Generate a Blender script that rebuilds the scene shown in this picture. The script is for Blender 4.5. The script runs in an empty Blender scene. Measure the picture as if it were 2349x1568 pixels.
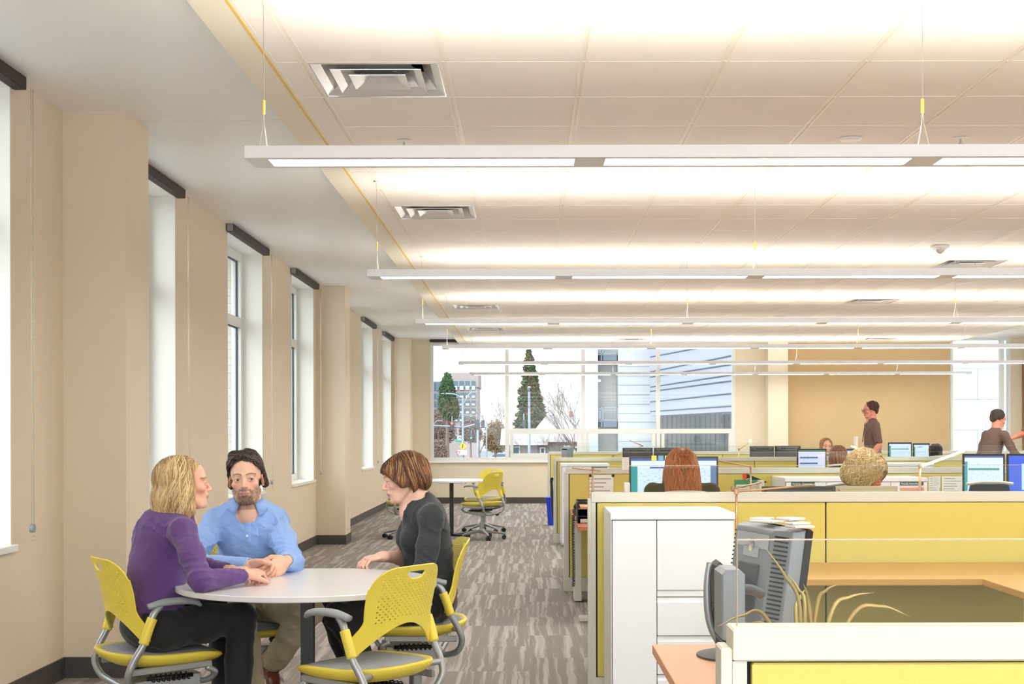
import bpy, bmesh, math, random
import numpy as np
from mathutils import Vector, Matrix

random.seed(7)
np.random.seed(7)
PI = math.pi
SC = bpy.context.scene
COL = SC.collection

# ---------------------------------------------------------------- camera
H, F, VX, VY, W, HT = 1.36, 3075.0, 1214.0, 992.0, 2349.0, 1568.0
cam_d = bpy.data.cameras.new('camera')
cam = bpy.data.objects.new('camera', cam_d)
COL.objects.link(cam)
cam_d.sensor_width = 36.0
cam_d.lens = F / W * 36.0
cam_d.shift_x = (W / 2 - VX) / W
cam_d.shift_y = (VY - HT / 2) / W
cam_d.clip_start, cam_d.clip_end = 0.05, 900
cam.location = (0, 0, H)
cam.matrix_world = Matrix.Translation((0, 0, H)) @ Matrix.Rotation(PI / 2, 4, 'X') @ Matrix.Rotation(math.radians(-0.12), 4, 'Z')
SC.camera = cam

# ---------------------------------------------------------------- sky, daylight, exposure
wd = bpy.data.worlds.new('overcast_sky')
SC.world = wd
wd.use_nodes = True
wnt = wd.node_tree
wbg = wnt.nodes['Background']
wtc = wnt.nodes.new('ShaderNodeTexCoord')
wno = wnt.nodes.new('ShaderNodeTexNoise')
wno.inputs['Scale'].default_value = 2.2
wno.inputs['Detail'].default_value = 5
wrp = wnt.nodes.new('ShaderNodeValToRGB')
wrp.color_ramp.elements[0].color = (0.86, 0.93, 1.0, 1)
wrp.color_ramp.elements[1].color = (1.0, 1.0, 1.0, 1)
wnt.links.new(wtc.outputs['Generated'], wno.inputs['Vector'])
wnt.links.new(wno.outputs['Fac'], wrp.inputs['Fac'])
wnt.links.new(wrp.outputs['Color'], wbg.inputs['Color'])
# overcast, plus a brighter lobe added low behind-left of camera to light the room
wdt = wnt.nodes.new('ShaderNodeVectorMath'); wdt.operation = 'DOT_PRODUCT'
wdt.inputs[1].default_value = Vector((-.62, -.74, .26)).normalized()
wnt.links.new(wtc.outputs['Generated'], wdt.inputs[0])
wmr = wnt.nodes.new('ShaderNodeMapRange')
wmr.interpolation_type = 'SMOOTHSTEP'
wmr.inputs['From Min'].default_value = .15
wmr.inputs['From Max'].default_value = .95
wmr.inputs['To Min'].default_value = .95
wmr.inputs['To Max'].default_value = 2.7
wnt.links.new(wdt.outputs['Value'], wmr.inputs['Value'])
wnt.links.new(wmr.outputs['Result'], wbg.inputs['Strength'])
SC.view_settings.view_transform = 'Standard'
SC.view_settings.look = 'None'
SC.view_settings.gamma = 1.0
SC.view_settings.use_curve_mapping = False
SC.view_settings.exposure = 0.94
SC.cycles.use_denoising = True
SC.cycles.max_bounces = 10
SC.cycles.diffuse_bounces = 6
SC.cycles.transparent_max_bounces = 24
SC.cycles.caustics_reflective = False
SC.cycles.caustics_refractive = False
SC.cycles.sample_clamp_indirect = 6.0
LAMP_DOWN, LAMP_UP = 14.0, 7.6        # emission of the pendant lamps

# ---------------------------------------------------------------- small helpers
def V(*a):
    return Vector(a)

def at(x, y, Y):
    """a point of the place from where it shows in the photograph and its distance"""
    return Vector(((x - VX) * Y / F, Y, H - (y - VY) * Y / F))

def lin(c):
    return tuple(((v / 255) / 12.92 if v / 255 <= .04045 else ((v / 255 + .055) / 1.055) ** 2.4) for v in c)

MATS = {}
def mat(name, rgb, rough=.5, metal=0.0, bump=0.0, bscale=60, var=.04, emit=0.0, spec=.5, vcol=False, tint=None, stretch=None):
    """procedural material: base colour with a little noise in tone and roughness, optional bump"""
    if name in MATS:
        return MATS[name]
    m = bpy.data.materials.new(name)
    m.use_nodes = True
    nt = m.node_tree
    b = nt.nodes['Principled BSDF']
    c = lin(rgb)
    tc = nt.nodes.new('ShaderNodeTexCoord')
    no = nt.nodes.new('ShaderNodeTexNoise')
    no.inputs['Scale'].default_value = bscale
    no.inputs['Detail'].default_value = 4
    if stretch:
        mp = nt.nodes.new('ShaderNodeMapping')
        mp.inputs['Scale'].default_value = stretch
        nt.links.new(tc.outputs['Object'], mp.inputs['Vector'])
        nt.links.new(mp.outputs['Vector'], no.inputs['Vector'])
    else:
        nt.links.new(tc.outputs['Object'], no.inputs['Vector'])
    mx = nt.nodes.new('ShaderNodeMix')
    mx.data_type = 'RGBA'
    c2 = lin(tint) if tint else tuple(v * (1 - var) for v in c)
    c1 = c if tint else tuple(min(1, v * (1 + var)) for v in c)
    mx.inputs[6].default_value = (*c1, 1)
    mx.inputs[7].default_value = (*c2, 1)
    nt.links.new(no.outputs['Fac'], mx.inputs[0])
    out = mx.outputs[2]
    if vcol:
        at_ = nt.nodes.new('ShaderNodeAttribute')
        at_.attribute_name = 'Col'
        m2 = nt.nodes.new('ShaderNodeMix')
        m2.data_type = 'RGBA'
        m2.blend_type = 'MULTIPLY'
        m2.inputs[0].default_value = 1
        nt.links.new(out, m2.inputs[6])
        nt.links.new(at_.outputs['Color'], m2.inputs[7])
        out = m2.outputs[2]
    nt.links.new(out, b.inputs['Base Color'])
    b.inputs['Roughness'].default_value = rough
    b.inputs['Metallic'].default_value = metal
    b.inputs['Specular IOR Level'].default_value = spec
    if emit:
        nt.links.new(out, b.inputs['Emission Color'])
        b.inputs['Emission Strength'].default_value = emit
    if bump:
        bp = nt.nodes.new('ShaderNodeBump')
        bp.inputs['Strength'].default_value = bump
        bp.inputs['Distance'].default_value = .01
        nt.links.new(no.outputs['Fac'], bp.inputs['Height'])
        nt.links.new(bp.outputs['Normal'], b.inputs['Normal'])
    MATS[name] = m
    return m

def glass_mat(name, tint=(1, 1, 1), refl=.06):
    m = bpy.data.materials.new(name)
    m.use_nodes = True
    nt = m.node_tree
    for n in list(nt.nodes):
        nt.nodes.remove(n)
    o = nt.nodes.new('ShaderNodeOutputMaterial')
    mx = nt.nodes.new('ShaderNodeMixShader')
    tr = nt.nodes.new('ShaderNodeBsdfTransparent')
    tr.inputs['Color'].default_value = (*tint, 1)
    gl = nt.nodes.new('ShaderNodeBsdfGlossy')
    gl.inputs['Roughness'].default_value = .01
    lw = nt.nodes.new('ShaderNodeLayerWeight')
    pw = nt.nodes.new('ShaderNodeMath'); pw.operation = 'POWER'; pw.inputs[1].default_value = 5.0
    ml = nt.nodes.new('ShaderNodeMath'); ml.operation = 'MULTIPLY_ADD'; ml.inputs[1].default_value = .55; ml.inputs[2].default_value = refl * .5
    lw.inputs['Blend'].default_value = .5
    nt.links.new(lw.outputs['Facing'], pw.inputs[0]); nt.links.new(pw.outputs[0], ml.inputs[0]); nt.links.new(ml.outputs[0], mx.inputs[0])
    nt.links.new(tr.outputs[0], mx.inputs[1])
    nt.links.new(gl.outputs[0], mx.inputs[2])
    nt.links.new(mx.outputs[0], o.inputs['Surface'])
    MATS[name] = m
    return m

def tag(o, label=None, cat=None, group=None, kind=None):
    if label: o['label'] = label
    if cat: o['category'] = cat
    if group: o['group'] = group
    if kind: o['kind'] = kind
    return o

def thing(name, label, cat, loc=(0, 0, 0), rz=0.0, group=None):
    o = bpy.data.objects.new(name, None)
    o.empty_display_size = .1
    COL.objects.link(o)
    o.location = loc
    o.rotation_euler = (0, 0, rz)
    return tag(o, label, cat, group)

def link_mesh(name, me, m, parent=None, smooth=False):
    o = bpy.data.objects.new(name, me)
    COL.objects.link(o)
    for q in (m if isinstance(m, (list, tuple)) else [m]):
        me.materials.append(q)
    if smooth:
        me.shade_smooth()
    if parent is not None:
        o.parent = parent
    return o

def copy_tree(o, parent=None):
    c = o.copy()
    COL.objects.link(c)
    c.parent = parent
    for ch in list(o.children):
        copy_tree(ch, c)
    return c

class MB:
    """collects simple shapes and links them as ONE mesh object"""
    def __init__(s):
        s.v, s.f, s.mi = [], [], []
        s.cur = 0
    def add(s, vs, fs):
        n = len(s.v)
        s.v += [tuple(p) for p in vs]
        s.f += [tuple(i + n for i in f) for f in fs]
        s.mi += [s.cur] * len(fs)
        return s
    def box(s, lo, hi, rot=None, piv=None, bev=0.0):
        x0, y0, z0 = lo
        x1, y1, z1 = hi
        if bev > 0:
            e = bev
            rs = []
            for z, d in ((z0, e), (z0 + e, 0), (z1 - e, 0), (z1, e)):
                rs.append([(x0 + d + e * .3, y0 + d, z), (x1 - d - e * .3, y0 + d, z), (x1 - d, y0 + d + e * .3, z), (x1 - d, y1 - d - e * .3, z),
                           (x1 - d - e * .3, y1 - d, z), (x0 + d + e * .3, y1 - d, z), (x0 + d, y1 - d - e * .3, z), (x0 + d, y0 + d + e * .3, z)])
            vs = [p for r in rs for p in r]
            fs = [tuple(range(7, -1, -1)), tuple(range(24, 32))]
            for k in range(3):
                for i in range(8):
                    j = (i + 1) % 8
                    fs.append((k * 8 + i, k * 8 + j, k * 8 + 8 + j, k * 8 + 8 + i))
        else:
            vs = [(x0, y0, z0), (x1, y0, z0), (x1, y1, z0), (x0, y1, z0), (x0, y0, z1), (x1, y0, z1), (x1, y1, z1), (x0, y1, z1)]
            fs = [(0, 3, 2, 1), (4, 5, 6, 7), (0, 1, 5, 4), (1, 2, 6, 5), (2, 3, 7, 6), (3, 0, 4, 7)]
        if rot is not None:
            p = Vector(piv if piv is not None else ((x0 + x1) / 2, (y0 + y1) / 2, (z0 + z1) / 2))
            vs = [rot @ (Vector(q) - p) + p for q in vs]
        return s.add(vs, fs)
    def cyl(s, a, b, r0, r1=None, n=16, caps=True):
        r1 = r0 if r1 is None else r1
        a, b = Vector(a), Vector(b)
        d = (b - a).normalized()
        u = d.orthogonal().normalized()
        w = d.cross(u)
        vs, fs = [], []
        for p, r in ((a, r0), (b, r1)):
            vs += [p + (u * math.cos(2 * PI * i / n) + w * math.sin(2 * PI * i / n)) * r for i in range(n)]
        for i in range(n):
            j = (i + 1) % n
            fs.append((i, j, n + j, n + i))
        if caps:
            fs += [tuple(range(n - 1, -1, -1)), tuple(range(n, 2 * n))]
        return s.add(vs, fs)
    def tube(s, pts, r, n=10, sub=6, caps=True, closed=False, flat=None):
        """swept round bar through points (Catmull-Rom); r number or list; flat=(a,b) scales the section"""
        P = [Vector(p) for p in pts]
        R = r if isinstance(r, (list, tuple)) else [r] * len(P)
        C, CR = [], []
        if sub <= 1:
            C, CR = P, list(R)
        else:
            m = len(P)
            seg = m if closed else m - 1
            for i in range(seg):
                p0 = P[(i - 1) % m] if (closed or i > 0) else P[0] * 2 - P[1]
                p1, p2 = P[i], P[(i + 1) % m]
                p3 = P[(i + 2) % m] if (closed or i + 2 < m) else P[-1] * 2 - P[-2]
                for k in range(sub):
                    t = k / sub
                    C.append(.5 * ((2 * p1) + (p2 - p0) * t + (2 * p0 - 5 * p1 + 4 * p2 - p3) * t * t + (3 * p1 - p0 - 3 * p2 + p3) * t ** 3))
                    CR.append(R[i] * (1 - t) + R[(i + 1) % m] * t)
            if not closed:
                C.append(P[-1])
                CR.append(R[-1])
        m = len(C)
        T = []
        for i in range(m):
            if closed:
                t = C[(i + 1) % m] - C[i - 1]
            else:
                t = C[min(i + 1, m - 1)] - C[max(i - 1, 0)]
            T.append(t.normalized() if t.length > 1e-9 else Vector((0, 0, 1)))
        u = T[0].orthogonal().normalized()
        if abs(T[0].z) < .9:
            u = (Vector((0, 0, 1)) - T[0] * T[0].z).normalized()
        vs, fs = [], []
        fa, fb = flat or (1, 1)
        for i in range(m):
            u = (u - T[i] * u.dot(T[i]))
            u = u.normalized() if u.length > 1e-6 else T[i].orthogonal().normalized()
            w = T[i].cross(u)
            vs += [C[i] + (u * math.cos(2 * PI * k / n) * fa + w * math.sin(2 * PI * k / n) * fb) * CR[i] for k in range(n)]
        for i in range(m if closed else m - 1):
            j = (i + 1) % m
            for k in range(n):
                l = (k + 1) % n
                fs.append((i * n + k, i * n + l, j * n + l, j * n + k))
        if caps and not closed:
            fs += [tuple(range(n - 1, -1, -1)), tuple(range((m - 1) * n, m * n))]
        return s.add(vs, fs)
    def lathe(s, c, prof, n=24, axis='z'):
        """prof list of (r, h) from bottom to top round the axis through c"""
        c = Vector(c)
        vs, fs = [], []
        for r, h in prof:
            for i in range(n):
                a = 2 * PI * i / n
                p = (r * math.cos(a), r * math.sin(a), h)
                if axis == 'x': p = (p[2], p[0], p[1])
                if axis == 'y': p = (p[1], p[2], p[0])
                vs.append(c + Vector(p))
        m = len(prof)
        for k in range(m - 1):
            for i in range(n):
                j = (i + 1) % n
                fs.append((k * n + i, k * n + j, k * n + n + j, k * n + n + i))
        fs += [tuple(range(n - 1, -1, -1)), tuple(range((m - 1) * n, m * n))]
        return s.add(vs, fs)
    def loft(s, rings, closed=True, caps=True):
        n = len(rings[0])
        vs = [p for r in rings for p in r]
        fs = []
        for k in range(len(rings) - 1):
            for i in range(n if closed else n - 1):
                j = (i + 1) % n
                fs.append((k * n + i, k * n + j, k * n + n + j, k * n + n + i))
        if caps:
            fs += [tuple(range(n - 1, -1, -1)), tuple(range((len(rings) - 1) * n, len(rings) * n))]
        return s.add(vs, fs)
    def quad(s, a, b, c, d):
        return s.add([a, b, c, d], [(0, 1, 2, 3)])
    def build(s, name, m, parent=None, smooth=False, bevel=0.0, auto=False):
        me = bpy.data.meshes.new(name)
        me.from_pydata([tuple(p) for p in s.v], [], s.f)
        me.update()
        o = link_mesh(name, me, m, parent)
        if s.cur or any(s.mi):
            me.polygons.foreach_set('material_index', s.mi)
        if smooth:
            me.shade_smooth()
        if auto:
            me.shade_smooth()
            me.set_sharp_from_angle(angle=math.radians(35))
        if bevel:
            md = o.modifiers.new('bevel', 'BEVEL')
            md.width = bevel
            md.segments = 2
            md.limit_method = 'ANGLE'
        return o

def text_mesh(s, size, m, parent, loc, rot=(PI / 2, 0, 0), name='lettering', align='LEFT', depth=.0006, bold=0.0):
    cu = bpy.data.curves.new(name, 'FONT')
    cu.body = s
    cu.size = size
    cu.align_x = align
    cu.extrude = depth
    cu.offset = bold
    o = bpy.data.objects.new(name, cu)
    me = bpy.data.meshes.new_from_object(o)
    bpy.data.objects.remove(o)
    o = bpy.data.objects.new(name, me)
    COL.objects.link(o)
    me.materials.clear()
    me.materials.append(m)
    o.parent = parent
    o.location = loc
    o.rotation_euler = rot
    return o
# ---------------------------------------------------------------- materials
M = {}
M['wall'] = mat('painted_wall', (225, 212, 190), .7, bump=.05, bscale=180, var=.012)
M['wall_pale'] = mat('pale_painted_wall', (228, 218, 198), .7, bump=.05, bscale=180, var=.012)
M['wall_tan'] = mat('tan_painted_wall', (202, 176, 134), .75, bump=.05, bscale=180, var=.012)
M['ceil'] = mat('painted_ceiling', (246, 247, 247), .4, bump=.02, bscale=90, var=.01)
M['border'] = mat('ceiling_border', (242, 234, 214), .55, bump=.02, var=.01)
M['tbar'] = mat('white_ceiling_bar', (244, 238, 226), .5)
M['reveal'] = mat('warm_reveal_trim', (236, 196, 96), .5)
M['white'] = mat('white_paint', (238, 238, 234), .4, var=.01)
M['whitemetal'] = mat('white_powder_coat', (236, 240, 245), .32, var=.01)
M['jamb'] = mat('white_window_jamb', (240, 240, 234), .5, var=.01)
M['frame'] = mat('aluminium_window_frame', (228, 230, 228), .4, metal=.1)
M['gasket'] = mat('dark_window_gasket', (60, 72, 76), .5)
M['blind'] = mat('dark_blind_cassette', (52, 38, 38), .6)
M['chain'] = mat('steel_bead_chain', (190, 185, 175), .3, metal=.8)
M['base'] = mat('charcoal_rubber_base', (72, 68, 66), .45, var=.05)
M['brick'] = mat('pale_brick', (216, 205, 190), .8, bump=.3, bscale=40)
M['cream'] = mat('cream_panel_trim', (208, 206, 194), .38, var=.01)
M['yfab'] = mat('yellow_panel_fabric', (212, 198, 108), .85, bump=.25, bscale=700, var=.06)
M['yplastic'] = mat('yellow_plastic', (230, 212, 80), .42, var=.01)
M['silver'] = mat('silver_powder_coat', (166, 170, 174), .35, metal=.55, var=.02)
M['grey'] = mat('grey_plastic', (150, 156, 160), .45, var=.02)
M['mesh'] = mat('grey_seat_mesh', (164, 168, 176), .7, bump=.5, bscale=500, var=.12)
M['chrome'] = mat('polished_chrome', (215, 215, 215), .12, metal=1.0)
M['black'] = mat('black_plastic', (28, 28, 30), .42, var=.1)
M['legblack'] = mat('black_table_leg', (42, 44, 46), .45, var=.05)
M['red'] = mat('red_plastic', (205, 30, 35), .4)
M['laminate'] = mat('white_laminate', (226, 227, 232), .22, var=.01)
M['bronze'] = mat('satin_bronze', (196, 160, 120), .28, metal=.75, var=.03)
M['darkgrey'] = mat('dark_grey_plastic', (70, 72, 76), .5)
M['dell'] = mat('graphite_monitor_shell', (140, 150, 160), .35, metal=.25)
M['paper'] = mat('white_paper', (240, 240, 236), .8, var=.01)
M['ink'] = mat('grey_print', (150, 152, 156), .8)
M['plate'] = mat('green_name_plate', (58, 92, 88), .5)
M['blue'] = mat('blue_bin_plastic', (30, 66, 205), .4)
M['cable'] = mat('dark_cable', (30, 46, 62), .5)
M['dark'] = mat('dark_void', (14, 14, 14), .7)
M['emit_down'] = mat('lamp_diffuser_below', (255, 250, 242), .5, emit=LAMP_DOWN)
M['emit_up'] = mat('lamp_diffuser_above', (255, 248, 238), .5, emit=LAMP_UP)
M['lamp_on'] = mat('lit_task_lamp', (255, 246, 225), .5, emit=4.0)
M['polish'] = mat('polished_diffuser_metal', (232, 230, 228), .22, metal=.45)
glass_mat('window_glass', (.97, .99, 1), .03)
glass_mat('partition_glass', (.965, .985, .975), .02)
M['glass'] = MATS['window_glass']
M['pglass'] = MATS['partition_glass']
M['glassedge'] = mat('polished_glass_edge', (186, 168, 142), .25, var=.02)

def tiles_material():
    m = mat('acoustic_ceiling_tile', (246, 240, 232), .85, bump=.12, bscale=260, var=.015)
    return m
M['tile'] = tiles_material()

def wood(name, a, b, rough=.35):
    m = mat(name, a, rough, bump=.05, bscale=9, tint=b, stretch=(1.0, 14.0, 30.0))
    return m
M['wood'] = wood('oak_desk_laminate', (206, 164, 88), (184, 136, 66))
M['woodpeach'] = wood('peach_desk_laminate', (228, 168, 122), (222, 158, 110))
M['woodred'] = wood('red_brown_desk_laminate', (190, 112, 80), (178, 100, 70))

def carpet():
    m = bpy.data.materials.new('striped_carpet_tile')
    m.use_nodes = True
    nt = m.node_tree
    N, L = nt.nodes, nt.links
    b = N['Principled BSDF']
    tc = N.new('ShaderNodeTexCoord')
    sep = N.new('ShaderNodeSeparateXYZ')
    L.new(tc.outputs['Object'], sep.inputs[0])
    def mth(op, a, bb=None, c=None):
        n = N.new('ShaderNodeMath')
        n.operation = op
        for i, q in enumerate((a, bb, c)):
            if q is None: continue
            if isinstance(q, (int, float)): n.inputs[i].default_value = q
            else: L.new(q, n.inputs[i])
        return n.outputs[0]
    # planks of carpet 0.25 m wide, 1 m long, ashlar laid
    ix = mth('FLOOR', mth('DIVIDE', sep.outputs['X'], .5))
    off = mth('MULTIPLY', mth('FRACT', mth('MULTIPLY', ix, .5)), .9)
    iy = mth('FLOOR', mth('DIVIDE', mth('ADD', sep.outputs['Y'], off), .9))
    cmb = N.new('ShaderNodeCombineXYZ')
    L.new(ix, cmb.inputs[0]); L.new(iy, cmb.inputs[1])
    wn = N.new('ShaderNodeTexWhiteNoise')
    L.new(cmb.outputs[0], wn.inputs['Vector'])
    shift = mth('MULTIPLY', wn.outputs['Value'], 37.0)
    # wobble of the stripes along the run
    wob = N.new('ShaderNodeTexNoise')
    wob.inputs['Scale'].default_value = 1.0
    wob.inputs['Detail'].default_value = 4
    wmp = N.new('ShaderNodeMapping')
    wmp.inputs['Scale'].default_value = (2, 2.6, 1)
    wv = N.new('ShaderNodeCombineXYZ')
    L.new(mth('ADD', sep.outputs['X'], shift), wv.inputs[0]); L.new(sep.outputs['Y'], wv.inputs[1])
    L.new(wv.outputs[0], wmp.inputs[0]); L.new(wmp.outputs[0], wob.inputs['Vector'])
    xx = mth('ADD', mth('ADD', sep.outputs['X'], shift), mth('MULTIPLY', mth('SUBTRACT', wob.outputs['Fac'], .5), .05))
    sv = N.new('ShaderNodeCombineXYZ')
    L.new(xx, sv.inputs[0]); L.new(mth('MULTIPLY', sep.outputs['Y'], .02), sv.inputs[1])
    st = N.new('ShaderNodeTexNoise')
    st.inputs['Scale'].default_value = 19.0
    st.inputs['Detail'].default_value = 3
    st.inputs['Roughness'].default_value = .62
    L.new(sv.outputs[0], st.inputs['Vector'])
    rp = N.new('ShaderNodeValToRGB')
    e = rp.color_ramp.elements
    e[0].position, e[0].color = .40, (*lin((136, 129, 125)), 1)
    e[1].position, e[1].color = .66, (*lin((186, 182, 181)), 1)
    n1 = e.new(.50); n1.color = (*lin((142, 133, 128)), 1)
    n2 = e.new(.545); n2.color = (*lin((168, 161, 158)), 1)
    L.new(st.outputs['Fac'], rp.inputs[0])
    # fine ribs of the loop pile
    rb = N.new('ShaderNodeTexNoise')
    rb.inputs['Scale'].default_value = 1
    rb.inputs['Detail'].default_value = 2
    rmp = N.new('ShaderNodeMapping')
    rmp.inputs['Scale'].default_value = (330, 60, 1)
    L.new(tc.outputs['Object'], rmp.inputs[0]); L.new(rmp.outputs[0], rb.inputs['Vector'])
    mx = N.new('ShaderNodeMix'); mx.data_type = 'RGBA'; mx.blend_type = 'MULTIPLY'
    mx.inputs[0].default_value = .55
    rr = N.new('ShaderNodeValToRGB')
    rr.color_ramp.elements[0].position, rr.color_ramp.elements[0].color = .3, (.62, .6, .6, 1)
    rr.color_ramp.elements[1].position, rr.color_ramp.elements[1].color = .7, (1.15, 1.15, 1.15, 1)
    L.new(rb.outputs['Fac'], rr.inputs[0])
    L.new(rp.outputs[0], mx.inputs[6]); L.new(rr.outputs[0], mx.inputs[7])
    # each tile a shade of its own
    tv = N.new('ShaderNodeMix'); tv.data_type = 'RGBA'; tv.blend_type = 'MULTIPLY'
    tv.inputs[0].default_value = 1
    sh = mth('MULTIPLY_ADD', wn.outputs['Value'], .12, .92)
    cc = N.new('ShaderNodeCombineColor')
    for i in range(3): L.new(sh, cc.inputs[i])
    L.new(mx.outputs[2], tv.inputs[6]); L.new(cc.outputs[0], tv.inputs[7])
    L.new(tv.outputs[2], b.inputs['Base Color'])
    b.inputs['Roughness'].default_value = .75
    bp = N.new('ShaderNodeBump'); bp.inputs['Strength'].default_value = .4; bp.inputs['Distance'].default_value = .004
    L.new(rb.outputs['Fac'], bp.inputs['Height']); L.new(bp.outputs[0], b.inputs['Normal'])
    return m
M['carpet'] = carpet()

def cloth_mat(name, rgb, rough=.8, amp=.5, scale=7.0, weave=450):
    m = mat(name, rgb, rough, bump=.15, bscale=weave, var=.03)
    nt = m.node_tree; N, L = nt.nodes, nt.links
    b = N['Principled BSDF']; old = b.inputs['Normal'].links[0].from_node
    tc = N.new('ShaderNodeTexCoord'); no = N.new('ShaderNodeTexNoise')
    no.inputs['Scale'].default_value = scale; no.inputs['Detail'].default_value = 3; no.inputs['Distortion'].default_value = .8
    mp = N.new('ShaderNodeMapping'); mp.inputs['Scale'].default_value = (1, 1, 1.9)
    L.new(tc.outputs['Object'], mp.inputs[0]); L.new(mp.outputs[0], no.inputs['Vector'])
    bp = N.new('ShaderNodeBump'); bp.inputs['Strength'].default_value = amp; bp.inputs['Distance'].default_value = .02
    L.new(no.outputs['Fac'], bp.inputs['Height']); L.new(old.outputs['Normal'], bp.inputs['Normal']); L.new(bp.outputs['Normal'], b.inputs['Normal'])
    b.inputs['Sheen Weight'].default_value = .15
    return m
# ---------------------------------------------------------------- the room
ZT, ZP = 3.073, 3.16              # tile ceiling, perimeter ceiling
XW, XR, YF, YB = -2.60, 9.75, 25.87, -3.2
XE, XE2 = -1.353, 8.05            # drop edges of the tile ceiling
GX, GY, GS = -0.396, 6.86, 0.653  # ceiling grid

def struct(name, mb, m, parent=None, **k):
    o = mb.build(name, m, parent, **k)
    if parent is None:
        o['kind'] = 'structure'
    return o

struct('floor', MB().box((XW - .2, YB, -.12), (XR + .2, YF + .2, 0)), M['carpet'])

# left wall: inner leaf with window openings, brick leaf outside
LWIN = [(5.22, 6.72), (8.37, 9.85), (11.57, 13.06), (14.67, 16.15), (17.6, 19.08), (20.80, 22.28), (23.78, 25.22)]
ZS, ZH = .80, 3.10
def wall_with_holes(x0, x1, holes, z0, z1, ya, yb):
    mb = MB()
    y = ya
    for a, b in holes:
        mb.box((x0, y, 0), (x1, a, ZP))
        mb.box((x0, a, 0), (x1, b, z0))
        mb.box((x0, a, z1), (x1, b, ZP))
        y = b
    mb.box((x0, y, 0), (x1, yb, ZP))
    return mb
struct('wall_left', wall_with_holes(XW - .17, XW, LWIN, ZS, ZH, YB, YF), M['wall'])
brick_m = bpy.data.materials.new('white_brick_outside'); brick_m.use_nodes = True
_n, _l = brick_m.node_tree.nodes, brick_m.node_tree.links
_b = _n.new('ShaderNodeTexBrick'); _t = _n.new('ShaderNodeTexCoord'); _mp = _n.new('ShaderNodeMapping')
_mp.inputs['Rotation'].default_value = (PI / 2, 0, 0)
_b.inputs['Color1'].default_value = (*lin((226, 220, 208)), 1); _b.inputs['Color2'].default_value = (*lin((214, 206, 192)), 1)
_b.inputs['Mortar'].default_value = (*lin((176, 168, 156)), 1); _b.inputs['Scale'].default_value = 4.0
_b.inputs['Mortar Size'].default_value = .012; _b.inputs['Brick Width'].default_value = .8; _b.inputs['Row Height'].default_value = .3
_l.new(_t.outputs['Object'], _mp.inputs[0]); _l.new(_mp.outputs[0], _b.inputs[0]); _l.new(_b.outputs[0], _n['Principled BSDF'].inputs['Base Color'])
_n['Principled BSDF'].inputs['Roughness'].default_value = .85
struct('wall_left_outer', wall_with_holes(XW - .62, XW - .30, [(a - .02, b + .02) for a, b in LWIN], ZS - .05, ZH + .02, YB, YF + .5), brick_m)

def side_window(i, a, b):
    """a tall two-light window in the left wall: jamb lining, frame, transom, glass, sill"""
    w = thing('window_%d' % i, None, None, (XW, (a + b) / 2, ZS))
    w['kind'] = 'structure'
    oy, oz = (a + b) / 2, ZS
    def L_(mb, nm, m, **k):
        mb.v = [(p[0] - XW, p[1] - oy, p[2] - oz) for p in mb.v]
        return mb.build(nm, m, w, **k)
    x0, x1 = XW - .30, XW + .001
    j = MB()
    j.box((x0, a - .004, ZS), (x1, a + .004, ZH)).box((x0, b - .004, ZS), (x1, b + .004, ZH)).box((x0, a, ZH - .004), (x1, b, ZH + .004))
    L_(j, 'jamb_lining', M['jamb'])
    L_(MB().box((x0, a - .03, ZS - .032), (XW + .028, b + .03, ZS + .004), bev=.004), 'sill', M['jamb'])
    f = MB()
    fx0, fx1, t = XW - .27, XW - .19, .075
    ztr = 2.43
    f.box((fx0, a, ZS), (fx1, a + t, ZH)).box((fx0, b - t, ZS), (fx1, b, ZH))
    f.box((fx0, a + t, ZS), (fx1, b - t, ZS + t)).box((fx0, a + t, ZH - t), (fx1, b - t, ZH)).box((fx0, a + t, ztr - .045), (fx1, b - t, ztr + .045))
    fr = L_(f, 'frame', M['frame'], bevel=.004)
    g = MB()
    for z0, z1 in ((ZS + t, ztr - .045), (ztr + .045, ZH - t)):
        e = .012
        g.box((fx0 + .030, a + t, z0), (fx0 + .046, a + t + e, z1)).box((fx0 + .030, b - t - e, z0), (fx0 + .046, b - t, z1))
        g.box((fx0 + .030, a + t, z0), (fx0 + .046, b - t, z0 + e)).box((fx0 + .030, a + t, z1 - e), (fx0 + .046, b - t, z1))
    L_(g, 'gasket', M['gasket'])
    L_(MB().box((fx0 + .035, a + t, ZS + t), (fx0 + .041, b - t, ztr - .04)).box((fx0 + .035, a + t, ztr + .04), (fx0 + .041, b - t, ZH - t)), 'pane', M['glass'])
for i, (a, b) in enumerate(LWIN):
    side_window(i + 1, a, b)

# columns on the left wall
for i, (y0, y1) in enumerate(((7.48, 7.93), (16.38, 16.85), (25.32, YF))):
    struct('wall_left_pier' if i == 0 else 'wall_left_pier_%d' % (i + 1), MB().box((XW - .01, y0, 0), (-2.25, y1, ZP)), M['wall'])

# baseboards
bb = MB()
t, hb = .012, .115
cols = [(7.48, 7.93), (16.38, 16.85), (25.32, YF)]
y = YB
for y0, y1 in cols:
    bb.box((XW, y, 0), (XW + t, y0, hb))
    bb.box((XW, y0 - t, 0), (-2.25 + t, y0, hb))
    bb.box((-2.25, y0, 0), (-2.25 + t, min(y1, YF), hb))
    if y1 < YF:
        bb.box((XW, y1, 0), (-2.25 + t, y1 + t, hb))
    y = y1 + t
struct('baseboard_left', bb, M['base'])
struct('baseboard_far', MB().box((-2.238, YF - t, 0), (4.5, YF, hb)), M['base'])
struct('trim_1', MB().box((XW + t, 8.0, 0), (XW + t + .006, 16.3, .006)).box((XW + t, 17, 0), (XW + t + .006, 25.2, .006)), M['chain'])

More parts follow.
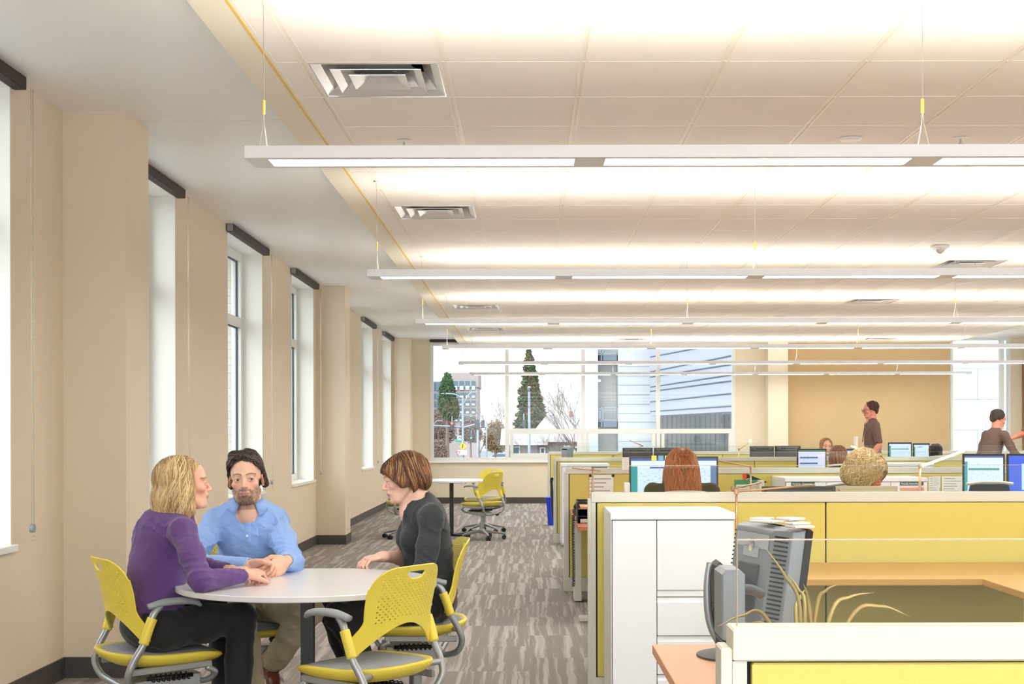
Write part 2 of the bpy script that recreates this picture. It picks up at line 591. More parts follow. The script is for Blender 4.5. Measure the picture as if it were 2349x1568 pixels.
# far wall: sill wall, windows, piers, tan wall, right-hand window
k9 = F / YF
def fx(x): return (x - VX) / k9
def fz(y): return H - (y - VY) / k9
xs = [fx(987), fx(1163), fx(1338), fx(1510), fx(1687)]
zsil, zhead = fz(1056), fz(785)
fw = MB()
fw.box((XW - .2, YF, 0), (xs[0], YF + .2, ZP + .1))
fw.box((xs[0], YF, 0), (xs[4], YF + .2, zsil)).box((xs[0], YF, zhead), (xs[4], YF + .2, ZP + .1))
fw.box((xs[4], YF, 0), (fx(2180), YF + .2, ZP + .1))
rw0, rw1 = fx(2180), fx(2318)
fw.box((rw0, YF, 0), (rw1, YF + .2, .55)).box((rw0, YF, fz(776)), (rw1, YF + .2, ZP + .1)).box((rw1, YF, 0), (XR + .2, YF + .2, ZP + .1))
struct('wall_far', fw, M['wall_pale'])
struct('wall_far_column', MB().box((fx(1755), YF - .35, 0), (fx(1800), YF + .01, ZP)), M['wall_pale'])
struct('wall_far_tan', MB().box((fx(1800), YF - .06, 0), (fx(2176), YF + .005, ZT + .02)), M['wall_tan'])

def far_window(n, xl, xr, z0, z1, rails, mull, fwid=.06):
    w = thing('window_%d' % n, None, None, ((xl + xr) / 2, YF, z0))
    w['kind'] = 'structure'
    o = w.location.copy()
    def L_(mb, nm, m, **k):
        mb.v = [(p[0] - o.x, p[1] - o.y, p[2] - o.z) for p in mb.v]
        return mb.build(nm, m, w, **k)
    f = MB()
    ya, yb = YF - .01, YF + .10
    f.box((xl, ya, z0), (xl + fwid, yb, z1)).box((xr - fwid, ya, z0), (xr, yb, z1)).box((xl + fwid, ya, z0), (xr - fwid, yb, z0 + fwid)).box((xl + fwid, ya, z1 - fwid), (xr - fwid, yb, z1))
    for mx_ in mull:
        f.box((mx_ - .035, ya - .004, z0), (mx_ + .035, yb + .004, z1))
    for ra, rb in rails:
        f.box((ra, ya + .004, 1.34), (rb, yb - .004, 1.43))
        f.box((ra + .06, ya + .01, z0 + .03), (ra + .12, yb, 1.36)).box((rb - .12, ya + .01, z0 + .03), (rb - .06, yb, 1.36))
        f.box((ra + .12, ya + .012, z0 + .062), (rb - .12, yb - .006, z0 + .14))
    L_(f, 'frame', M['frame'])
    L_(MB().box((xl + .02, YF + .05, z0 + .02), (xr - .02, YF + .058, z1 - .02)), 'pane', M['glass'])
    return w, L_
w, L_ = far_window(8, xs[0], xs[4], zsil, zhead, [(xs[1], xs[2]), (xs[2], xs[3]), (xs[3], xs[4])], xs[1:4])
L_(MB().box((xs[0] - .03, YF - .05, zsil - .04), (xs[4] + .03, YF + .06, zsil), bev=.005), 'sill', M['jamb'])
far_window(9, rw0, rw1, .55, fz(776), [], [rw1 - .16], .05)

# right wall with glazing beyond the frame
rwall = MB()
y = YB
for a, b in ((1.5, 6.0), (8.0, 13.5), (15.5, 19.0), (20.2, 24.4)):
    rwall.box((XR, y, 0), (XR + .2, a, ZP + .1)).box((XR, a, 0), (XR + .2, b, .8)).box((XR, a, 3.0), (XR + .2, b, ZP + .1))
    y = b
rwall.box((XR, y, 0), (XR + .2, YF, ZP + .1))
struct('wall_right', rwall, M['wall_pale'])
struct('door_1', MB().box((fx(2345), YF - .05, 0), (fx(2345) + .3, YF - .002, fz(828))), mat('brown_door', (150, 112, 76), .5))

# ceilings
struct('ceiling_perimeter', MB().box((XW - .3, YB, ZP), (XE + .02, YF + .2, ZP + .1)), M['ceil'])
struct('ceiling_perimeter_right', MB().box((XE2 - .02, YB, ZP), (XR + .2, YF + .2, ZP + .1)), M['ceil'])
struct('ceiling_perimeter_joint', MB().box((XW, 7.70, ZP - .0015), (XE, 7.712, ZP)).box((XW, 16.6, ZP - .0015), (XE, 16.612, ZP)), M['border'])
bd = MB()
GX0 = -1.20
bd.box((XE, YB, ZT), (GX0, YF, ZT + .02)).box((XE, YB, ZT + .02), (XE + .012, YF, ZP)).box((XE2 - .012, YB, ZT + .02), (XE2, YF, ZP)).box((XE2 - .15, YB, ZT), (XE2, YF, ZT + .02))
struct('ceiling_border', bd, M['border'])
struct('trim_2', MB().box((GX0, YB, ZT - .004), (GX0 + .012, YF, ZT + .012)), M['reveal'])
# ceiling tiles: one field, bars between
DIFF = [(-1, 6), (-1, 12)]
gx = [GX + GS * i for i in range(-1, 13)]
gy = [GY + GS * j for j in range(-15, 30)]
tile_edges_x = [GX0 + .012] + [x for x in gx if x < XE2 - .16] + [XE2 - .15]
hole = set()
DIF_SPOT = [at(864, 187, 3075 * 1.713 / (VY - 187)), at(992, 489, 3075 * 1.713 / (VY - 489)), at(1085, 704, 3075 * 1.713 / (VY - 704)),
            at(1107, 754, 3075 * 1.713 / (VY - 754)), at(1440, 779, 3075 * 1.713 / (VY - 779)), at(2215, 602, 3075 * 1.713 / (VY - 602)),
            at(1985, 688, 3075 * 1.713 / (VY - 688)), at(1985, 779, 3075 * 1.713 / (VY - 779))]
dif_cell = []
for p in DIF_SPOT:
    dif_cell.append((math.floor((p.x - GX) / GS), math.floor((p.y - GY) / GS)))
tl = MB()
for i in range(len(tile_edges_x) - 1):
    x0, x1 = tile_edges_x[i], tile_edges_x[i + 1]
    ci = math.floor(((x0 + x1) / 2 - GX) / GS)
    for y0 in gy:
        y1 = min(y0 + GS, YF)
        if y0 >= YF: continue
        cj = round((y0 - GY) / GS)
        if (ci, cj) in dif_cell: continue
        g = .004
        tl.box((x0 + .012, y0 + g, ZT + .003), (x1 - .012, y1 - g, ZT + .02))
struct('ceiling', tl, M['tile'])
br = MB()
br.box((GX0 + .012, YB, ZT), (GX0 + .030, YF, ZT + .012)).box((XE2 - .168, YB, ZT), (XE2 - .15, YF, ZT + .012))
for x in gx:
    if GX0 + .05 < x < XE2 - .16:
        br.box((x - .021, YB, ZT), (x - .007, YF, ZT + .012)).box((x + .007, YB, ZT), (x + .021, YF, ZT + .012)).box((x - .007, YB, ZT + .006), (x + .007, YF, ZT + .012))
for y in gy:
    if y < YF:
        br.box((GX0 + .012, y - .006, ZT + .0015), (XE2 - .15, y + .006, ZT + .012))
struct('ceiling_grid', br, M['tbar'])
struct('ceiling_plenum', MB().box((XE - .0, YB, ZT + .16), (XE2, YF + .2, ZT + .2)), M['dark'])

# blind cassettes and bead chains
def blind(loc, ln, axis, label, chain=True, group=None):
    b_ = thing('roller_blind', label, 'blind', loc, 0, group)
    if axis == 'y':
        MB().box((-.06, -ln / 2, -.066), (0.0, ln / 2, 0), bev=.004).build('cassette', M['blind'], b_)
        MB().box((-.055, ln / 2, -.062), (-.005, ln / 2 + .012, -.002)).build('end_bracket', M['grey'], b_)
        MB().box((-.055, -ln / 2 - .012, -.062), (-.005, -ln / 2, -.002)).build('end_bracket', M['grey'], b_)
        if chain:
            c = MB()
            L = ZP - .86
            for s in (-.012, .016):
                c.tube([(.012, ln / 2 + .04 + s, -.05), (.012, ln / 2 + .04 + s, -L)], .0022, n=6, sub=1)
                for k in range(int(L / .02)):
                    zc = -.06 - k * .02
                    c.lathe((.012, ln / 2 + .04 + s, zc), [(.001, -.0032), (.0036, 0), (.001, .0032)], n=6)
            c.build('bead_chain', M['chain'], b_)
            MB().cyl((-.0, ln / 2 + .042, -L + .02), (.02, ln / 2 + .042, -L + .02), .022, n=14).build('chain_tensioner', M['grey'], b_)
    else:
        MB().box((-ln / 2, -.07, -.05), (ln / 2, 0.0, 0), bev=.004).build('cassette', M['blind'], b_)
    return b_
ordn = ['nearest', 'second', 'third', 'fourth', 'fifth', 'sixth', 'farthest']
bl = ['dark roller blind cassette at the nearest window, cut by the frame', 'dark roller blind cassette over the first full window behind the near pier',
      'dark roller blind cassette over the middle window behind the seated man', 'dark roller blind cassette over the window just before the second pier',
      None, 'dark roller blind cassette over the first window beyond the second pier', 'dark roller blind cassette over the last window by the far corner']
for i, (a, b) in enumerate(LWIN):
    if bl[i]:
        blind((XW + .065, (a + b) / 2, ZP), b - a + .1, 'y', bl[i], chain=True, group='roller blinds of the left wall')
blind(((xs[0] + xs[4]) / 2, YF - .02, ZP), xs[4] - xs[0], 'x', 'long dark roller blind cassette over the far window band', False)
# ---------------------------------------------------------------- pendant lamps
FZ, FW_, FH_ = 2.418, .198, .047
PX0, PITCH, LIT, GAP = -1.092, 1.305, 1.185, .12
def pendant(Y, n, label, hang_every=3):
    r = thing('pendant_lamp', label, 'lamp', (PX0, Y, FZ), 0, 'linear pendant lamps under the tile ceiling')
    ln = .17 + n * LIT + (n - 1) * GAP
    h = FW_ / 2
    b = MB()
    b.box((0, -h, .006), (ln, -h + .004, FH_)).box((0, h - .004, .006), (ln, h, FH_)).box((0, -h + .004, .006), (.004, h - .004, FH_)).box((ln - .004, -h + .004, .006), (ln, h - .004, FH_))
    x = 0
    for k in range(n):
        a = .085 + k * (LIT + GAP)
        b.box((x, -h, 0), (a, h, .006)).box((a, -h, 0), (a + LIT, -h + .035, .006)).box((a, h - .035, 0), (a + LIT, h, .006))
        x = a + LIT
    b.box((x, -h, 0), (ln, h, .006))
    b.box((.004, -h + .004, .02), (ln - .004, h - .004, .024))
    b.build('housing', M['whitemetal'], r)
    for k in range(n):
        a = .085 + k * (LIT + GAP)
        MB().box((a, -h + .035, .003), (a + LIT, -.004, .008)).box((a, .004, .003), (a + LIT, h - .035, .008)).box((a, -.004, .004), (a + LIT, .004, .007)).build('diffuser', M['emit_down'], r)
        MB().box((a, -h + .02, .030), (a + LIT, h - .02, .036)).build('upper_diffuser', M['emit_up'], r)
    ks = [0] + [k for k in range(2, n, 2)]
    zc = ZT - FZ
    for k in ks:
        x = .055 if k == 0 else .085 + k * (LIT + GAP) - GAP / 2
        MB().cyl((x, 0, .2), (x, 0, zc - .02), .0016, n=6).cyl((x, 0, .045), (x - .012, -.06, .045), .002, n=6).tube([(x, -.085, FH_), (x, -.02, .14), (x, 0, .2)], .0016, n=6, sub=1).tube([(x, .085, FH_), (x, .02, .14), (x, 0, .2)], .0016, n=6, sub=1).build('hanger_cable', M['chain'], r)
        MB().cyl((x, 0, .19), (x, 0, .245), .006, n=10).build('cable_gripper', M['reveal'], r)
        MB().lathe((x, 0, zc - .026), [(.022, .026), (.024, .02), (.008, .016), (.006, -.012)][::-1], n=16).build('canopy', M['white'], r)
    return r
pn = ['nearest long white pendant lamp crossing above the round table', 'second long pendant lamp from the camera, lit from end to end', 'third long pendant lamp from the camera',
      'fourth pendant lamp from the camera, in line with the top of the far window', 'fifth pendant lamp from the camera, crossing the upper far window', 'farthest pendant lamp, with its free end over the right window']
for i, (Y, n) in enumerate(((5.25, 5), (9.15, 6), (13.05, 7), (16.92, 7), (20.8, 8), (24.6, 7))):
    pendant(Y, n, pn[i])

pendant(1.35, 5, 'long white pendant lamp overhead, behind the near edge of the view')
pendant(-2.55, 5, 'long white pendant lamp farthest behind the viewer')

# ---------------------------------------------------------------- air diffusers
def diffuser_proto():
    r = thing('air_diffuser', 'x', 'vent')
    s = GS / 2 - .015
    fr = MB()
    for a, z0 in ((s, 0),):
        fr.box((-a, -a, 0), (a, -a + .012, .01)).box((-a, a - .012, 0), (a, a, .01)).box((-a, -a + .012, 0), (-a + .012, a - .012, .01)).box((a - .012, -a + .012, 0), (a, a - .012, .01))
    fr.build('frame', M['polish'], r)
    # nested flared cones
    for k, (lo, hi, z0, z1) in enumerate(((s - .012, .20, .008, .10), (.215, .12, .0, .085), (.135, .02, -.004, .07))):
        m_ = MB()
        ring = []
        for (q, z) in ((lo, z0), (lo * .6 + hi * .4, z0 + (z1 - z0) * .22), (hi, z1)):
            ring.append([(-q, -q, z), (q, -q, z), (q, q, z), (-q, q, z)])
        m_.loft(ring, caps=False)
        o = m_.build('louvre_cone', M['polish'], r)
        md = o.modifiers.new('thickness', 'SOLIDIFY'); md.thickness = .003
    MB().cyl((0, 0, .06), (0, 0, .155), .15, n=28, caps=False).build('duct_collar', M['polish'], r)
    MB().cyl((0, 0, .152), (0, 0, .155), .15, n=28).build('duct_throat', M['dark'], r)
    return r
dl = ['polished square air diffuser nearest the camera, above the nearest pendant lamp', 'polished square air diffuser between the first and second pendant lamps',
      'square air diffuser between the second and third pendant lamps', 'small distant air diffuser just behind the third pendant lamp', 'farthest air diffuser near the middle of the far window',
      'square air diffuser below the dome detector', 'air diffuser above the tan wall, between second and third pendant lamps', 'farthest air diffuser over the tan wall']
dp = diffuser_proto()
for i, (ci, cj) in enumerate(dif_cell):
    o = dp if i == 0 else copy_tree(dp)
    o.location = (GX + (ci + .5) * GS, GY + (cj + .5) * GS, ZT + .001)
    tag(o, dl[i], 'vent', 'square ceiling air diffusers')

def on_ceiling(x, y):
    return at(x, y, F * (ZT - H) / (VY - y))
def sprinkler(p, label):
    r = thing('sprinkler', label, 'sprinkler', (p.x, p.y, ZT), 0, 'ceiling sprinklers')
    MB().lathe((0, 0, 0), [(.008, -.006), (.03, -.004), (.042, 0.0)], n=20).build('escutcheon', M['white'], r, auto=True)
    MB().cyl((0, 0, -.004), (0, 0, -.03), .006, n=10).cyl((0, 0, -.032), (0, 0, -.034), .014, n=14).build('head', M['chrome'], r)
sprinkler(on_ceiling(928, 322), 'small white sprinkler just above the near pendant lamp, by the soffit side')
sprinkler(on_ceiling(2205, 318), 'small sprinkler just above the near pendant lamp, on the desk side')
sprinkler(on_ceiling(2187, 588), 'small sprinkler beside the dome detector')
def disc(p, r_, label, nm='ceiling_speaker', cat='speaker', h=.014):
    o = MB().lathe((0, 0, 0), [(r_ * .3, -h), (r_ * .75, -h * .9), (r_ * .92, -h * .5), (r_, 0)], n=32).build(nm, M['white'], None, auto=True)
    o.location = (p.x, p.y, ZT + .001)
    tag(o, label, cat)
disc(on_ceiling(1952, 320), .068, 'round white ceiling disc just above the near pendant lamp')
disc(on_ceiling(2210, 650), .10, 'small white ceiling disc behind the second pendant lamp')
disc(on_ceiling(1790, 727), .10, 'grey-white ceiling disc just above the third pendant lamp')
p = on_ceiling(2157, 566)
r = thing('smoke_detector', 'white dome detector hanging from the ceiling near the square diffuser', 'detector', (p.x, p.y, ZT))
MB().lathe((0, 0, 0), [(.07, -.03), (.085, -.02), (.088, 0)], n=28).build('base', M['white'], r, auto=True)
MB().lathe((0, 0, -.03), [(.002, -.05), (.03, -.04), (.055, -.012), (.06, 0)], n=28).build('lens', M['polish'], r, smooth=True)
# ---------------------------------------------------------------- cubicle panels
ZPAN, XL = 1.055, .315
def panel(Y, xr, label, seams, gx0, gx1, post=True):
    r = thing('cubicle_panel', label, 'partition', (XL, Y, 0), 0, 'yellow cubicle panels')
    t = .075
    w = xr - XL
    MB().box((0, 0, ZPAN - .05), (w, t, ZPAN), bev=.003).build('top_cap', M['cream'], r)
    MB().box((.0, .004, 0), (.022, t - .004, ZPAN - .05)).box((-.018, .006, 0), (.0, t - .006, ZPAN - .03), bev=.003).build('end_post', M['cream'], r)
    xs_ = [.026] + seams + [w]
    for a, b in zip(xs_, xs_[1:]):
        MB().box((a + .004, .004, .12), (b - .004, t - .004, ZPAN - .053), bev=.003).build('fabric_panel', M['yfab'], r)
    MB().box((.022, .008, 0), (w, t - .008, .118)).build('kick_plate', M['cream'], r)
    MB().box((.022, .02, .118), (w, t - .02, ZPAN - .05)).build('inner_frame', M['dark'], r)
    if gx1 > gx0:
        MB().box((gx0, t / 2 - .004, ZPAN - .002), (gx1, t / 2 + .004, ZPAN + .135)).build('glass_screen', M['pglass'], r)
        MB().box((gx0, t / 2 - .004, ZPAN + .135), (gx1, t / 2 + .004, ZPAN + .1367)).box((gx0 - .0008, t / 2 - .004, ZPAN), (gx0, t / 2 + .004, ZPAN + .137)).build('glass_edge', M['glassedge'], r)
    return r
YP = [2.075, 6.80, 11.5, 16.5, 21.6]
panel(YP[0], 3.2, 'nearest yellow cubicle panel, low in the foreground with a glass strip', [1.9], .012, 2.7)
panel(YP[1], 4.2, 'yellow cubicle panel behind the white cabinet and the oak desk', [1.19, 2.6], .012, 3.8)
panel(YP[2], 5.6, 'yellow cubicle panel behind the red-haired woman, with pinned papers', [1.1, 2.4, 3.7], .012, 5.2)
panel(YP[3], 7.6, 'yellow cubicle panel one row beyond the name plates', [1.2, 2.46, 3.9, 5.4], .012, 7.2)
panel(YP[4], 9.2, 'farthest yellow cubicle panel, below the tan wall', [1.3, 2.8, 4.4, 6.0, 7.6], .012, 8.8)
# short return panel that closes each cubicle at its far side
def side_panel(X, y0, y1, label):
    r = thing('cubicle_panel', label, 'partition', (X, y0, 0), 0, 'yellow cubicle panels')
    MB().box((-.0375, 0, ZPAN - .05), (.0375, y1 - y0, ZPAN), bev=.003).build('top_cap', M['cream'], r)
    MB().box((-.034, .01, .12), (.034, y1 - y0 - .01, ZPAN - .052)).build('fabric_panel', M['yfab'], r)
    MB().box((-.03, .01, 0), (.03, y1 - y0 - .01, .118)).build('kick_plate', M['cream'], r)

# ---------------------------------------------------------------- white storage cabinets
def cabinet(x0, x1, y0, y1, label, split=.37, plate=None, detail=True, group='white storage cabinets against the cubicle panels'):
    """tall door on the left, a door over drawers on the right"""
    r = thing('storage_cabinet', label, 'cabinet', (x0, y0, 0), 0, group)
    w, d, h = x1 - x0, y1 - y0, .988
    MB().box((0, .02, .03), (w, d, h - .03)).build('body', M['whitemetal'], r, bevel=.002)
    MB().box((-.001, 0, h - .032), (w + .001, d, h), bev=.003).build('top', M['whitemetal'], r)
    MB().box((.02, .04, 0), (w - .02, d - .02, .03)).build('plinth', M['grey'], r)
    s = w * split
    MB().box((.008, .002, .05), (s - .002, .02, h - .036), bev=.002).build('door', M['whitemetal'], r)
    MB().box((s + .002, .002, .63), (w - .006, .02, h - .036), bev=.002).box((s + .002, .007, .60), (w - .006, .02, .628)).build('door', M['whitemetal'], r)
    for z0, z1 in ((.42, .596), (.24, .416), (.05, .236)):
        MB().box((s + .002, .002, z0), (w - .006, .02, z1 - .022), bev=.002).box((s + .002, .010, z1 - .022), (w - .006, .02, z1)).build('drawer', M['whitemetal'], r)
    MB().box((.006, .012, .048), (w - .004, .021, h - .034)).build('shadow_gap', M['darkgrey'], r)
    if plate:
        px, txt, strip = plate
        pl = MB().box((px, -.003, .925), (px + .19, .002, .955), bev=.001).build('name_plate', M['plate'], r)
        if txt: text_mesh(txt, .024, M['paper'], pl, (px + .008, -.0036, .932))
        if strip:
            MB().box((px, -.003, .885), (px + .195, .002, .908), bev=.001).build('sliding_sign', M['woodpeach'], r)
            MB().box((px + .165, -.005, .885), (px + .175, .0, .908)).build('sign_slider', M['plate'], r)
    return r
cabinet(.377, .952, 6.205, 6.795, 'tall white storage cabinet nearest the camera, beside the aisle')
cabinet(2.08, 2.62, 10.9, 11.495, 'white storage cabinet with the first green name plate', .62, (.05, 'Andrea Havener', False))
cabinet(2.64, 3.24, 10.9, 11.495, 'white storage cabinet with a green name plate above a sliding sign', .5, (.375, 'Randa Hamilton', True))
cabinet(.377, .952, 15.9, 16.495, 'white storage cabinet by the aisle, one bay beyond the black letter tray', .45, (.36, '', False))
cabinet(4.0, 4.9, 20.9, 21.55, 'white storage cabinet near the black-haired person', .5)
cabinet(4.15, 4.8, 15.9, 16.495, 'white cabinet holding dark binders, behind the lit lamp', .4)

# ---------------------------------------------------------------- desks
def desk(poly, z, m, label, legs=(), thick=.03, group='cubicle desks'):
    cx = sum(p[0] for p in poly) / len(poly); cy = sum(p[1] for p in poly) / len(poly)
    r = thing('desk', label, 'desk', (cx, cy, 0), 0, group)
    n = len(poly)
    vs = [(x - cx, y - cy, z - thick) for x, y in poly] + [(x - cx, y - cy, z) for x, y in poly]
    fs = [tuple(range(n - 1, -1, -1)), tuple(range(n, 2 * n))] + [(i, (i + 1) % n, n + (i + 1) % n, n + i) for i in range(n)]
    MB().add(vs, fs).build('worktop', m, r, bevel=.003)
    for (x, y, w, d, foot) in legs:
        MB().box((x - cx, y - cy, .01), (x - cx + w, y - cy + d, z - thick)).build('leg', M['cream'], r, bevel=.003)
        MB().cyl((x - cx + w / 2, y - cy + d / 2, 0), (x - cx + w / 2, y - cy + d / 2, .012), .015, n=12).build('glide', M['black'], r)
        if foot:
            MB().box((x - cx - .01, y - cy - foot, 0), (x - cx + .06, y - cy, .04), bev=.006).build('foot', M['cream'], r)
    return r
desk([(.95, 6.02), (2.035, 6.02), (2.035, 5.1), (2.9, 5.1), (2.9, 6.79), (.953, 6.79)], .70, M['wood'],
     'L-shaped oak-coloured desk against the yellow panel, beyond the foreground glass', [(2.10, 5.2, .05, .5, 0), (1.0, 6.5, .05, .25, 0)])
desk([(.382, 2.3), (1.25, 2.3), (1.25, 3.2), (.86, 4.18), (.382, 4.18)], .70, M['woodpeach'],
     'peach desk end in the foreground under the graphite monitor', [(.40, 2.5, .05, .5, 0)])
desk([(.345, 9.4), (1.9, 9.4), (1.9, 11.49), (.345, 11.49)], .70, M['woodred'],
     'red-brown desk end by the aisle holding the black letter tray', [(.358, 10.75, .06, .24, 0), (1.7, 9.6, .06, .5, 0)])
foot = MB().box((.355, 9.62, 0), (.8, 9.72, .04), bev=.008).build('chair_foot_rail', M['cream'], None)
tag(foot, 'low cream foot rail on the carpet by the end of the near cabinet', 'foot rail')
desk([(.339, 11.62), (1.6, 11.62), (1.6, 13.4), (.339, 13.4)], .70, M['laminate'],
     'white desk end sticking out beyond the letter tray bay', [(1.5, 12.0, .05, .5, 0), (.36, 12.9, .05, .3, 0)])
desk([(1.03, 6.9), (3.9, 6.9), (3.9, 7.6), (1.03, 7.6)], .70, M['woodred'], 'desk of the curly blonde person, hidden behind the near panel', [(1.4, 7.0, .05, .5, 0), (3.8, 7.0, .05, .5, 0)])
desk([(2.6, 9.5), (4.6, 9.5), (4.6, 10.8), (2.6, 10.8)], .70, M['woodred'], 'desk under the two right-hand monitors', [(2.65, 10.0, .05, .5, 0), (4.5, 10.0, .05, .5, 0)])
desk([(2.8, 14.9), (4.1, 14.9), (4.1, 15.7), (2.8, 15.7)], .70, M['woodred'], 'desk under the two monitors beside the brown-haired person', [(2.85, 15.0, .05, .5, 0), (4.0, 15.0, .05, .5, 0)])
desk([(.6, 16.6), (4.65, 16.6), (4.65, 17.6), (.6, 17.6)], .70, M['woodred'], 'long desk behind the fourth panel, under the row of dark monitor backs', [(.65, 16.7, .05, .6, 0), (2.4, 16.7, .05, .6, 0), (4.2, 16.7, .05, .6, 0)])
desk([(5.2, 20.0), (6.9, 20.0), (6.9, 20.85), (5.2, 20.85)], .70, M['woodred'], 'desk under the two far monitors by the black-haired person', [(5.25, 20.1, .05, .5, 0), (6.8, 20.1, .05, .5, 0)])

# ---------------------------------------------------------------- monitors
def screen_ui(name, kind):
    """a lit office screen: white page, teal side bar, rows of small print"""
    m = bpy.data.materials.new(name); m.use_nodes = True
    nt = m.node_tree; N, L = nt.nodes, nt.links
    b = N['Principled BSDF']
    tc = N.new('ShaderNodeTexCoord'); sp = N.new('ShaderNodeSeparateXYZ'); L.new(tc.outputs['Generated'], sp.inputs[0])
    u, v = sp.outputs['X'], sp.outputs['Z']
    def mth(op, a, c):
        n = N.new('ShaderNodeMath'); n.operation = op
        for i, q in enumerate((a, c)):
            if isinstance(q, (int, float)): n.inputs[i].default_value = q
            else: L.new(q, n.inputs[i])
        return n.outputs[0]
    def mix(f, a, c):
        n = N.new('ShaderNodeMix'); n.data_type = 'RGBA'; L.new(f, n.inputs[0])
        for i, q in ((6, a), (7, c)):
            if isinstance(q, tuple): n.inputs[i].default_value = (*lin(q), 1)
            else: L.new(q, n.inputs[i])
        return n.outputs[2]
    def rect(u0, u1, v0, v1):
        return mth('MULTIPLY', mth('MULTIPLY', mth('GREATER_THAN', u, u0), mth('LESS_THAN', u, u1)), mth('MULTIPLY', mth('GREATER_THAN', v, v0), mth('LESS_THAN', v, v1)))
    nz = N.new('ShaderNodeTexNoise'); mp = N.new('ShaderNodeMapping'); mp.inputs['Scale'].default_value = (14, 1, 46)
    nz.inputs['Scale'].default_value = 1.6; nz.inputs['Detail'].default_value = 3
    L.new(tc.outputs['Generated'], mp.inputs[0]); L.new(mp.outputs[0], nz.inputs['Vector'])
    ink = mth('GREATER_THAN', nz.outputs['Fac'], .60)
    bgc, side = ((214, 232, 248), (40, 150, 150)) if kind != 'blue' else ((30, 84, 214), (190, 220, 245))
    if kind == 'blue':
        c = mix(rect(.35, 1.0, .05, .78), bgc, side)
        c = mix(mth('MULTIPLY', ink, rect(.4, .97, .08, .7)), c, (150, 180, 214))
    elif kind == 'rows':
        c = mix(rect(0, 1, .92, 1), (216, 214, 246), (70, 120, 90))
        for k, v0 in enumerate((.62, .36, .12)):
            c = mix(rect(.05, .72, v0, v0 + .07), c, (40, 120, 130))
        c = mix(mth('MULTIPLY', ink, rect(.05, .7, .1, .88)), c, (120, 140, 190))
    else:
        c = mix(rect(0, .075, .02, .84), bgc, side)
        c = mix(rect(.1, .9, .6, .66) if kind == 'teal' else rect(.22, .55, .80, .83), c, (40, 140, 130) if kind == 'teal' else (40, 66, 160))
        c = mix(rect(0, 1, .95, 1), c, (60, 90, 150))
        c = mix(mth('MULTIPLY', ink, rect(.09, .93, .04, .8)), c, (150, 170, 196))
        if kind == 'wide': c = mix(rect(.93, 1, .02, .86), c, (96, 120, 160))
    b.inputs['Base Color'].default_value = (.02, .02, .025, 1); L.new(c, b.inputs['Emission Color'])
    b.inputs['Emission Strength'].default_value = .60; b.inputs['Roughness'].default_value = .3
    return m
UI = {k: screen_ui('office_screen_' + k, k) for k in ('wide', 'teal', 'rows', 'blue', 'page')}

def monitor(x, y, ztop, w, h, rz, label, ui=None, shell='black', zdesk=.70, tilt=0.0, group='flat monitors in the cubicles', back=False):
    """screen towards local -Y; origin at the foot"""
    r = thing('monitor', label, 'monitor', (x, y, zdesk), rz, group)
    z1 = ztop - zdesk; z0 = z1 - h
    sh = M[shell]
    b = .014
    R = Matrix.Rotation(tilt, 3, 'X'); pv = (0, 0, (z0 + z1) / 2)
    MB().box((-w / 2, -.012, z0), (w / 2, .012, z1), R, pv, bev=.004).build('shell', sh, r)
    bk = MB()
    ring = []
    for q, yy in ((.46, .012), (.44, .03), (.30, .05)):
        ring.append([R @ Vector((sx * w * q, yy, sz * h * q)) + Vector(pv) for sx, sz in ((-1, -1), (1, -1), (1, 1), (-1, 1))])
    bk.loft(ring)
    bk.build('back_housing', M['dell'] if shell == 'dell' else sh, r)
    vt = MB()
    for k in range(16):
        xx = -w * .27 + k * w * .54 / 15
        vt.box((xx - w * .008, .041, z1 - h * .19), (xx + w * .008, .046, z1 - h * .10), R, pv)
    vt.build('vent_slots', M['dark'] if shell != 'bronzeback' else M['darkgrey'], r)
    if ui:
        s_ = MB().box((-w / 2 + b, -.0145, z0 + b), (w / 2 - b, -.0125, z1 - b), R, pv)
        s_.build('screen', UI[ui], r)
    else:
        MB().box((-w / 2 + b, -.0145, z0 + b), (w / 2 - b, -.0125, z1 - b), R, pv).build('screen', M['darkgrey'], r)
    MB().box((-.04, .02, .01), (.04, .05, (z0 + z1) / 2), bev=.004).build('neck', sh, r)
    MB().box((-.13, -.09, 0), (.13, .1, .014), bev=.005).build('foot', sh, r)
    return r
def mpx(xa, xb, y, Y):  # centre x, width, top z of something that shows between xa and xb at height y, at distance Y
    a, b = at(xa, y, Y), at(xb, y, Y)
    return (a.x + b.x) / 2, b.x - a.x, a.z
cx, w, zt = mpx(1443, 1647, 1047, 9.95)
big = monitor(cx, 9.95, zt, w, .40, 0, 'wide lit monitor in front of the red-haired woman', 'wide', 'darkgrey')
for k, (px, mm) in enumerate(((1500, (240, 228, 110)), (1516, (120, 180, 214)), (1531, (232, 226, 120)))):
    q = at(px, 1050, 9.93)
    o = MB().box((q.x - .018, 9.925, zt - .03), (q.x + .018, 9.9375, zt + .006)).build('sticky_note', mat('sticky_note_%d' % k, mm, .8), None)
    tag(o, ['pale yellow sticky note stuck highest to the wide monitor, beside the cyan note', 'cyan sticky note on the top edge of the wide monitor', 'yellow sticky note on the wide monitor, next to the red hair'][k], 'sticky note', 'sticky notes on the wide monitor')
cx, w, zt = mpx(1760, 1903, 1116, 7.25)
monitor(cx, 7.25, zt, w * 1.18, .33, PI, 'dark monitor back with vents, just above the near panel', None, 'darkgrey')
cx, w, zt = mpx(1910, 2046, 1116, 7.25)
M['bronzeback'] = mat('beige_monitor_back', (190, 176, 150), .45)
monitor(cx + .02, 7.25, zt, w * 1.05, .33, PI, 'beige vented monitor back in front of the curly blonde hair', None, 'bronzeback')
cx, w, zt = mpx(2212, 2300, 1043, 10.2)
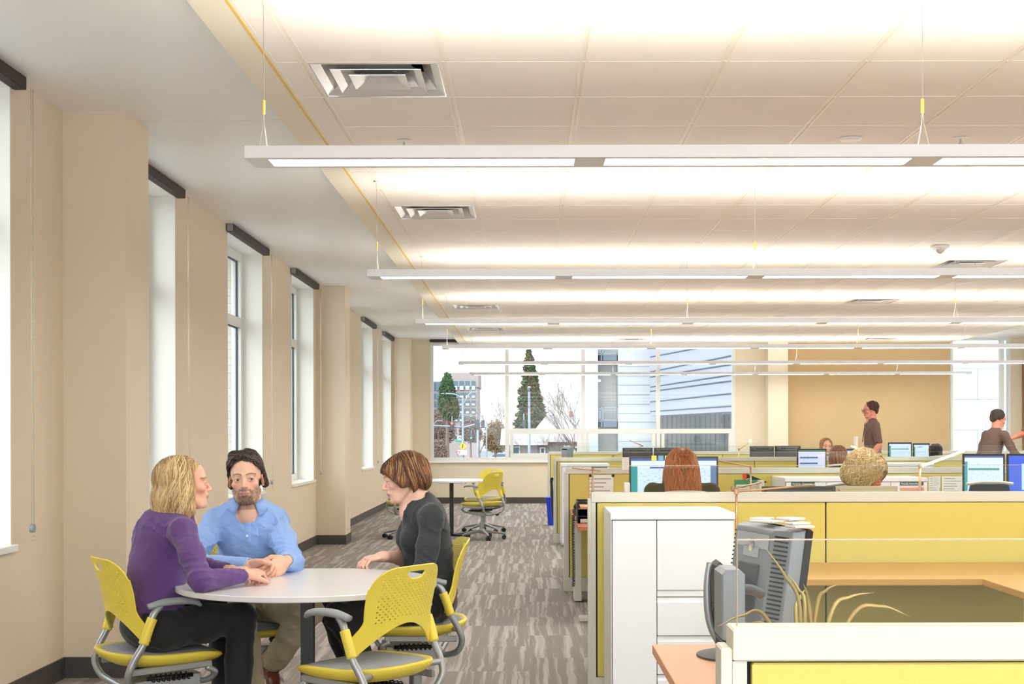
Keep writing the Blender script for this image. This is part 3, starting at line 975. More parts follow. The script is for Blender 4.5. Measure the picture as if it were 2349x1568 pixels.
monitor(cx, 10.2, zt, w * 1.06, .30, -.15, 'lit teal-striped monitor beside the pinned papers', 'teal', 'black')
cx, w, zt = mpx(2310, 2400, 1043, 10.2)
monitor(cx, 10.2, zt, w, .30, -.1, 'lit bright blue monitor at the edge of the frame', 'blue', 'black')
cx, w, zt = mpx(1827, 1896, 1030, 15.3)
monitor(cx, 15.3, zt, w, .28, .1, 'lit monitor with dark heading rows beside the brown-haired person', 'rows', 'black')
cx, w, zt = mpx(1928, 1981, 1030, 15.3)
monitor(cx, 15.3, zt, w, .28, 0, 'pale blue lit monitor on the far side of the brown-haired person', 'page', 'black')
for (a, b_, y, lab) in ((1428, 1497, 1027, 'dark monitor back nearest the aisle, seen through green glass'), (1500, 1560, 1027, 'dark monitor back partly behind the red hair'),
                        (1720, 1775, 1024, 'dark monitor back next to the small lamp by the pier'), (1777, 1836, 1023, 'dark monitor back beside the person peering over')):
    cx, w, zt = mpx(a, b_, y, 17.1)
    monitor(cx, 17.1, zt, w, .27, PI, lab, None, 'darkgrey')
cx, w, zt = mpx(2037, 2091, 1016, 20.4)
monitor(cx, 20.4, zt, w, .26, 0, 'lit teal monitor in the far row, before the tan wall', 'teal', 'black')
cx, w, zt = mpx(2094, 2132, 1018, 20.4)
monitor(cx, 20.4, zt, w, .26, 0, 'lit pale monitor beside the black-haired person in the far row', 'page', 'black')
cx, w, zt = mpx(1281, 1306, 1024, 17.0)
monitor(cx + .05, 17.0, zt, .34, .26, PI / 2 + .3, 'grey monitor turned away at the aisle end of a far cubicle', None, 'dell')

# the foreground monitor: seen from behind, screen to the right
def big_monitor():
    r = thing('monitor', 'graphite monitor seen from behind in the foreground, beside the plant leaves', 'monitor', (.72, 3.98, .70), -math.atan2(.97, .25) - .0)
    r.rotation_euler.z = math.radians(-76)
    # local: X along the screen's width, +Y the back
    r.rotation_euler.z = math.radians(-76) + PI
    R = Matrix.Rotation(math.radians(8), 3, 'X'); pv = Vector((0, 0, .22))
    w, h, zc = .41, .345, .215
    def P(x, y, z): return R @ (Vector((x, y, z)) ) + Vector((0, 0, zc))
    MB().box((-w / 2, -.012, zc - h / 2), (w / 2, .01, zc + h / 2), R, (0, 0, zc), bev=.006).build('bezel', M['black'], r)
    MB().box((-w / 2 + .016, -.0145, zc - h / 2 + .016), (w / 2 - .016, -.0125, zc + h / 2 - .016), R, (0, 0, zc)).build('screen', mat('dark_glossy_screen', (20, 20, 24), .08), r)
    b = MB()
    rings = []
    for qx, qz, yy in ((.5, .5, .010), (.49, .49, .026), (.475, .47, .045), (.33, .46, .075), (.31, .43, .078)):
        rings.append([P(-w * qx, yy, -h * qz), P(w * qx, yy, -h * qz), P(w * qx, yy, h * qz * .98), P(-w * qx, yy, h * qz * .98)])
    b.loft(rings)
    b.build('back_housing', M['dell'], r, bevel=.004)
    # light collar near the top with an embossed badge, vents on both slopes
    MB().box((-w * .28, .079, zc + h * .28), (w * .28, .081, zc + h * .40), R, (0, 0, zc)).box((-w * .13, .079, zc + h * .20), (w * .13, .081, zc + h * .29), R, (0, 0, zc)).build('top_grille', mat('pale_grille', (190, 200, 210), .4, bump=.6, bscale=300), r)
    MB().lathe(tuple(P(0, .083, h * .30)), [(.0, -.001), (.02, 0), (.02, .001), (.0, .002)], n=20, axis='y').build('badge', M['chrome'], r)
    vt = MB()
    for s in (-1, 1):
        for k in range(22):
            z = h * .40 - k * h * .037
            a, c = P(s * w * .35, .0745, z), P(s * w * .455, .053, z)
            vt.tube([a, c], .0026, n=6, sub=1)
    vt.build('vent_slots', M['black'], r)
    MB().box((-.07, .078, zc - .09), (.07, .084, zc + .05), R, (0, 0, zc), bev=.003).build('mount_recess', M['darkgrey'], r)
    MB().tube([tuple(P(0, .08, -.02)), tuple(P(0, .13, -.03)), (0, .14, .10), (0, .12, .015)], [.028, .03, .026, .026], n=14).build('stand_arm', M['darkgrey'], r, smooth=True)
    MB().lathe((0, .10, 0), [(.13, 0), (.13, .006), (.10, .012), (.03, .016)], n=32).build('foot', M['darkgrey'], r, auto=True)
    pt = MB()
    for k in range(2):
        pt.box((w * .30 + .0, .05, zc - h * .30 - .045 * k), (w * .30 + .035, .06, zc - h * .30 + .018 - .045 * k), R, (0, 0, zc))
    pt.build('usb_ports', M['dark'], r)
    for k, (dx, dz, ln) in enumerate(((-.2, .0, .07), (-.17, .008, .07), (-.14, .018, .06), (.02, .0, .09), (.06, .006, .05))):
        o = MB().box((-ln / 2, -.03, 0), (ln / 2, .03, .007), bev=.002).build('white_clip', M['white'], None)
        o.parent = r
        o.location = P(dx, .03, h / 2 + .001) + Vector((0, 0, dz))
        o.rotation_euler = (0, .0, .15 * k)
    return r
big_monitor()

# slim docked computers on a curved silver stand, in front of the monitor
r = thing('computer_stand', 'curved silver stand with a thin dark computer strapped to it, over the peach desk', 'computer stand', (.49, 3.18, .70))
k_ = F / 3.18
def q(x, y, d=0.0):
    p = at(x, y, 3.18 + d); return (p.x - .49, p.y - 3.18, p.z - .70)
MB().tube([q(1627, 1290), q(1622, 1340), q(1624, 1400), q(1634, 1445), q(1662, 1500), q(1672, 1560)], [.007, .009, .010, .010, .010, .011], n=12).build('curved_arm', M['silver'], r, smooth=True)
a0, a1 = q(1637, 1287), q(1656, 1460)
MB().box((a0[0], -.04, a1[2]), (a1[0], .05, a0[2]), bev=.008).build('thin_computer', M['darkgrey'], r)
MB().box((a0[0] - .008, -.05, q(0, 1398)[2]), (a1[0] + .012, .06, q(0, 1387)[2]), bev=.002).build('strap', M['black'], r)
MB().box((a1[0], -.02, q(0, 1325)[2]), (a1[0] + .022, .03, q(0, 1300)[2]), bev=.004).build('bracket', M['darkgrey'], r)
MB().tube([q(1657, 1350), q(1663, 1400), q(1658, 1440), q(1664, 1480), q(1660, 1530)], .004, n=8).tube([q(1661, 1345), q(1668, 1390), q(1664, 1450), q(1667, 1500)], .003, n=8).build('cable', M['black'], r, smooth=True)
MB().box((-.02, -.16, 0), (.16, .14, .012), bev=.004).build('foot', M['silver'], r)
r = thing('dock_computer', 'grey upright computer box behind the near panel end, joined to the monitor mount', 'computer', (.50, 3.0, .70))
def q(x, y):
    p = at(x, y, 3.0); return (p.x - .515, 0, p.z - .70)
a0, a1 = q(1664, 1303), q(1716, 1470)
MB().box((a0[0], -.05, a1[2]), (a1[0], .08, a0[2]), bev=.010).build('case', M['dell'], r)
MB().box((a0[0] + .012, -.055, a1[2] - .0), (a1[0] - .012, .07, a1[2] + .02), bev=.004).build('dark_base', M['black'], r)
MB().box((a0[0], -.05, 0), (a1[0], .06, a1[2] + .005), bev=.003).build('foot', M['black'], r)
MB().tube([(a1[0], .02, a0[2] - .05), (a1[0] + .03, .05, a0[2] - .055), (a1[0] + .06, .1, a0[2] - .07)], .012, n=10).build('mount_arm', M['darkgrey'], r, smooth=True)

# plant behind the foreground panel
pot = thing('potted_plant', 'spiky plant with thin arching green and orange leaves behind the foreground glass', 'plant', (.505, 2.42, .70))
MB().lathe((0, 0, 0), [(.045, 0), (.06, .1), (.065, .16), (.06, .16), (.055, .15)], n=28).build('pot', mat('terracotta_pot', (176, 110, 76), .7), pot, auto=True)
MB().lathe((0, 0, .13), [(.05, 0), (.052, .012), (.0, .016)], n=20).build('soil', mat('potting_soil', (60, 46, 36), .9, bump=.8), pot)
lfm = mat('variegated_leaf', (172, 190, 104), .45, bscale=7, tint=(220, 158, 112))
Yl = 2.42
leaves = [[(1850, 1470), (1835, 1400), (1800, 1320), (1756, 1258)], [(1855, 1470), (1846, 1400), (1830, 1350), (1808, 1318)], [(1860, 1470), (1872, 1400), (1895, 1355), (1926, 1340)],
          [(1880, 1470), (1905, 1410), (1950, 1370), (2004, 1360)], [(1885, 1475), (1950, 1420), (2020, 1392), (2088, 1416)], [(1840, 1470), (1826, 1420), (1836, 1370), (1848, 1350)],
          [(1830, 1480), (1760, 1420), (1700, 1412), (1645, 1437)], [(1828, 1480), (1760, 1440), (1700, 1448), (1655, 1462)], [(1865, 1470), (1858, 1410), (1850, 1360), (1842, 1340)]]
for i, pts in enumerate(leaves):
    P3 = []
    for k, (x, y) in enumerate(pts):
        d = Yl + (.02 if i % 2 else -.02) * k
        p = at(x, y, d); P3.append((p.x - .505, p.y - 2.42, p.z - .70))
    P3[0] = ((i - 4) * .006, 0, .14)
    Pv = [Vector(p) for p in P3]
    C = []
    for a_ in range(3):
        q0, q1, q2, q3_ = (Pv[a_ - 1] if a_ else Pv[0] * 2 - Pv[1]), Pv[a_], Pv[a_ + 1], (Pv[a_ + 2] if a_ < 2 else Pv[3] * 2 - Pv[2])
        for t_ in [k_ / 8 for k_ in range(8)]:
            C.append(.5 * ((2 * q1) + (q2 - q0) * t_ + (2 * q0 - 5 * q1 + 4 * q2 - q3_) * t_ * t_ + (3 * q1 - q0 - 3 * q2 + q3_) * t_ ** 3))
    C.append(Pv[3])
    rows = []
    for k_, c_ in enumerate(C):
        T_ = (C[min(k_ + 1, len(C) - 1)] - C[max(k_ - 1, 0)]).normalized()
        sd = (T_.cross(Vector((0, 1, 0))) * .8 + Vector((0, .6, 0))).normalized()
        nn = T_.cross(sd).normalized()
        w_ = .0044 * (.35 + .65 * min(1, k_ / 8)) * max(.06, 1 - (k_ / (len(C) - 1)) ** 3)
        rows.append([c_ - sd * w_ + nn * w_ * .35, c_, c_ + sd * w_ + nn * w_ * .35, c_ + nn * .0008])
    MB().loft(rows).build('leaf', lfm, pot, smooth=True)

# ---------------------------------------------------------------- task lamps
def task_lamp(pts, label, lit=False, stem=None, Y=6.3, r0=.008):
    p0 = at(*stem[0], Y); p1 = at(*stem[1], Y); p1.z = .70; p1.x = p0.x
    r = thing('task_lamp', label, 'lamp', (p1.x, Y, p1.z), 0, 'slim bar task lamps')
    def loc(px): q_ = at(px[0], px[1], Y + (px[2] if len(px) > 2 else 0)); return q_ - Vector((p1.x, Y, p1.z))
    MB().cyl((0, 0, 0), loc(stem[0]), r0 * .8, n=12).build('stem', M['bronze'], r, smooth=True)
    MB().lathe((0, 0, 0), [(.05, 0), (.05, .008), (.01, .014)], n=20).build('foot', M['bronze'], r, auto=True)
    a, b = loc(pts[0]), loc(pts[1])
    MB().tube([a, b], r0 * .9, n=10, sub=1, flat=(.7, 1.4)).build('light_bar', M['lamp_on'] if lit else M['bronze'], r, smooth=True)
    MB().lathe(tuple(loc(stem[0])), [(.012, -.012), (.012, .012)], n=12).build('joint', M['bronze'], r)
    if len(pts) > 2:
        MB().tube([loc(pts[2]), loc(pts[3])], r0 * .8, n=10, sub=1).build('arm', M['bronze'], r, smooth=True)
    return r
task_lamp([(1691, 1128), (1868, 1113, .1)], 'bronze bar lamp standing behind the graphite monitor, arm reaching over the panel', stem=[(1689, 1128), (1689, 1350)], Y=6.62)
task_lamp([(1684, 1121), (1745, 1107, .1)], 'short bronze lamp arm rising just beyond the bronze bar lamp', stem=[(1681, 1120), (1681, 1260)], Y=7.4)
task_lamp([(2118, 1069), (2210, 1036, .2)], 'brightly lit bar lamp before the blue and teal monitors', True, stem=[(2110, 1070), (2110, 1215)], Y=9.7, r0=.012)
task_lamp([(1405, 1046), (1475, 1023, .1), (1475, 1023), (1443, 1009)], 'lamp with a pale arm and a raised dark arm, by the far window band', stem=[(1405, 1046), (1405, 1103)], Y=17.45)
task_lamp([(1648, 1057), (1722, 1071)], 'slim pale lamp bar slanting down beside the wide monitor', stem=[(1722, 1071), (1722, 1185)], Y=11.0, r0=.01)
task_lamp([(1696, 1031), (1718, 1017)], 'small slanted lamp below the light switch on the pale pier', stem=[(1695, 1031), (1695, 1100)], Y=17.45)
task_lamp([(1312, 1073), (1377, 1080)], 'bronze lamp over the letter tray bay', stem=[(1360, 1076), (1360, 1190)], Y=10.8)
task_lamp([(1977, 1036), (2002, 1043)], 'small lit lamp head above the curly blonde hair', True, stem=[(2012, 1046), (2012, 1140)], Y=15.5, r0=.014)
task_lamp([(1953, 1024), (1964, 1028)], 'tiny lit lamp by the walking person', True, stem=[(1966, 1030), (1966, 1095)], Y=17.45, r0=.014)

# ---------------------------------------------------------------- small things on the desks
# letter tray
p = at(1323, 1186, 9.9)
r = thing('letter_tray', 'black wire-mesh letter tray on the red-brown desk by the aisle', 'letter tray', (p.x, 9.75, .70))
w_, d_, h_ = .30, .34, .155
t = MB()
for x in (0, w_):
    t.box((x, 0, 0), (x + .003, d_, h_))
t.box((0, d_, 0), (w_, d_ + .003, h_)).box((0, 0, 0), (w_, d_, .003)).box((0, 0, .05), (w_, d_, .053)).box((0, 0, .1), (w_, d_, .103))
t.build('mesh_shelves', mat('black_wire_mesh', (52, 52, 54), .5, bump=.6, bscale=400), r)
rr = MB()
for z in (0, h_):
    rr.tube([(0, 0, z), (w_, 0, z), (w_, d_, z), (0, d_, z)], .004, n=6, sub=1, closed=True)
for x in (0, w_):
    rr.cyl((x, 0, 0), (x, 0, h_), .004, n=6)
rr.build('wire_rim', M['black'], r)
MB().box((.02, .02, .104), (w_ - .02, d_ - .02, .122)).build('paper_stack', M['woodpeach'], r)
MB().box((.02, .02, .004), (w_ - .02, d_ - .02, .03)).build('lower_paper_stack', M['paper'], r)
# phone
p = at(1350, 1150, 10.4)
r = thing('desk_phone', 'black desk phone behind the letter tray, only its handset showing', 'phone', (p.x, 10.4, .70), .3)
MB().box((-.1, -.09, 0), (.1, .1, .05), Matrix.Rotation(.25, 3, 'X'), bev=.01).build('base', M['black'], r)
MB().tube([(-.07, -.08, .07), (-.075, -.03, .10), (-.075, .04, .105), (-.07, .09, .08)], [.024, .018, .018, .024], n=12).build('handset', M['black'], r, smooth=True)
MB().box((-.02, -.03, .055), (.06, .02, .062), bev=.002).build('label_strip', M['red'], r)
# coiled cord
pts = []
p0, p1 = at(1311, 1180, 9.9), at(1310, 1345, 9.9)
for i in range(46 * 8):
    a = 2 * PI * i / 8
    z = p0.z + (p1.z - p0.z) * i / (46 * 8)
    pts.append((.325 + .010 * math.cos(a) - .002 * math.sin(i / 60), 9.9 + .010 * math.sin(a), z))
cd = MB().tube([(.36, 9.95, .706), (.33, 9.92, .712)] + pts, .0028, n=5, sub=1)
cd = cd.build('phone_cord', M['black'], None, smooth=True)
tag(cd, 'black coiled phone cord hanging from the red-brown desk beside the aisle', 'cord')
# papers pinned on the third panel
def sheet(x0, x1, y0, y1, Y, label, group, m='paper', lines=8, name='pinned_paper', cat='paper'):
    a, b = at(x0, y0, Y), at(x1, y1, Y)
    o = thing(name, label, cat, ((a.x + b.x) / 2, Y, b.z), 0, group)
    w, h = (b.x - a.x), a.z - b.z
    MB().box((-w / 2, -.002, 0), (w / 2, 0, h)).build('page', M[m] if isinstance(m, str) else m, o)
    if lines:
        tx = MB()
        rnd = random.Random(x0)
        for k in range(lines):
            z = h * (.9 - .8 * k / lines)
            tx.box((-w * .4, -.0026, z - h * .012), (-w * .4 + w * .8 * rnd.uniform(.5, 1), -.002, z + h * .012))
        tx.build('printed_lines', M['ink'], o)
    return o
YA = YP[2] - .001
for (a, b, c, d, lab) in ((1357, 1407, 1089, 1180, 'large white paper pinned to the yellow panel by the letter tray'), (1352, 1358, 1090, 1180, 'narrow white paper strip pinned beside the large paper')):
    sheet(a, b, c, d, YA, lab, 'papers pinned on the third panel')
pin = MB().lathe((0, 0, 0), [(.012, 0), (.012, .008), (.006, .012)], n=12, axis='y')
for (px, lab) in ((1354, 'black round pin on the upper corner of the narrow paper strip'), (1406, 'black round pin on the upper corner of the large pinned paper')):
    q_ = at(px, 1091, YA - .012)
    o = MB().lathe((0, 0, 0), [(.006, -.004), (.012, 0), (.012, .01)], n=12, axis='y').build('push_pin', M['black'], None)
    o.location = q_ + Vector((0, .0, 0)); tag(o, lab, 'pin', 'black push pins')
sheet(1427, 1446, 1050, 1078, 11.494, 'pink-white list card above the panel beside the wide monitor', 'papers pinned on the third panel', lines=5)
o = MB().box((-.018, -.05, 0), (.018, .05, .23), bev=.002).build('paper_stack', M['paper'], None)
q_ = at(1438, 1107, 9.75); o.location = (q_.x, 9.75, .70); o.scale.z = (q_.z - .70) / .23
tag(o, 'upright white file standing left against the wide monitor', 'file')
tb = thing('tissue_box', 'open tissue box with a white tissue standing up, just over the near panel', 'tissue box', (at(1413, 1120, 8.9).x, 9.5, .70))
MB().box((-.06, -.06, 0), (.06, .06, .10), bev=.004).build('box', M['paper'], tb)
MB().add([(-.05, 0, .1), (.045, .02, .1), (.06, -.01, .18), (.02, .02, .215), (-.02, -.02, .20), (-.05, .02, .17), (0, .03, .12)], [(0, 1, 2, 3, 4, 5), (0, 6, 1), (1, 6, 2), (2, 6, 3), (3, 6, 4), (4, 6, 5), (5, 6, 0)]).build('tissue', M['white'], tb)
# pennant and green framed sheet
a = at(1704, 1086, YA); b = at(1760, 1106, YA)
r = thing('pennant', 'dark green felt pennant with a red band pinned to the yellow panel', 'pennant', (a.x, YA, b.z))
L_ = b.x - a.x; h_ = a.z - b.z
MB().add([(.03, -.003, h_ * .95), (.03, -.003, -.06), (L_, -.003, 0), (.03, 0, h_ * .95), (.03, 0, -.06), (L_, 0, 0)], [(0, 1, 2), (5, 4, 3), (0, 3, 4, 1), (1, 4, 5, 2), (2, 5, 3, 0)]).build('felt', mat('dark_green_felt', (44, 62, 58), .9), r)
MB().box((0, -.004, -.065), (.032, 0, h_)).build('band', mat('orange_red_felt', (226, 84, 44), .9), r)
g = MB()
g.tube([(.05 + .032 * math.cos(t_), -.005, .0 + .028 * math.sin(t_)) for t_ in [PI * 2 * k / 14 for k in range(14)]], .0022, n=5, sub=1, closed=True)
for dx in (-.012, 0, .012):
    g.box((.05 + dx - .002, -.006, -.016), (.05 + dx + .002, -.003, .014))
g.build('emblem', M['paper'], r)
fgreen = mat('green_folder', (70, 140, 96), .6)
o = sheet(1684, 1741, 1101, 1150, 11.3, 'printed sheet in a green frame under the pennant', 'papers pinned on the third panel', m=fgreen, lines=0)
w_ = .19
MB().box((-w_ / 2 + .006, -.006, 0), (w_ / 2 - .0, -.002, .14)).build('white_sheet', M['paper'], o)
tx = MB()
for k in range(9):
    tx.box((-w_ * .42, -.0066, .125 - k * .014), (w_ * .44, -.006, .129 - k * .014))
tx.build('printed_lines', M['ink'], o)
o = MB().box((-.02, -.06, 0), (.02, .06, .25), bev=.002).build('box_file', M['cream'], None)
q_ = at(1745, 1102, 11.2); o.location = (q_.x, 11.2, .70); o.scale.z = (q_.z - .7) / .25
tag(o, 'cream box file standing beside the green framed sheet', 'file')
for (a_, b_, c_, d_, lab) in ((2130, 2155, 1095, 1140, 'pinned paper beside the second name plate cabinet'), (2140, 2157, 1094, 1120, 'smaller pinned paper with a dark dot'), (2160, 2210, 1094, 1145, 'wide printed sheet pinned between cabinet and teal monitor')):
    sheet(a_, b_, c_, d_, YA - (.003 if a_ == 2140 else 0), lab, 'papers pinned on the third panel', lines=7)
# blue bin and cables at the far end
p = at(1268, 1150, 19.9)
r = thing('recycling_bin', 'blue plastic recycling bin on the carpet by the far panel end', 'bin', (p.x + .035, 19.8, 0))
MB().loft([[(-.11, -.09, 0), (.11, -.09, 0), (.11, .09, 0), (-.11, .09, 0)], [(-.14, -.11, .40), (.14, -.11, .40), (.14, .11, .40), (-.14, .11, .40)]]).build('tub', M['blue'], r, bevel=.008)
MB().box((-.15, -.12, .385), (.15, .12, .41), bev=.006).build('rim', M['blue'], r)
cb = MB()
for k in range(4):
    P3 = []
    for (x, y) in ((1278, 1092), (1266, 1096), (1264, 1120), (1266 + k, 1160), (1268, 1185), (1276, 1198)):
        p = at(x + k * 1.2, y + k, 17.9); P3.append((p.x, p.y + k * .01, p.z))
    cb.tube([(.64, 17.5, .665), (.50, 17.75, .62)] + P3[1:], .009, n=6)
o = cb.build('cable_bundle', M['cable'], None, smooth=True)
tag(o, 'bundle of dark blue cables hanging beside the far panel end above the blue bin', 'cables')
o = MB().box((-.05, -.004, -.0), (.02, .02, .05), bev=.003).build('outlet', M['black'], None)
q_ = at(1360, 1333, 11.49); o.location = (q_.x, 11.489, q_.z - .02); tag(o, 'black power outlet in the base of the yellow panel under the red-brown desk', 'outlet')
o = MB().box((-.035, -.006, -.055), (.035, 0, .055), bev=.003).build('light_switch', M['white'], None)
q_ = at(1721, 1014, YF - .002); o.location = q_; tag(o, 'white light switch plate on the pale pier by the far window', 'switch')
# dark mesh task chairs behind the panels
r = thing('office_chair', 'dark mesh office chair back in front of the teal monitor', 'chair', (at(2275, 1105, 9.2).x, 9.2, 0))
MB().loft([[(-.11 - .02 * k, .02 * k, .75 + .09 * k), (.11 + .02 * k, .02 * k, .75 + .09 * k), (.11 + .02 * k, .02 * k + .015, .75 + .09 * k), (-.11 - .02 * k, .02 * k + .015, .75 + .09 * k)] for k in range(3)] +
          [[(-.13, .04, 1.0), (.13, .04, 1.0), (.13, .06, 1.0), (-.13, .06, 1.0)]]).build('backrest', mat('dark_mesh_back', (54, 58, 56), .8, bump=.5, bscale=300), r, bevel=.01)
MB().tube([(-.16, .04, 1.0), (-.06, .035, 1.012), (.06, .035, 1.012), (.16, .04, 1.0)], .011, n=8).build('top_rail', M['cream'], r, smooth=True)
MB().box((-.22, .05, .42), (.22, .48, .48), bev=.02).build('seat', M['black'], r)
MB().tube([(0, .05, .80), (0, -.02, .6), (0, .1, .42)], .025, n=8).build('back_support', M['black'], r)
MB().cyl((0, .26, .08), (0, .26, .42), .03, n=12).build('column', M['black'], r)
for k in range(5):
    a = 2 * PI * k / 5
    MB().tube([(0, .26, .09), (.27 * math.cos(a), .26 + .27 * math.sin(a), .06)], [.03, .018], n=8, sub=1).build('leg', M['black'], r)
    MB().cyl((.27 * math.cos(a) - .02, .26 + .27 * math.sin(a), .03), (.27 * math.cos(a) + .02, .26 + .27 * math.sin(a), .03), .03, n=12).build('caster', M['black'], r)
DARKCHAIR = r
r['group'] = 'dark office chairs in the cubicles'
# ---------------------------------------------------------------- round tables
def round_table(x, y, label, rad=.54, rz=0.0):
    r = thing('round_table', label, 'table', (x, y, 0), rz, 'round white meeting tables')
    MB().lathe((0, 0, .716), [(rad - .003, 0), (rad, .003), (rad, .021), (rad - .003, .024)], n=96).build('tabletop', M['laminate'], r, auto=True)
    MB().box((-.026, -.026, .03), (.026, .026, .70), bev=.003).build('leg', M['legblack'], r)
    MB().box((-.16, -.16, .70), (.16, .16, .716)).build('mounting_plate', M['legblack'], r)
    f = MB()
    for k in range(4):
        R = Matrix.Rotation(PI / 4 + k * PI / 2, 3, 'Z')
        f.box((0, -.028, .0), (.34, .028, .03), R, (0, 0, 0), bev=.004)
    f.build('base', M['legblack'], r)
    return r
round_table(-.93, 5.62, 'round white table in the foreground with a single black leg, people seated round it')
round_table(-1.03, 17.75, 'round white table far back by the window wall, among empty yellow chairs', .50)

# ---------------------------------------------------------------- yellow office chair
def contour_sheet(f, x0, x1, z0, z1, h):
    """filled outline of f(x,z)<0 on a grid, edges cut clean: returns verts (x,z), polygons"""
    nx, nz = int((x1 - x0) / h) + 2, int((z1 - z0) / h) + 2
    gx_ = x0 + np.arange(nx) * h
    gz_ = z0 + np.arange(nz) * h
    X, Z = np.meshgrid(gx_, gz_, indexing='ij')
    D = f(X, Z)
    D[np.abs(D) < 1e-5] = 1e-5
    vs, fs, cache = [], [], {}
    def vert(key, p):
        if key not in cache:
            cache[key] = len(vs); vs.append(p)
        return cache[key]
    ins = D < 0
    for i in range(nx - 1):
        for j in range(nz - 1):
            c = [(i, j), (i + 1, j), (i + 1, j + 1), (i, j + 1)]
            s = [ins[q] for q in c]
            if not any(s): continue
            poly = []
            for k in range(4):
                a, b = c[k], c[(k + 1) % 4]
                if s[k]: poly.append(vert(a, (X[a], Z[a])))
                if s[k] != s[(k + 1) % 4]:
                    t = D[a] / (D[a] - D[b])
                    poly.append(vert((min(a, b), max(a, b)), (X[a] + (X[b] - X[a]) * t, Z[a] + (Z[b] - Z[a]) * t)))
            if len(poly) >= 3: fs.append(tuple(poly))
    return vs, fs

def back_fn(X, Z):
    Z = .862 - (.862 - Z) / .86
    ax = np.abs(X)
    t = np.clip((.635 - Z) / .11, 0, 1)
    hw = .196 + .006 * np.sin((Z - .62) * 14) + .056 * t * t * (3 - 2 * t)
    ztop = .862 - .012 * (ax / .2) ** 2 - .085 * (1 - np.sqrt(np.clip(1 - (np.clip(ax - .105, 0, .0899) / .09) ** 2, 0, 1)))
    zb = .605 - .12 * np.clip(ax / .21, 0, 1) ** 1.8
    zb = np.where(ax > .205, .483 + (ax - .205) * .1, zb)
    d = np.maximum(np.maximum(ax - hw, Z - ztop), zb - Z)
    # grip hole
    g = np.maximum(((X / .052) ** 2 + ((Z - .832) / .030) ** 2 - 1) * .02, (Z - .8375))
    d = np.maximum(d, -g)
    # perforation: staggered round holes
    p = .0165
    u, v = (X + Z) / p * .7071, (X - Z) / p * .7071
    du, dv = (u - np.round(u)) * p, (v - np.round(v)) * p
    cu, cv = np.round(u) * p * .7071, np.round(v) * p * .7071
    hx, hz = (cu + cv), (cu - cv)
    okh = (np.abs(hx) < .158) & (hz > .635 - .022 * (np.abs(hx) / .158) ** 2 * 1.6) & (hz < .835 - .5 * np.clip(np.abs(hx) - .10, 0, 1)) & \
          ~((np.abs(hx) < .066) & (hz > .788))
    hr = np.sqrt(du * du + dv * dv)
    return np.where(okh, np.maximum(d, .0042 - hr), d)

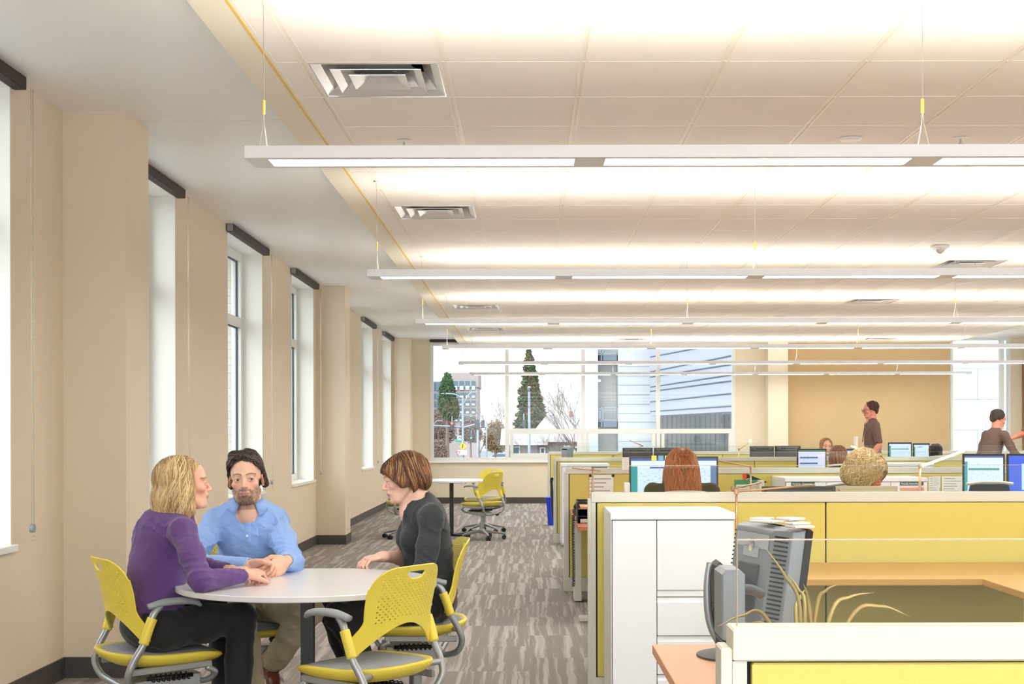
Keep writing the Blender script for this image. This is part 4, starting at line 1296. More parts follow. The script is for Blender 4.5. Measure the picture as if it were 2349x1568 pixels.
def make_chair():
    r = thing('office_chair', 'x', 'chair')
    vs, fs = contour_sheet(back_fn, -.262, .262, .52, .87, .0024)
    def m3(x, z):
        s = (z - .54)
        y = -.175 - .05 * s - .52 * s * s * (1 if s > 0 else 0) + 1.25 * x * x
        return (x, y, z)
    mb = MB(); mb.add([m3(x, z) for x, z in vs], fs)
    bk = mb.build('backrest', M['yplastic'], r, smooth=True)
    md = bk.modifiers.new('thickness', 'SOLIDIFY'); md.thickness = .007; md.offset = 0
    side = [(.238, -.055, .678), (.246, -.085, .648), (.246, -.106, .59), (.244, -.125, .53), (.238, -.160, .47), (.226, -.180, .41), (.185, -.165, .355), (.09, -.13, .325), (0, -.115, .318)]
    for s in (-1, 1):
        MB().tube([(s * .246, -.090, .632), (s * .246, -.108, .585), (s * .244, -.125, .532)], .0205, n=16, flat=(1, .95)).build('frame_sleeve', M['yplastic'], r, smooth=True)
    pts = [(-x, y, z) for x, y, z in side] + [(x, y, z) for x, y, z in side[:-1]][::-1]
    MB().tube(pts, .0145, n=14, sub=6).build('frame_tube', M['silver'], r, smooth=True)
    for s in (-1, 1):
        MB().tube([(s * .238, -.105, .676), (s * .240, -.04, .690), (s * .244, .03, .692), (s * .243, .085, .684), (s * .24, .108, .668)], [.017, .021, .021, .018, .010], n=14, flat=(.72, 1.2)).build('armrest', M['grey'], r, smooth=True)
        MB().cyl((s * .17, -.15, .458), (s * .238, -.165, .458), .0125, n=14).build('pivot_pin', M['silver'], r)
    # seat
    def ring(sx, y0, y1, z, n=56, dip=0.0):
        out = []
        for k in range(n):
            a = 2 * PI * k / n
            ca, sa = math.cos(a), math.sin(a)
            ex = .62
            x = math.copysign(abs(ca) ** ex, ca) * sx
            yy = math.copysign(abs(sa) ** ex, sa)
            if yy < 0:
                x *= 1 - .22 * abs(yy) ** 2
            y = (y0 + y1) / 2 + (y1 - y0) / 2 * yy
            t = max(0, (y - .10) / .15)
            out.append((x, y, z + .018 - .028 * t * t + .012 * max(0, -(y) / .22) ** 2 + dip * (1 - abs(x) / .24)))
        return out
    s_ = MB()
    s_.loft([ring(.17, -.17, .17, .405), ring(.205, -.205, .215, .418), ring(.225, -.225, .240, .436), ring(.232, -.232, .255, .452), ring(.229, -.229, .252, .460), ring(.215, -.215, .238, .461), ring(.205, -.205, .228, .456)])
    s_.build('seat', M['yplastic'], r, smooth=True)
    m_ = MB()
    rr = [ring(.206, -.206, .229, .457), ring(.19, -.19, .21, .461), ring(.12, -.12, .14, .457), ring(.02, -.02, .02, .454)]
    m_.loft(rr, caps=False)
    m_.add(rr[-1], [tuple(range(len(rr[-1])))])
    m_.build('mesh_pad', M['mesh'], r, smooth=True)
    for s in (-1, 1):
        MB().box((s * .195 - .009, -.16, .405), (s * .195 + .009, .17, .432), Matrix.Rotation(.03, 3, 'X'), bev=.004).build('side_rail', M['silver'], r)
    MB().tube([(-.195, .15, .41), (-.19, .19, .385), (-.13, .17, .345), (0, .14, .335), (.13, .17, .345), (.19, .19, .385), (.195, .15, .41)], .012, n=12).build('front_tube', M['silver'], r, smooth=True)
    b = MB()
    b.loft([[(-.05, -.12, .30), (.05, -.12, .30), (.05, -.12, .345), (-.05, -.12, .345)], [(-.085, .0, .30), (.085, .0, .30), (.085, .0, .365), (-.085, .0, .365)], [(-.11, .16, .325), (.11, .16, .325), (.11, .16, .375), (-.11, .16, .375)]])
    b.build('tilt_mechanism', M['silver'], r, bevel=.006)
    for s in (-1, 1):
        sp = MB()
        sp.tube([(s * .115 + .016 * math.cos(t_ * PI / 3), -.06 + .0035 * t_, .37 + .016 * math.sin(t_ * PI / 3)) for t_ in range(48)], .0032, n=6, sub=1)
        sp.cyl((s * .115, -.07, .37), (s * .115, .12, .37), .009, n=10)
        sp.build('tension_spring', M['black'], r, smooth=True)
    MB().cyl((.05, -.05, .335), (.20, -.07, .318), .005, n=8).lathe((.215, -.072, .315), [(.001, -.026), (.018, -.019), (.026, 0), (.018, .019), (.001, .026)], n=16).build('lever', M['black'], r, smooth=True)
    MB().lathe((.24, -.074, .312), [(.012, -.008), (.012, .006), (.008, .010)], n=12, axis='x').build('lever_tip', M['red'], r)
    MB().cyl((0, .01, .11), (0, .01, .22), .030, n=20).cyl((0, .01, .22), (0, .01, .31), .018, n=20).build('gas_column', M['silver'], r, auto=True)
    MB().lathe((0, .01, .075), [(.036, 0), (.042, .01), (.042, .05), (.034, .062)], n=24).build('hub', M['silver'], r, auto=True)
    for k in range(5):
        a = 2 * PI * k / 5 + .3
        c_, s2 = math.cos(a), math.sin(a)
        def pp(rad_, w, z):
            return [(rad_ * c_ - w * s2, .01 + rad_ * s2 + w * c_, z), (rad_ * c_ + w * s2, .01 + rad_ * s2 - w * c_, z)]
        rg = []
        for rad_, w, zt, zb in ((.03, .020, .125, .085), (.15, .016, .105, .075), (.285, .013, .078, .058), (.30, .008, .072, .060)):
            t1, t2 = pp(rad_, w, zt), pp(rad_, w * .6, zb)
            rg.append([t1[0], t1[1], t2[1], t2[0]])
        MB().loft(rg).build('leg', M['silver'], r, bevel=.004)
        cx_, cy_ = .285 * c_, .01 + .285 * s2
        cm = MB()
        for q_ in (-1, 1):
            dx, dy = -s2 * q_, c_ * q_
            cm.cyl((cx_ + dx * .008, cy_ + dy * .008, .027), (cx_ + dx * .026, cy_ + dy * .026, .027), .027, n=18)
        cm.cyl((cx_, cy_, .03), (cx_, cy_, .062), .008, n=8)
        cm.build('caster', M['black'], r, auto=True)
    return r
CH = make_chair()
spots = [(-1.55, 5.54, -56, 'yellow office chair under the woman in purple, its perforated back nearest the left pier'),
         (-.62, 5.20, 56, 'empty yellow office chair in the foreground, turned to the round table'),
         (-.53, 6.33, 101, 'yellow office chair under the woman in black, seen edge-on'),
         (-1.33, 6.36, -163, 'yellow office chair under the man in the blue shirt, mostly hidden by his legs'),
         (-.60, 17.15, 55, 'empty yellow chair nearest the aisle at the far table, back turned to us'),
         (-.62, 18.35, 145, 'yellow chair behind the far table, its back overlapping the nearer one'),
         (-1.62, 17.35, -72, 'yellow chair on the window side of the far table, half hidden by a face')]
for i, (x, y, a, lab) in enumerate(spots):
    o = CH if i == 0 else copy_tree(CH)
    o.location = (x, y, 0)
    o.rotation_euler = (0, 0, math.radians(a))
    tag(o, lab, 'chair', 'yellow office chairs')
# ---------------------------------------------------------------- people: one continuous skin each, clothes and hair on top
class Field:
    """distance field on a grid; shapes are blended in, then skinned"""
    def __init__(s, lo, hi, h):
        s.lo, s.h = np.array(lo, float), h
        n = np.ceil((np.array(hi) - s.lo) / h).astype(int) + 1
        s.ax = [s.lo[i] + np.arange(n[i]) * h for i in range(3)]
        s.D = np.full(tuple(n), 1.0, np.float32)
        s.n = n
    def _sub(s, lo, hi, m):
        sl = []
        for i in range(3):
            a = int(max(0, math.floor((lo[i] - m - s.lo[i]) / s.h)))
            b = int(min(s.n[i], math.ceil((hi[i] + m - s.lo[i]) / s.h) + 1))
            if b <= a: return None, None
            sl.append(slice(a, b))
        sl = tuple(sl)
        return sl, (s.ax[0][sl[0]][:, None, None], s.ax[1][sl[1]][None, :, None], s.ax[2][sl[2]][None, None, :])
    def put(s, fn, lo, hi, k=.01, op='add', m=None):
        m = (k + s.h * 2) if m is None else m
        sl, P = s._sub(lo, hi, m)
        if sl is None: return s
        d = fn(*P).astype(np.float32)
        c = s.D[sl]
        if op == 'add':
            if k > 1e-6:
                h_ = np.clip(.5 + .5 * (c - d) / k, 0, 1)
                s.D[sl] = c * (1 - h_) + d * h_ - k * h_ * (1 - h_)
            else:
                s.D[sl] = np.minimum(c, d)
        else:
            d = -d
            if k > 1e-6:
                h_ = np.clip(.5 - .5 * (c - d) / k, 0, 1)
                s.D[sl] = c * (1 - h_) + d * h_ + k * h_ * (1 - h_)
            else:
                s.D[sl] = np.maximum(c, d)
        return s
    def cone(s, a, b, ra, rb=None, k=.012, op='add'):
        rb = ra if rb is None else rb
        a, b = np.array(a, float), np.array(b, float)
        ab = b - a
        L2 = float(ab @ ab) + 1e-12
        def fn(x, y, z):
            t = np.clip(((x - a[0]) * ab[0] + (y - a[1]) * ab[1] + (z - a[2]) * ab[2]) / L2, 0, 1)
            dx, dy, dz = x - a[0] - ab[0] * t, y - a[1] - ab[1] * t, z - a[2] - ab[2] * t
            return np.sqrt(dx * dx + dy * dy + dz * dz) - (ra + (rb - ra) * t)
        r = max(ra, rb)
        return s.put(fn, np.minimum(a, b) - r, np.maximum(a, b) + r, k, op)
    def chain(s, pts, rs, k=.012, op='add'):
        for i in range(len(pts) - 1):
            s.cone(pts[i], pts[i + 1], rs[i], rs[i + 1], k, op)
        return s
    def ell(s, c, r, R=None, k=.012, op='add'):
        """ellipsoid; R columns are its own axes"""
        c, r = np.array(c, float), np.array(r, float)
        R = np.eye(3) if R is None else np.array(R, float)
        def fn(x, y, z):
            dx, dy, dz = x - c[0], y - c[1], z - c[2]
            u = (R[0, 0] * dx + R[1, 0] * dy + R[2, 0] * dz)
            v = (R[0, 1] * dx + R[1, 1] * dy + R[2, 1] * dz)
            w = (R[0, 2] * dx + R[1, 2] * dy + R[2, 2] * dz)
            k0 = np.sqrt((u / r[0]) ** 2 + (v / r[1]) ** 2 + (w / r[2]) ** 2) + 1e-9
            k1 = np.sqrt((u / r[0] ** 2) ** 2 + (v / r[1] ** 2) ** 2 + (w / r[2] ** 2) ** 2) + 1e-9
            return k0 * (k0 - 1) / k1
        e = np.abs(R) @ r
        return s.put(fn, c - e, c + e, k, op)
    def folds(s, fn):
        """surface relief: fn(x,y,z) added to the distance near the surface"""
        P = (s.ax[0][:, None, None], s.ax[1][None, :, None], s.ax[2][None, None, :])
        s.D = s.D + fn(*P).astype(np.float32)
        return s
    def cut(s, p, n):
        """keep the side of the plane through p that n points away from"""
        P = (s.ax[0][:, None, None], s.ax[1][None, :, None], s.ax[2][None, None, :])
        d = (P[0] - p[0]) * n[0] + (P[1] - p[1]) * n[1] + (P[2] - p[2]) * n[2]
        s.D = np.maximum(s.D, d.astype(np.float32))
        return s
    def skin(s):
        D = s.D.copy()
        D[0], D[-1] = 1, 1
        D[:, 0], D[:, -1] = 1, 1
        D[:, :, 0], D[:, :, -1] = 1, 1
        I = D < 0
        c8 = [I[i:I.shape[0] - 1 + i, j:I.shape[1] - 1 + j, k:I.shape[2] - 1 + k] for i in (0, 1) for j in (0, 1) for k in (0, 1)]
        cnt = sum(c.astype(np.int8) for c in c8)
        act = np.argwhere((cnt > 0) & (cnt < 8))
        if len(act) == 0: return np.zeros((0, 3)), np.zeros((0, 4), int)
        idx = -np.ones(cnt.shape, np.int64)
        idx[act[:, 0], act[:, 1], act[:, 2]] = np.arange(len(act))
        sm = np.zeros((len(act), 3)); ct = np.zeros(len(act))
        cs = [(i, j, k) for i in (0, 1) for j in (0, 1) for k in (0, 1)]
        for a in range(8):
            for b in range(a + 1, 8):
                if sum(abs(np.array(cs[a]) - np.array(cs[b]))) != 1: continue
                A, B = np.array(cs[a]), np.array(cs[b])
                da = D[act[:, 0] + A[0], act[:, 1] + A[1], act[:, 2] + A[2]]
                db = D[act[:, 0] + B[0], act[:, 1] + B[1], act[:, 2] + B[2]]
                m = (da < 0) != (db < 0)
                t = np.where(m, da / np.where(m, da - db, 1), 0)
                sm += np.where(m[:, None], A + (B - A) * t[:, None], 0)
                ct += m
        v = (act + sm / ct[:, None]) * s.h + s.lo
        quads = []
        for ax_ in range(3):
            o1, o2 = [(1, 2), (2, 0), (0, 1)][ax_]
            a = [slice(1, -1)] * 3; a[ax_] = slice(0, -1)
            b = list(a); b[ax_] = slice(1, None)
            A, B = I[tuple(a)], I[tuple(b)]
            e = np.argwhere(A != B)
            base = e + np.array([0 if i == ax_ else 1 for i in range(3)])
            q = []
            for (p1, p2) in ((0, 0), (1, 0), (1, 1), (0, 1)):
                w = base.copy(); w[:, o1] -= p1; w[:, o2] -= p2
                q.append(idx[w[:, 0], w[:, 1], w[:, 2]])
            q = np.stack(q, 1)
            flip = A[e[:, 0], e[:, 1], e[:, 2]]
            q[~flip] = q[~flip][:, ::-1]
            quads.append(q)
        return v, np.concatenate(quads)

def relax(v, q, it=2, lam=.5):
    for _ in range(it):
        acc = np.zeros_like(v); n = np.zeros(len(v))
        for a, b in ((0, 1), (1, 2), (2, 3), (3, 0)):
            np.add.at(acc, q[:, a], v[q[:, b]]); np.add.at(acc, q[:, b], v[q[:, a]])
            np.add.at(n, q[:, a], 1); np.add.at(n, q[:, b], 1)
        v = v * (1 - lam) + acc / np.maximum(n, 1)[:, None] * lam
    return v

def mesh_np(name, v, q, m, parent, col=None):
    me = bpy.data.meshes.new(name)
    me.from_pydata(v.tolist(), [], q.tolist())
    me.update()
    if col is not None:
        at_ = me.color_attributes.new('Col', 'FLOAT_COLOR', 'POINT')
        at_.data.foreach_set('color', np.concatenate([col, np.ones((len(col), 1))], 1).astype(np.float32).ravel())
    return link_mesh(name, me, m, parent, smooth=True)

def frame(f, up=(0, 0, 1)):
    """axes right, forward, up for a forward vector"""
    f = np.array(f, float); f /= np.linalg.norm(f)
    r = np.cross(f, up); r /= np.linalg.norm(r)
    u = np.cross(r, f)
    return np.stack([r, f, u], 1)
def wob(x, y, z, f, s=0.0):
    return np.sin(x * f + 1.7 * np.sin(y * f * .71 + s) + s) * .5 + np.sin(y * f * 1.1 + 1.3 * np.sin(z * f * .83 + 2 * s)) * .3 + np.sin(z * f * .93 + 1.9 * np.sin(x * f * .6 + s)) * .3

# ---- head, in its own axes: x to the side, y towards the face, z up; origin midway between the ears
def head_field(F_, T, sc=1.0, male=True, nose=1.0, h=None):
    """add a head to field F_; T(p) takes head axes to the field's axes, R its rotation"""
    o, R = T
    def P(x, y, z): return o + R @ (np.array((x, y, z)) * sc)
    def E(c, r, k=.012, op='add', Rl=None):
        F_.ell(P(*c), np.array(r) * sc, R if Rl is None else R @ Rl, k * sc, op)
    def C(a, b, ra, rb, k=.01, op='add'):
        F_.cone(P(*a), P(*b), ra * sc, rb * sc, k * sc, op)
    w = .95 if male else .93
    E((0, -.018, .035), (.074 * w, .094, .080), .01)
    E((0, .022, .028), (.064 * w, .068, .070), .02)
    E((0, .032, -.035), (.056 * w, .060, .075), .02)
    E((0, .040, -.078), (.040 * w, .045, .032), .02)
    E((0, .074, -.097), (.020 * w, .016, .015), .014)
    for s in (-1, 1):
        C((s * .054 * w, .005, -.055), (s * .030 * w, .055, -.092), .016, .016, .02)
        E((s * .040, .062, -.022), (.021, .020, .017), .014)
        C((s * .012, .088, .020), (s * .042, .076, .022), .0095, .009, .012)
        E((s * .032, .101, .001), (.0165, .019, .0125), .010, 'sub')
    C((0, .088, .016), (0, .104, -.022), .0065, .0085 * nose, .008)
    E((0, .105 + .003 * nose, -.029), (.0095, .0105, .0085), .006)
    for s in (-1, 1):
        E((s * .0115, .098, -.032), (.0065, .008, .0065), .005)
        E((s * .0065, .103, -.0385), (.0032, .0042, .0028), .002, 'sub')
    E((0, .088, -.055), (.022, .012, .012), .010)
    lp = 1.0 if male else .82
    C((-.012, .0945 - .002 * (not male), -.0575), (.012, .0945 - .002 * (not male), -.0575), .0045 * lp, .0045 * lp, .004)
    C((-.010, .0935 - .002 * (not male), -.0665), (.010, .0935 - .002 * (not male), -.0665), .0052 * lp, .0052 * lp, .004)
    C((-.021, .093, -.0620), (.021, .093, -.0620), .0016, .0016, .002, 'sub')
    C((0, .101, -.0620), (0, .099, -.0620), .0014, .0014, .002, 'sub')
    for s in (-1, 1):
        # lids round the eyeball
        E((s * .031, .0785, .0015), (.0155, .0145, .0125), .004)
        E((s * .031, .0925, .0012), (.0128, .010, .0050), .0025, 'sub')
        # ear
        Re = np.array(Matrix.Rotation(s * -.35, 3, 'Z') @ Matrix.Rotation(.2, 3, 'X'))
        E((s * .0765 * w, -.004, -.004), (.0065, .0165, .0275), .004, 'add', Re)
        E((s * .0835 * w, -.0005, .002), (.0050, .0095, .0145), .004, 'sub', Re)
        E((s * .0790 * w, .000, -.030), (.006, .008, .008), .004)

def skin_colors(v, T, sc=1.0, base=(206, 156, 130), lip=(190, 112, 104), brow=(70, 50, 38), beard=None, blush=.5):
    o, R = T
    p = ((v - o) @ R) / sc
    x, y, z = p[:, 0], p[:, 1], p[:, 2]
    c = np.tile(np.array(lin(base)), (len(v), 1))
    def mixc(w, rgb):
        nonlocal c
        w = np.clip(w, 0, 1)[:, None]
        c = c * (1 - w) + np.array(lin(rgb)) * w
    bl = tuple(b * k for b, k in zip(base, (1.0, .86, .84)))
    mixc(blush * np.exp(-((np.abs(x) - .042) / .022) ** 2 - ((z + .025) / .022) ** 2) * (y > .03), bl)
    mixc(blush * .8 * np.exp(-(x / .012) ** 2 - ((z + .028) / .016) ** 2) * (y > .09), bl)
    mixc(.6 * (np.abs(x) > .072) * (y < .03) * (np.abs(z) < .04), bl)
    lw = np.exp(-(np.abs(x) / .0215) ** 4) * np.exp(-((z + .0622) / .0088) ** 4) * (y > .080)
    mixc(lw * .85, lip)
    mixc(np.exp(-((z + .0620) / .0014) ** 2) * (np.abs(x) < .021) * (y > .08) * .7, (120, 60, 56))
    bw = np.exp(-((z - .0215 - .05 * (np.abs(x) - .03) * (np.abs(x) > .03) - .006 * (1 - ((np.abs(x) - .03) / .022) ** 2)) / .0038) ** 2) * (np.abs(x) > .010) * (np.abs(x) < .052) * (y > .05)
    mixc(bw * .85, brow)
    lash = np.exp(-((z - .0072 + 18 * (np.abs(x) - .031) ** 2) / .0014) ** 2) * (np.abs(np.abs(x) - .031) < .0145) * (y > .075)
    mixc(lash * .8, tuple(b * .6 for b in brow))
    if beard:
        jaw = np.clip((-.034 - z) / .012, 0, 1) * (y > -.02) * (z > -.14)
        side = np.clip((np.abs(x) - .050) / .01, 0, 1) * (z < .0) * (y > -.01) * (y < .06)
        mou = np.exp(-((z + .047) / .006) ** 2) * (np.abs(x) < .028) * (y > .07)
        clear = np.exp(-((z + .0622) / .0095) ** 4) * (np.abs(x) < .023) * (y > .07)
        cheek = np.clip((-.050 - z + (np.abs(x) - .02) * .55) / .014, 0, 1)
        mixc(np.clip(np.maximum(jaw * cheek, side), 0, 1) * (1 - clear) * .38, beard)
        goat = np.clip((-.066 - z) / .01, 0, 1) * np.clip((.036 - np.abs(x)) / .012, 0, 1) * (y > .03) * (z > -.120)
        mixc(np.clip(np.maximum(goat, mou), 0, 1) * (1 - clear) * .62, beard)
    return c

def eyes(T, sc, parent, look=(0, 0), iris=(90, 66, 44)):
    o, R = T
    im = mat('iris_%d_%d_%d' % iris, iris, .15)
    for s in (-1, 1):
        c = o + R @ (np.array((s * .031, .0780, .0015)) * sc)
        e = bpy.data.objects.new('eye', None)
        d = np.array((math.sin(look[0]), math.cos(look[0]), math.sin(look[1]))); d /= np.linalg.norm(d)
        dw = Vector(R @ d)
        mb = MB().lathe((0, 0, 0), [(.0002, -.0118), (.0083, -.0083), (.0118, 0), (.0083, .0083), (.0060, .0102)], n=20)
        ob = mb.build('eyeball', M['eyewhite'], parent, smooth=True)
        q = dw.to_track_quat('Z', 'Y').to_matrix().to_4x4()
        ob.matrix_local = Matrix.Translation(Vector(c)) @ q @ Matrix.Scale(sc, 4)
        bpy.data.objects.remove(e)
        i_ = MB().lathe((0, 0, .0101), [(.0061, 0), (.0048, .0012), (.0024, .0019)], n=18).build('iris', im, ob, smooth=True)
        MB().lathe((0, 0, .0121), [(.0024, -.0002), (.0012, .0002)], n=12).build('pupil', M['black'], ob)
M['eyewhite'] = mat('eye_white', (226, 220, 214), .2)

def hand_field(F_, wrist, d, palm_n, side, curl=(.5, .6, .7, .8), thumb=.5, sc=1.0, spread=.08):
    """palm from the wrist along d; palm_n points out of the palm; side=+1 puts the thumb on d x palm_n"""
    d = np.array(d, float); d /= np.linalg.norm(d)
    n = np.array(palm_n, float); n -= d * (n @ d); n /= np.linalg.norm(n)
    t = np.cross(d, n) * side
    w = np.array(wrist, float)
    Rm = np.stack([t, d, n], 1)
    F_.cone(w - d * .01, w + d * .02 * sc, .024 * sc, .025 * sc, .012)
    F_.ell(w + d * .052 * sc, np.array((.040, .046, .0155)) * sc, Rm, .012)
    F_.ell(w + d * .038 * sc + t * .022 * sc + n * .006 * sc, np.array((.019, .028, .015)) * sc, Rm, .010)
    lens = (.042, .047, .043, .034)
    for i in range(4):
        off = (.0285 - i * .019) * sc
        base = w + d * (.088 - .004 * abs(i - 1.2)) * sc + t * off
        a = spread * (1.5 - i)
        fd = d * math.cos(a) + t * math.sin(a)
        c = curl[i]
        p = base; ang = c * .9
        L = lens[i] * sc
        r0 = (.0092, .0094, .0090, .0080)[i] * sc
        F_.cone(w + d * .055 * sc + t * off * .9, p, r0 * 1.05, r0 * 1.08, .008)
        for j, (lf, add) in enumerate(((1, 0), (.62, c * 1.1), (.48, c * .8))):
            ang += add
            q = p + (fd * math.cos(ang) + n * math.sin(ang)) * L * lf
            F_.cone(p, q, r0 * (1 - .10 * j), r0 * (.92 - .10 * j), .0022)
            p = q
    # thumb from the side of the palm near its base
    p0 = w + d * .022 * sc + t * .026 * sc
    td = d * .72 + t * .62 + n * (.15 + .5 * thumb); td /= np.linalg.norm(td)
    p1 = p0 + td * .040 * sc
    td2 = d * (.85) + t * (.35 - .5 * thumb) + n * (.2 + .5 * thumb); td2 /= np.linalg.norm(td2)
    p2 = p1 + td2 * .032 * sc
    td3 = d * .9 + t * (.1 - .6 * thumb) + n * (.2 + .5 * thumb); td3 /= np.linalg.norm(td3)
    p3 = p2 + td3 * .024 * sc
    F_.cone(p0, p1, .0145 * sc, .0115 * sc, .008)
    F_.cone(p1, p2, .0112 * sc, .0100 * sc, .002)
    F_.cone(p2, p3, .0100 * sc, .0085 * sc, .002)

def strands(sdf, roots, flow, n_steps, step, r, mb, rnd, stop=None, lift=.002, wave=None, taper=True, jitter=.0):
    """locks that run over a hair volume: start points slide along the surface in the flow's direction"""
    P = roots.copy()
    N = len(P)
    e = .0015
    def grad(p):
        g = np.stack([sdf(p + np.eye(3)[i] * e) - sdf(p - np.eye(3)[i] * e) for i in range(3)], 1)
        return g / (np.linalg.norm(g, axis=1, keepdims=True) + 1e-9)
    path = [P.copy()]
    alive = np.ones(N, bool)
    lf = lift * (.3 + rnd.rand(N))
    ph = 3.0 * np.arctan2(P[:, 0], -P[:, 1]) * (2 if wave is not None and wave[0] < .5 else 1) + P[:, 2] * 25 + rnd.rand(N) * (1.0 if wave is None or wave[0] < 1 else 5)
    NRM = [grad(P)]
    for k in range(n_steps):
        g = grad(P)
        f = flow(P, k)
        if wave is not None:
            sd = np.cross(f, g)
            f = f + sd * (wave[0] * np.sin(k * wave[1] + ph))[:, None]
        t = f - g * np.sum(f * g, 1, keepdims=True)
        L = np.linalg.norm(t, axis=1, keepdims=True)
        t = t / (L + 1e-9)
        Pn = P + t * step
        for _ in range(2):
            g2 = grad(Pn)
            Pn = Pn - g2 * (sdf(Pn) - lf)[:, None]
        ok = alive & (L[:, 0] > .25)
        if stop is not None: ok &= ~stop(Pn)
        alive = ok
        P = np.where(alive[:, None], Pn, P)
        path.append(P.copy()); NRM.append(g)
    path = np.stack(path, 1); NRM = np.stack(NRM, 1)
    for i in range(N):
        pp, nn = path[i], NRM[i]
        mv = np.linalg.norm(np.diff(pp, axis=0), axis=1) > 1e-6
        m = int(mv.sum()) + 1
        if m < 3: continue
        pp, nn = pp[:m], nn[:m]
        T_ = np.gradient(pp, axis=0); T_ /= np.linalg.norm(T_, axis=1, keepdims=True) + 1e-9
        S_ = np.cross(T_, nn); S_ /= np.linalg.norm(S_, axis=1, keepdims=True) + 1e-9
        U_ = np.cross(S_, T_)
        tt = np.linspace(0, 1, m)
        rad = r * (.6 + .8 * rnd.rand()) * (np.clip(tt * 6, .35, 1) * np.clip((1 - tt) * 3, .12, 1) if taper else 1)
        rad = rad[:, None]
        ring = np.stack([pp + S_ * rad * 1.7, pp + U_ * rad * .8, pp - S_ * rad * 1.7, pp - U_ * rad * .8], 1).reshape(-1, 3)
        base = len(mb.v)
        mb.v += [tuple(x) for x in ring]
        fs = []
        for a in range(m - 1):
            for b in range(4):
                c_ = (b + 1) % 4
                fs.append((base + a * 4 + b, base + a * 4 + c_, base + a * 4 + 4 + c_, base + a * 4 + 4 + b))
        mb.f += fs
        mb.mi += [mb.cur] * len(fs)

def ell_np(p, c, r, R=None):
    d = p - np.array(c)
    if R is not None: d = d @ R
    r = np.array(r)
    k0 = np.linalg.norm(d / r, axis=1) + 1e-9
    k1 = np.linalg.norm(d / r ** 2, axis=1) + 1e-9
    return k0 * (k0 - 1) / k1
def cone_np(p, a, b, ra, rb):
    a, b = np.array(a, float), np.array(b, float); ab = b - a
    t = np.clip((p - a) @ ab / (ab @ ab), 0, 1)
    return np.linalg.norm(p - a - t[:, None] * ab, axis=1) - (ra + (rb - ra) * t)
def smin_np(a, b, k):
    h_ = np.clip(.5 + .5 * (b - a) / k, 0, 1)
    return b * (1 - h_) + a * h_ - k * h_ * (1 - h_)

def hair(T, sc, parent, prims, mats_, n, rnd, part=0.0, length_stop=None, flowf=None, wave=None, r=.0022, steps=26, step=.009, h=.004, k=.012, relief=.002, face=True, extra_cut=None, zroot=.02, lift=.003):
    """prims: ('e', c, r) / ('c', a, b, ra, rb) in head axes. Makes the hair volume and locks lying on it."""
    o, R = T
    def sdf_h(p):
        d = None
        for q in prims:
            dd = ell_np(p, q[1], q[2]) if q[0] == 'e' else cone_np(p, q[1], q[2], q[3], q[4])
            d = dd if d is None else smin_np(d, dd, k)
        return d
    def cutf(p):  # opening for the face
        if not face: return np.full(len(p), -1.0)
        return -face(p)
    los, his = [], []
    for q in prims:
        pts_ = [q[1]] if q[0] == 'e' else [q[1], q[2]]
        rr = np.max(q[2]) if q[0] == 'e' else max(q[3], q[4])
        for c in pts_:
            los.append(np.array(c) - rr); his.append(np.array(c) + rr)
    lo, hi = np.min(los, 0) - .02, np.max(his, 0) + .02
    Fd = Field(lo, hi, h / sc)
    G = np.stack(np.meshgrid(*Fd.ax, indexing='ij'), -1).reshape(-1, 3)
    d = sdf_h(G)
    if relief:
        ang = np.arctan2(G[:, 0], -G[:, 1])
        d = d + relief * np.sin(ang * 26 + 2.5 * np.sin(G[:, 2] * 40)) * .6 + relief * .5 * np.sin(ang * 57 + G[:, 2] * 30)
    if face: d = np.maximum(d, -face(G))
    Fd.D = d.reshape(Fd.D.shape).astype(np.float32)
    v, q = Fd.skin()
    v = relax(v, q, 1)
    ob = mesh_np('hair', (v * sc) @ R.T + o, q, mats_[0], parent)
    # locks
    ok = v[:, 2] > zroot
    src = v[ok] if ok.any() else v
    roots = src[rnd.randint(len(src), size=n)]
    if flowf is None:
        def flowf(p, kk):
            f = np.zeros_like(p)
            f[:, 2] = -1
            top = np.clip((p[:, 2] - .07) / .04, 0, 1)
            f[:, 0] += np.sign(p[:, 0] - part) * 1.2 * top
            f[:, 1] += -.25
            return f
    mb = MB()
    groups = np.array_split(np.arange(n), len(mats_))
    def stop(p):
        s_ = np.zeros(len(p), bool)
        if face: s_ |= face(p) < -.001
        if length_stop is not None: s_ |= length_stop(p)
        return s_
    for gi, g in enumerate(groups):
        mb.cur = gi
        rt = roots[g]
        if face: rt = rt[face(rt) > .002]
        strands(sdf_h, rt, flowf, steps, step, r, mb, rnd, stop=stop, wave=wave, lift=lift)
    mb.v = [tuple(R @ (np.array(p) * sc) + o) for p in mb.v]
    if mb.f:
        lk = mb.build('hair_locks', mats_, ob, smooth=True)
        lk['kind'] = 'stuff'
    return ob

def hairmat(name, rgb, rgb2):
    return mat(name, rgb, .42, bscale=90, tint=rgb2, bump=.2, spec=.4)
skinm = mat('skin', (255, 255, 255), .5, vcol=True, bump=.05, bscale=300, var=.015, spec=.35)

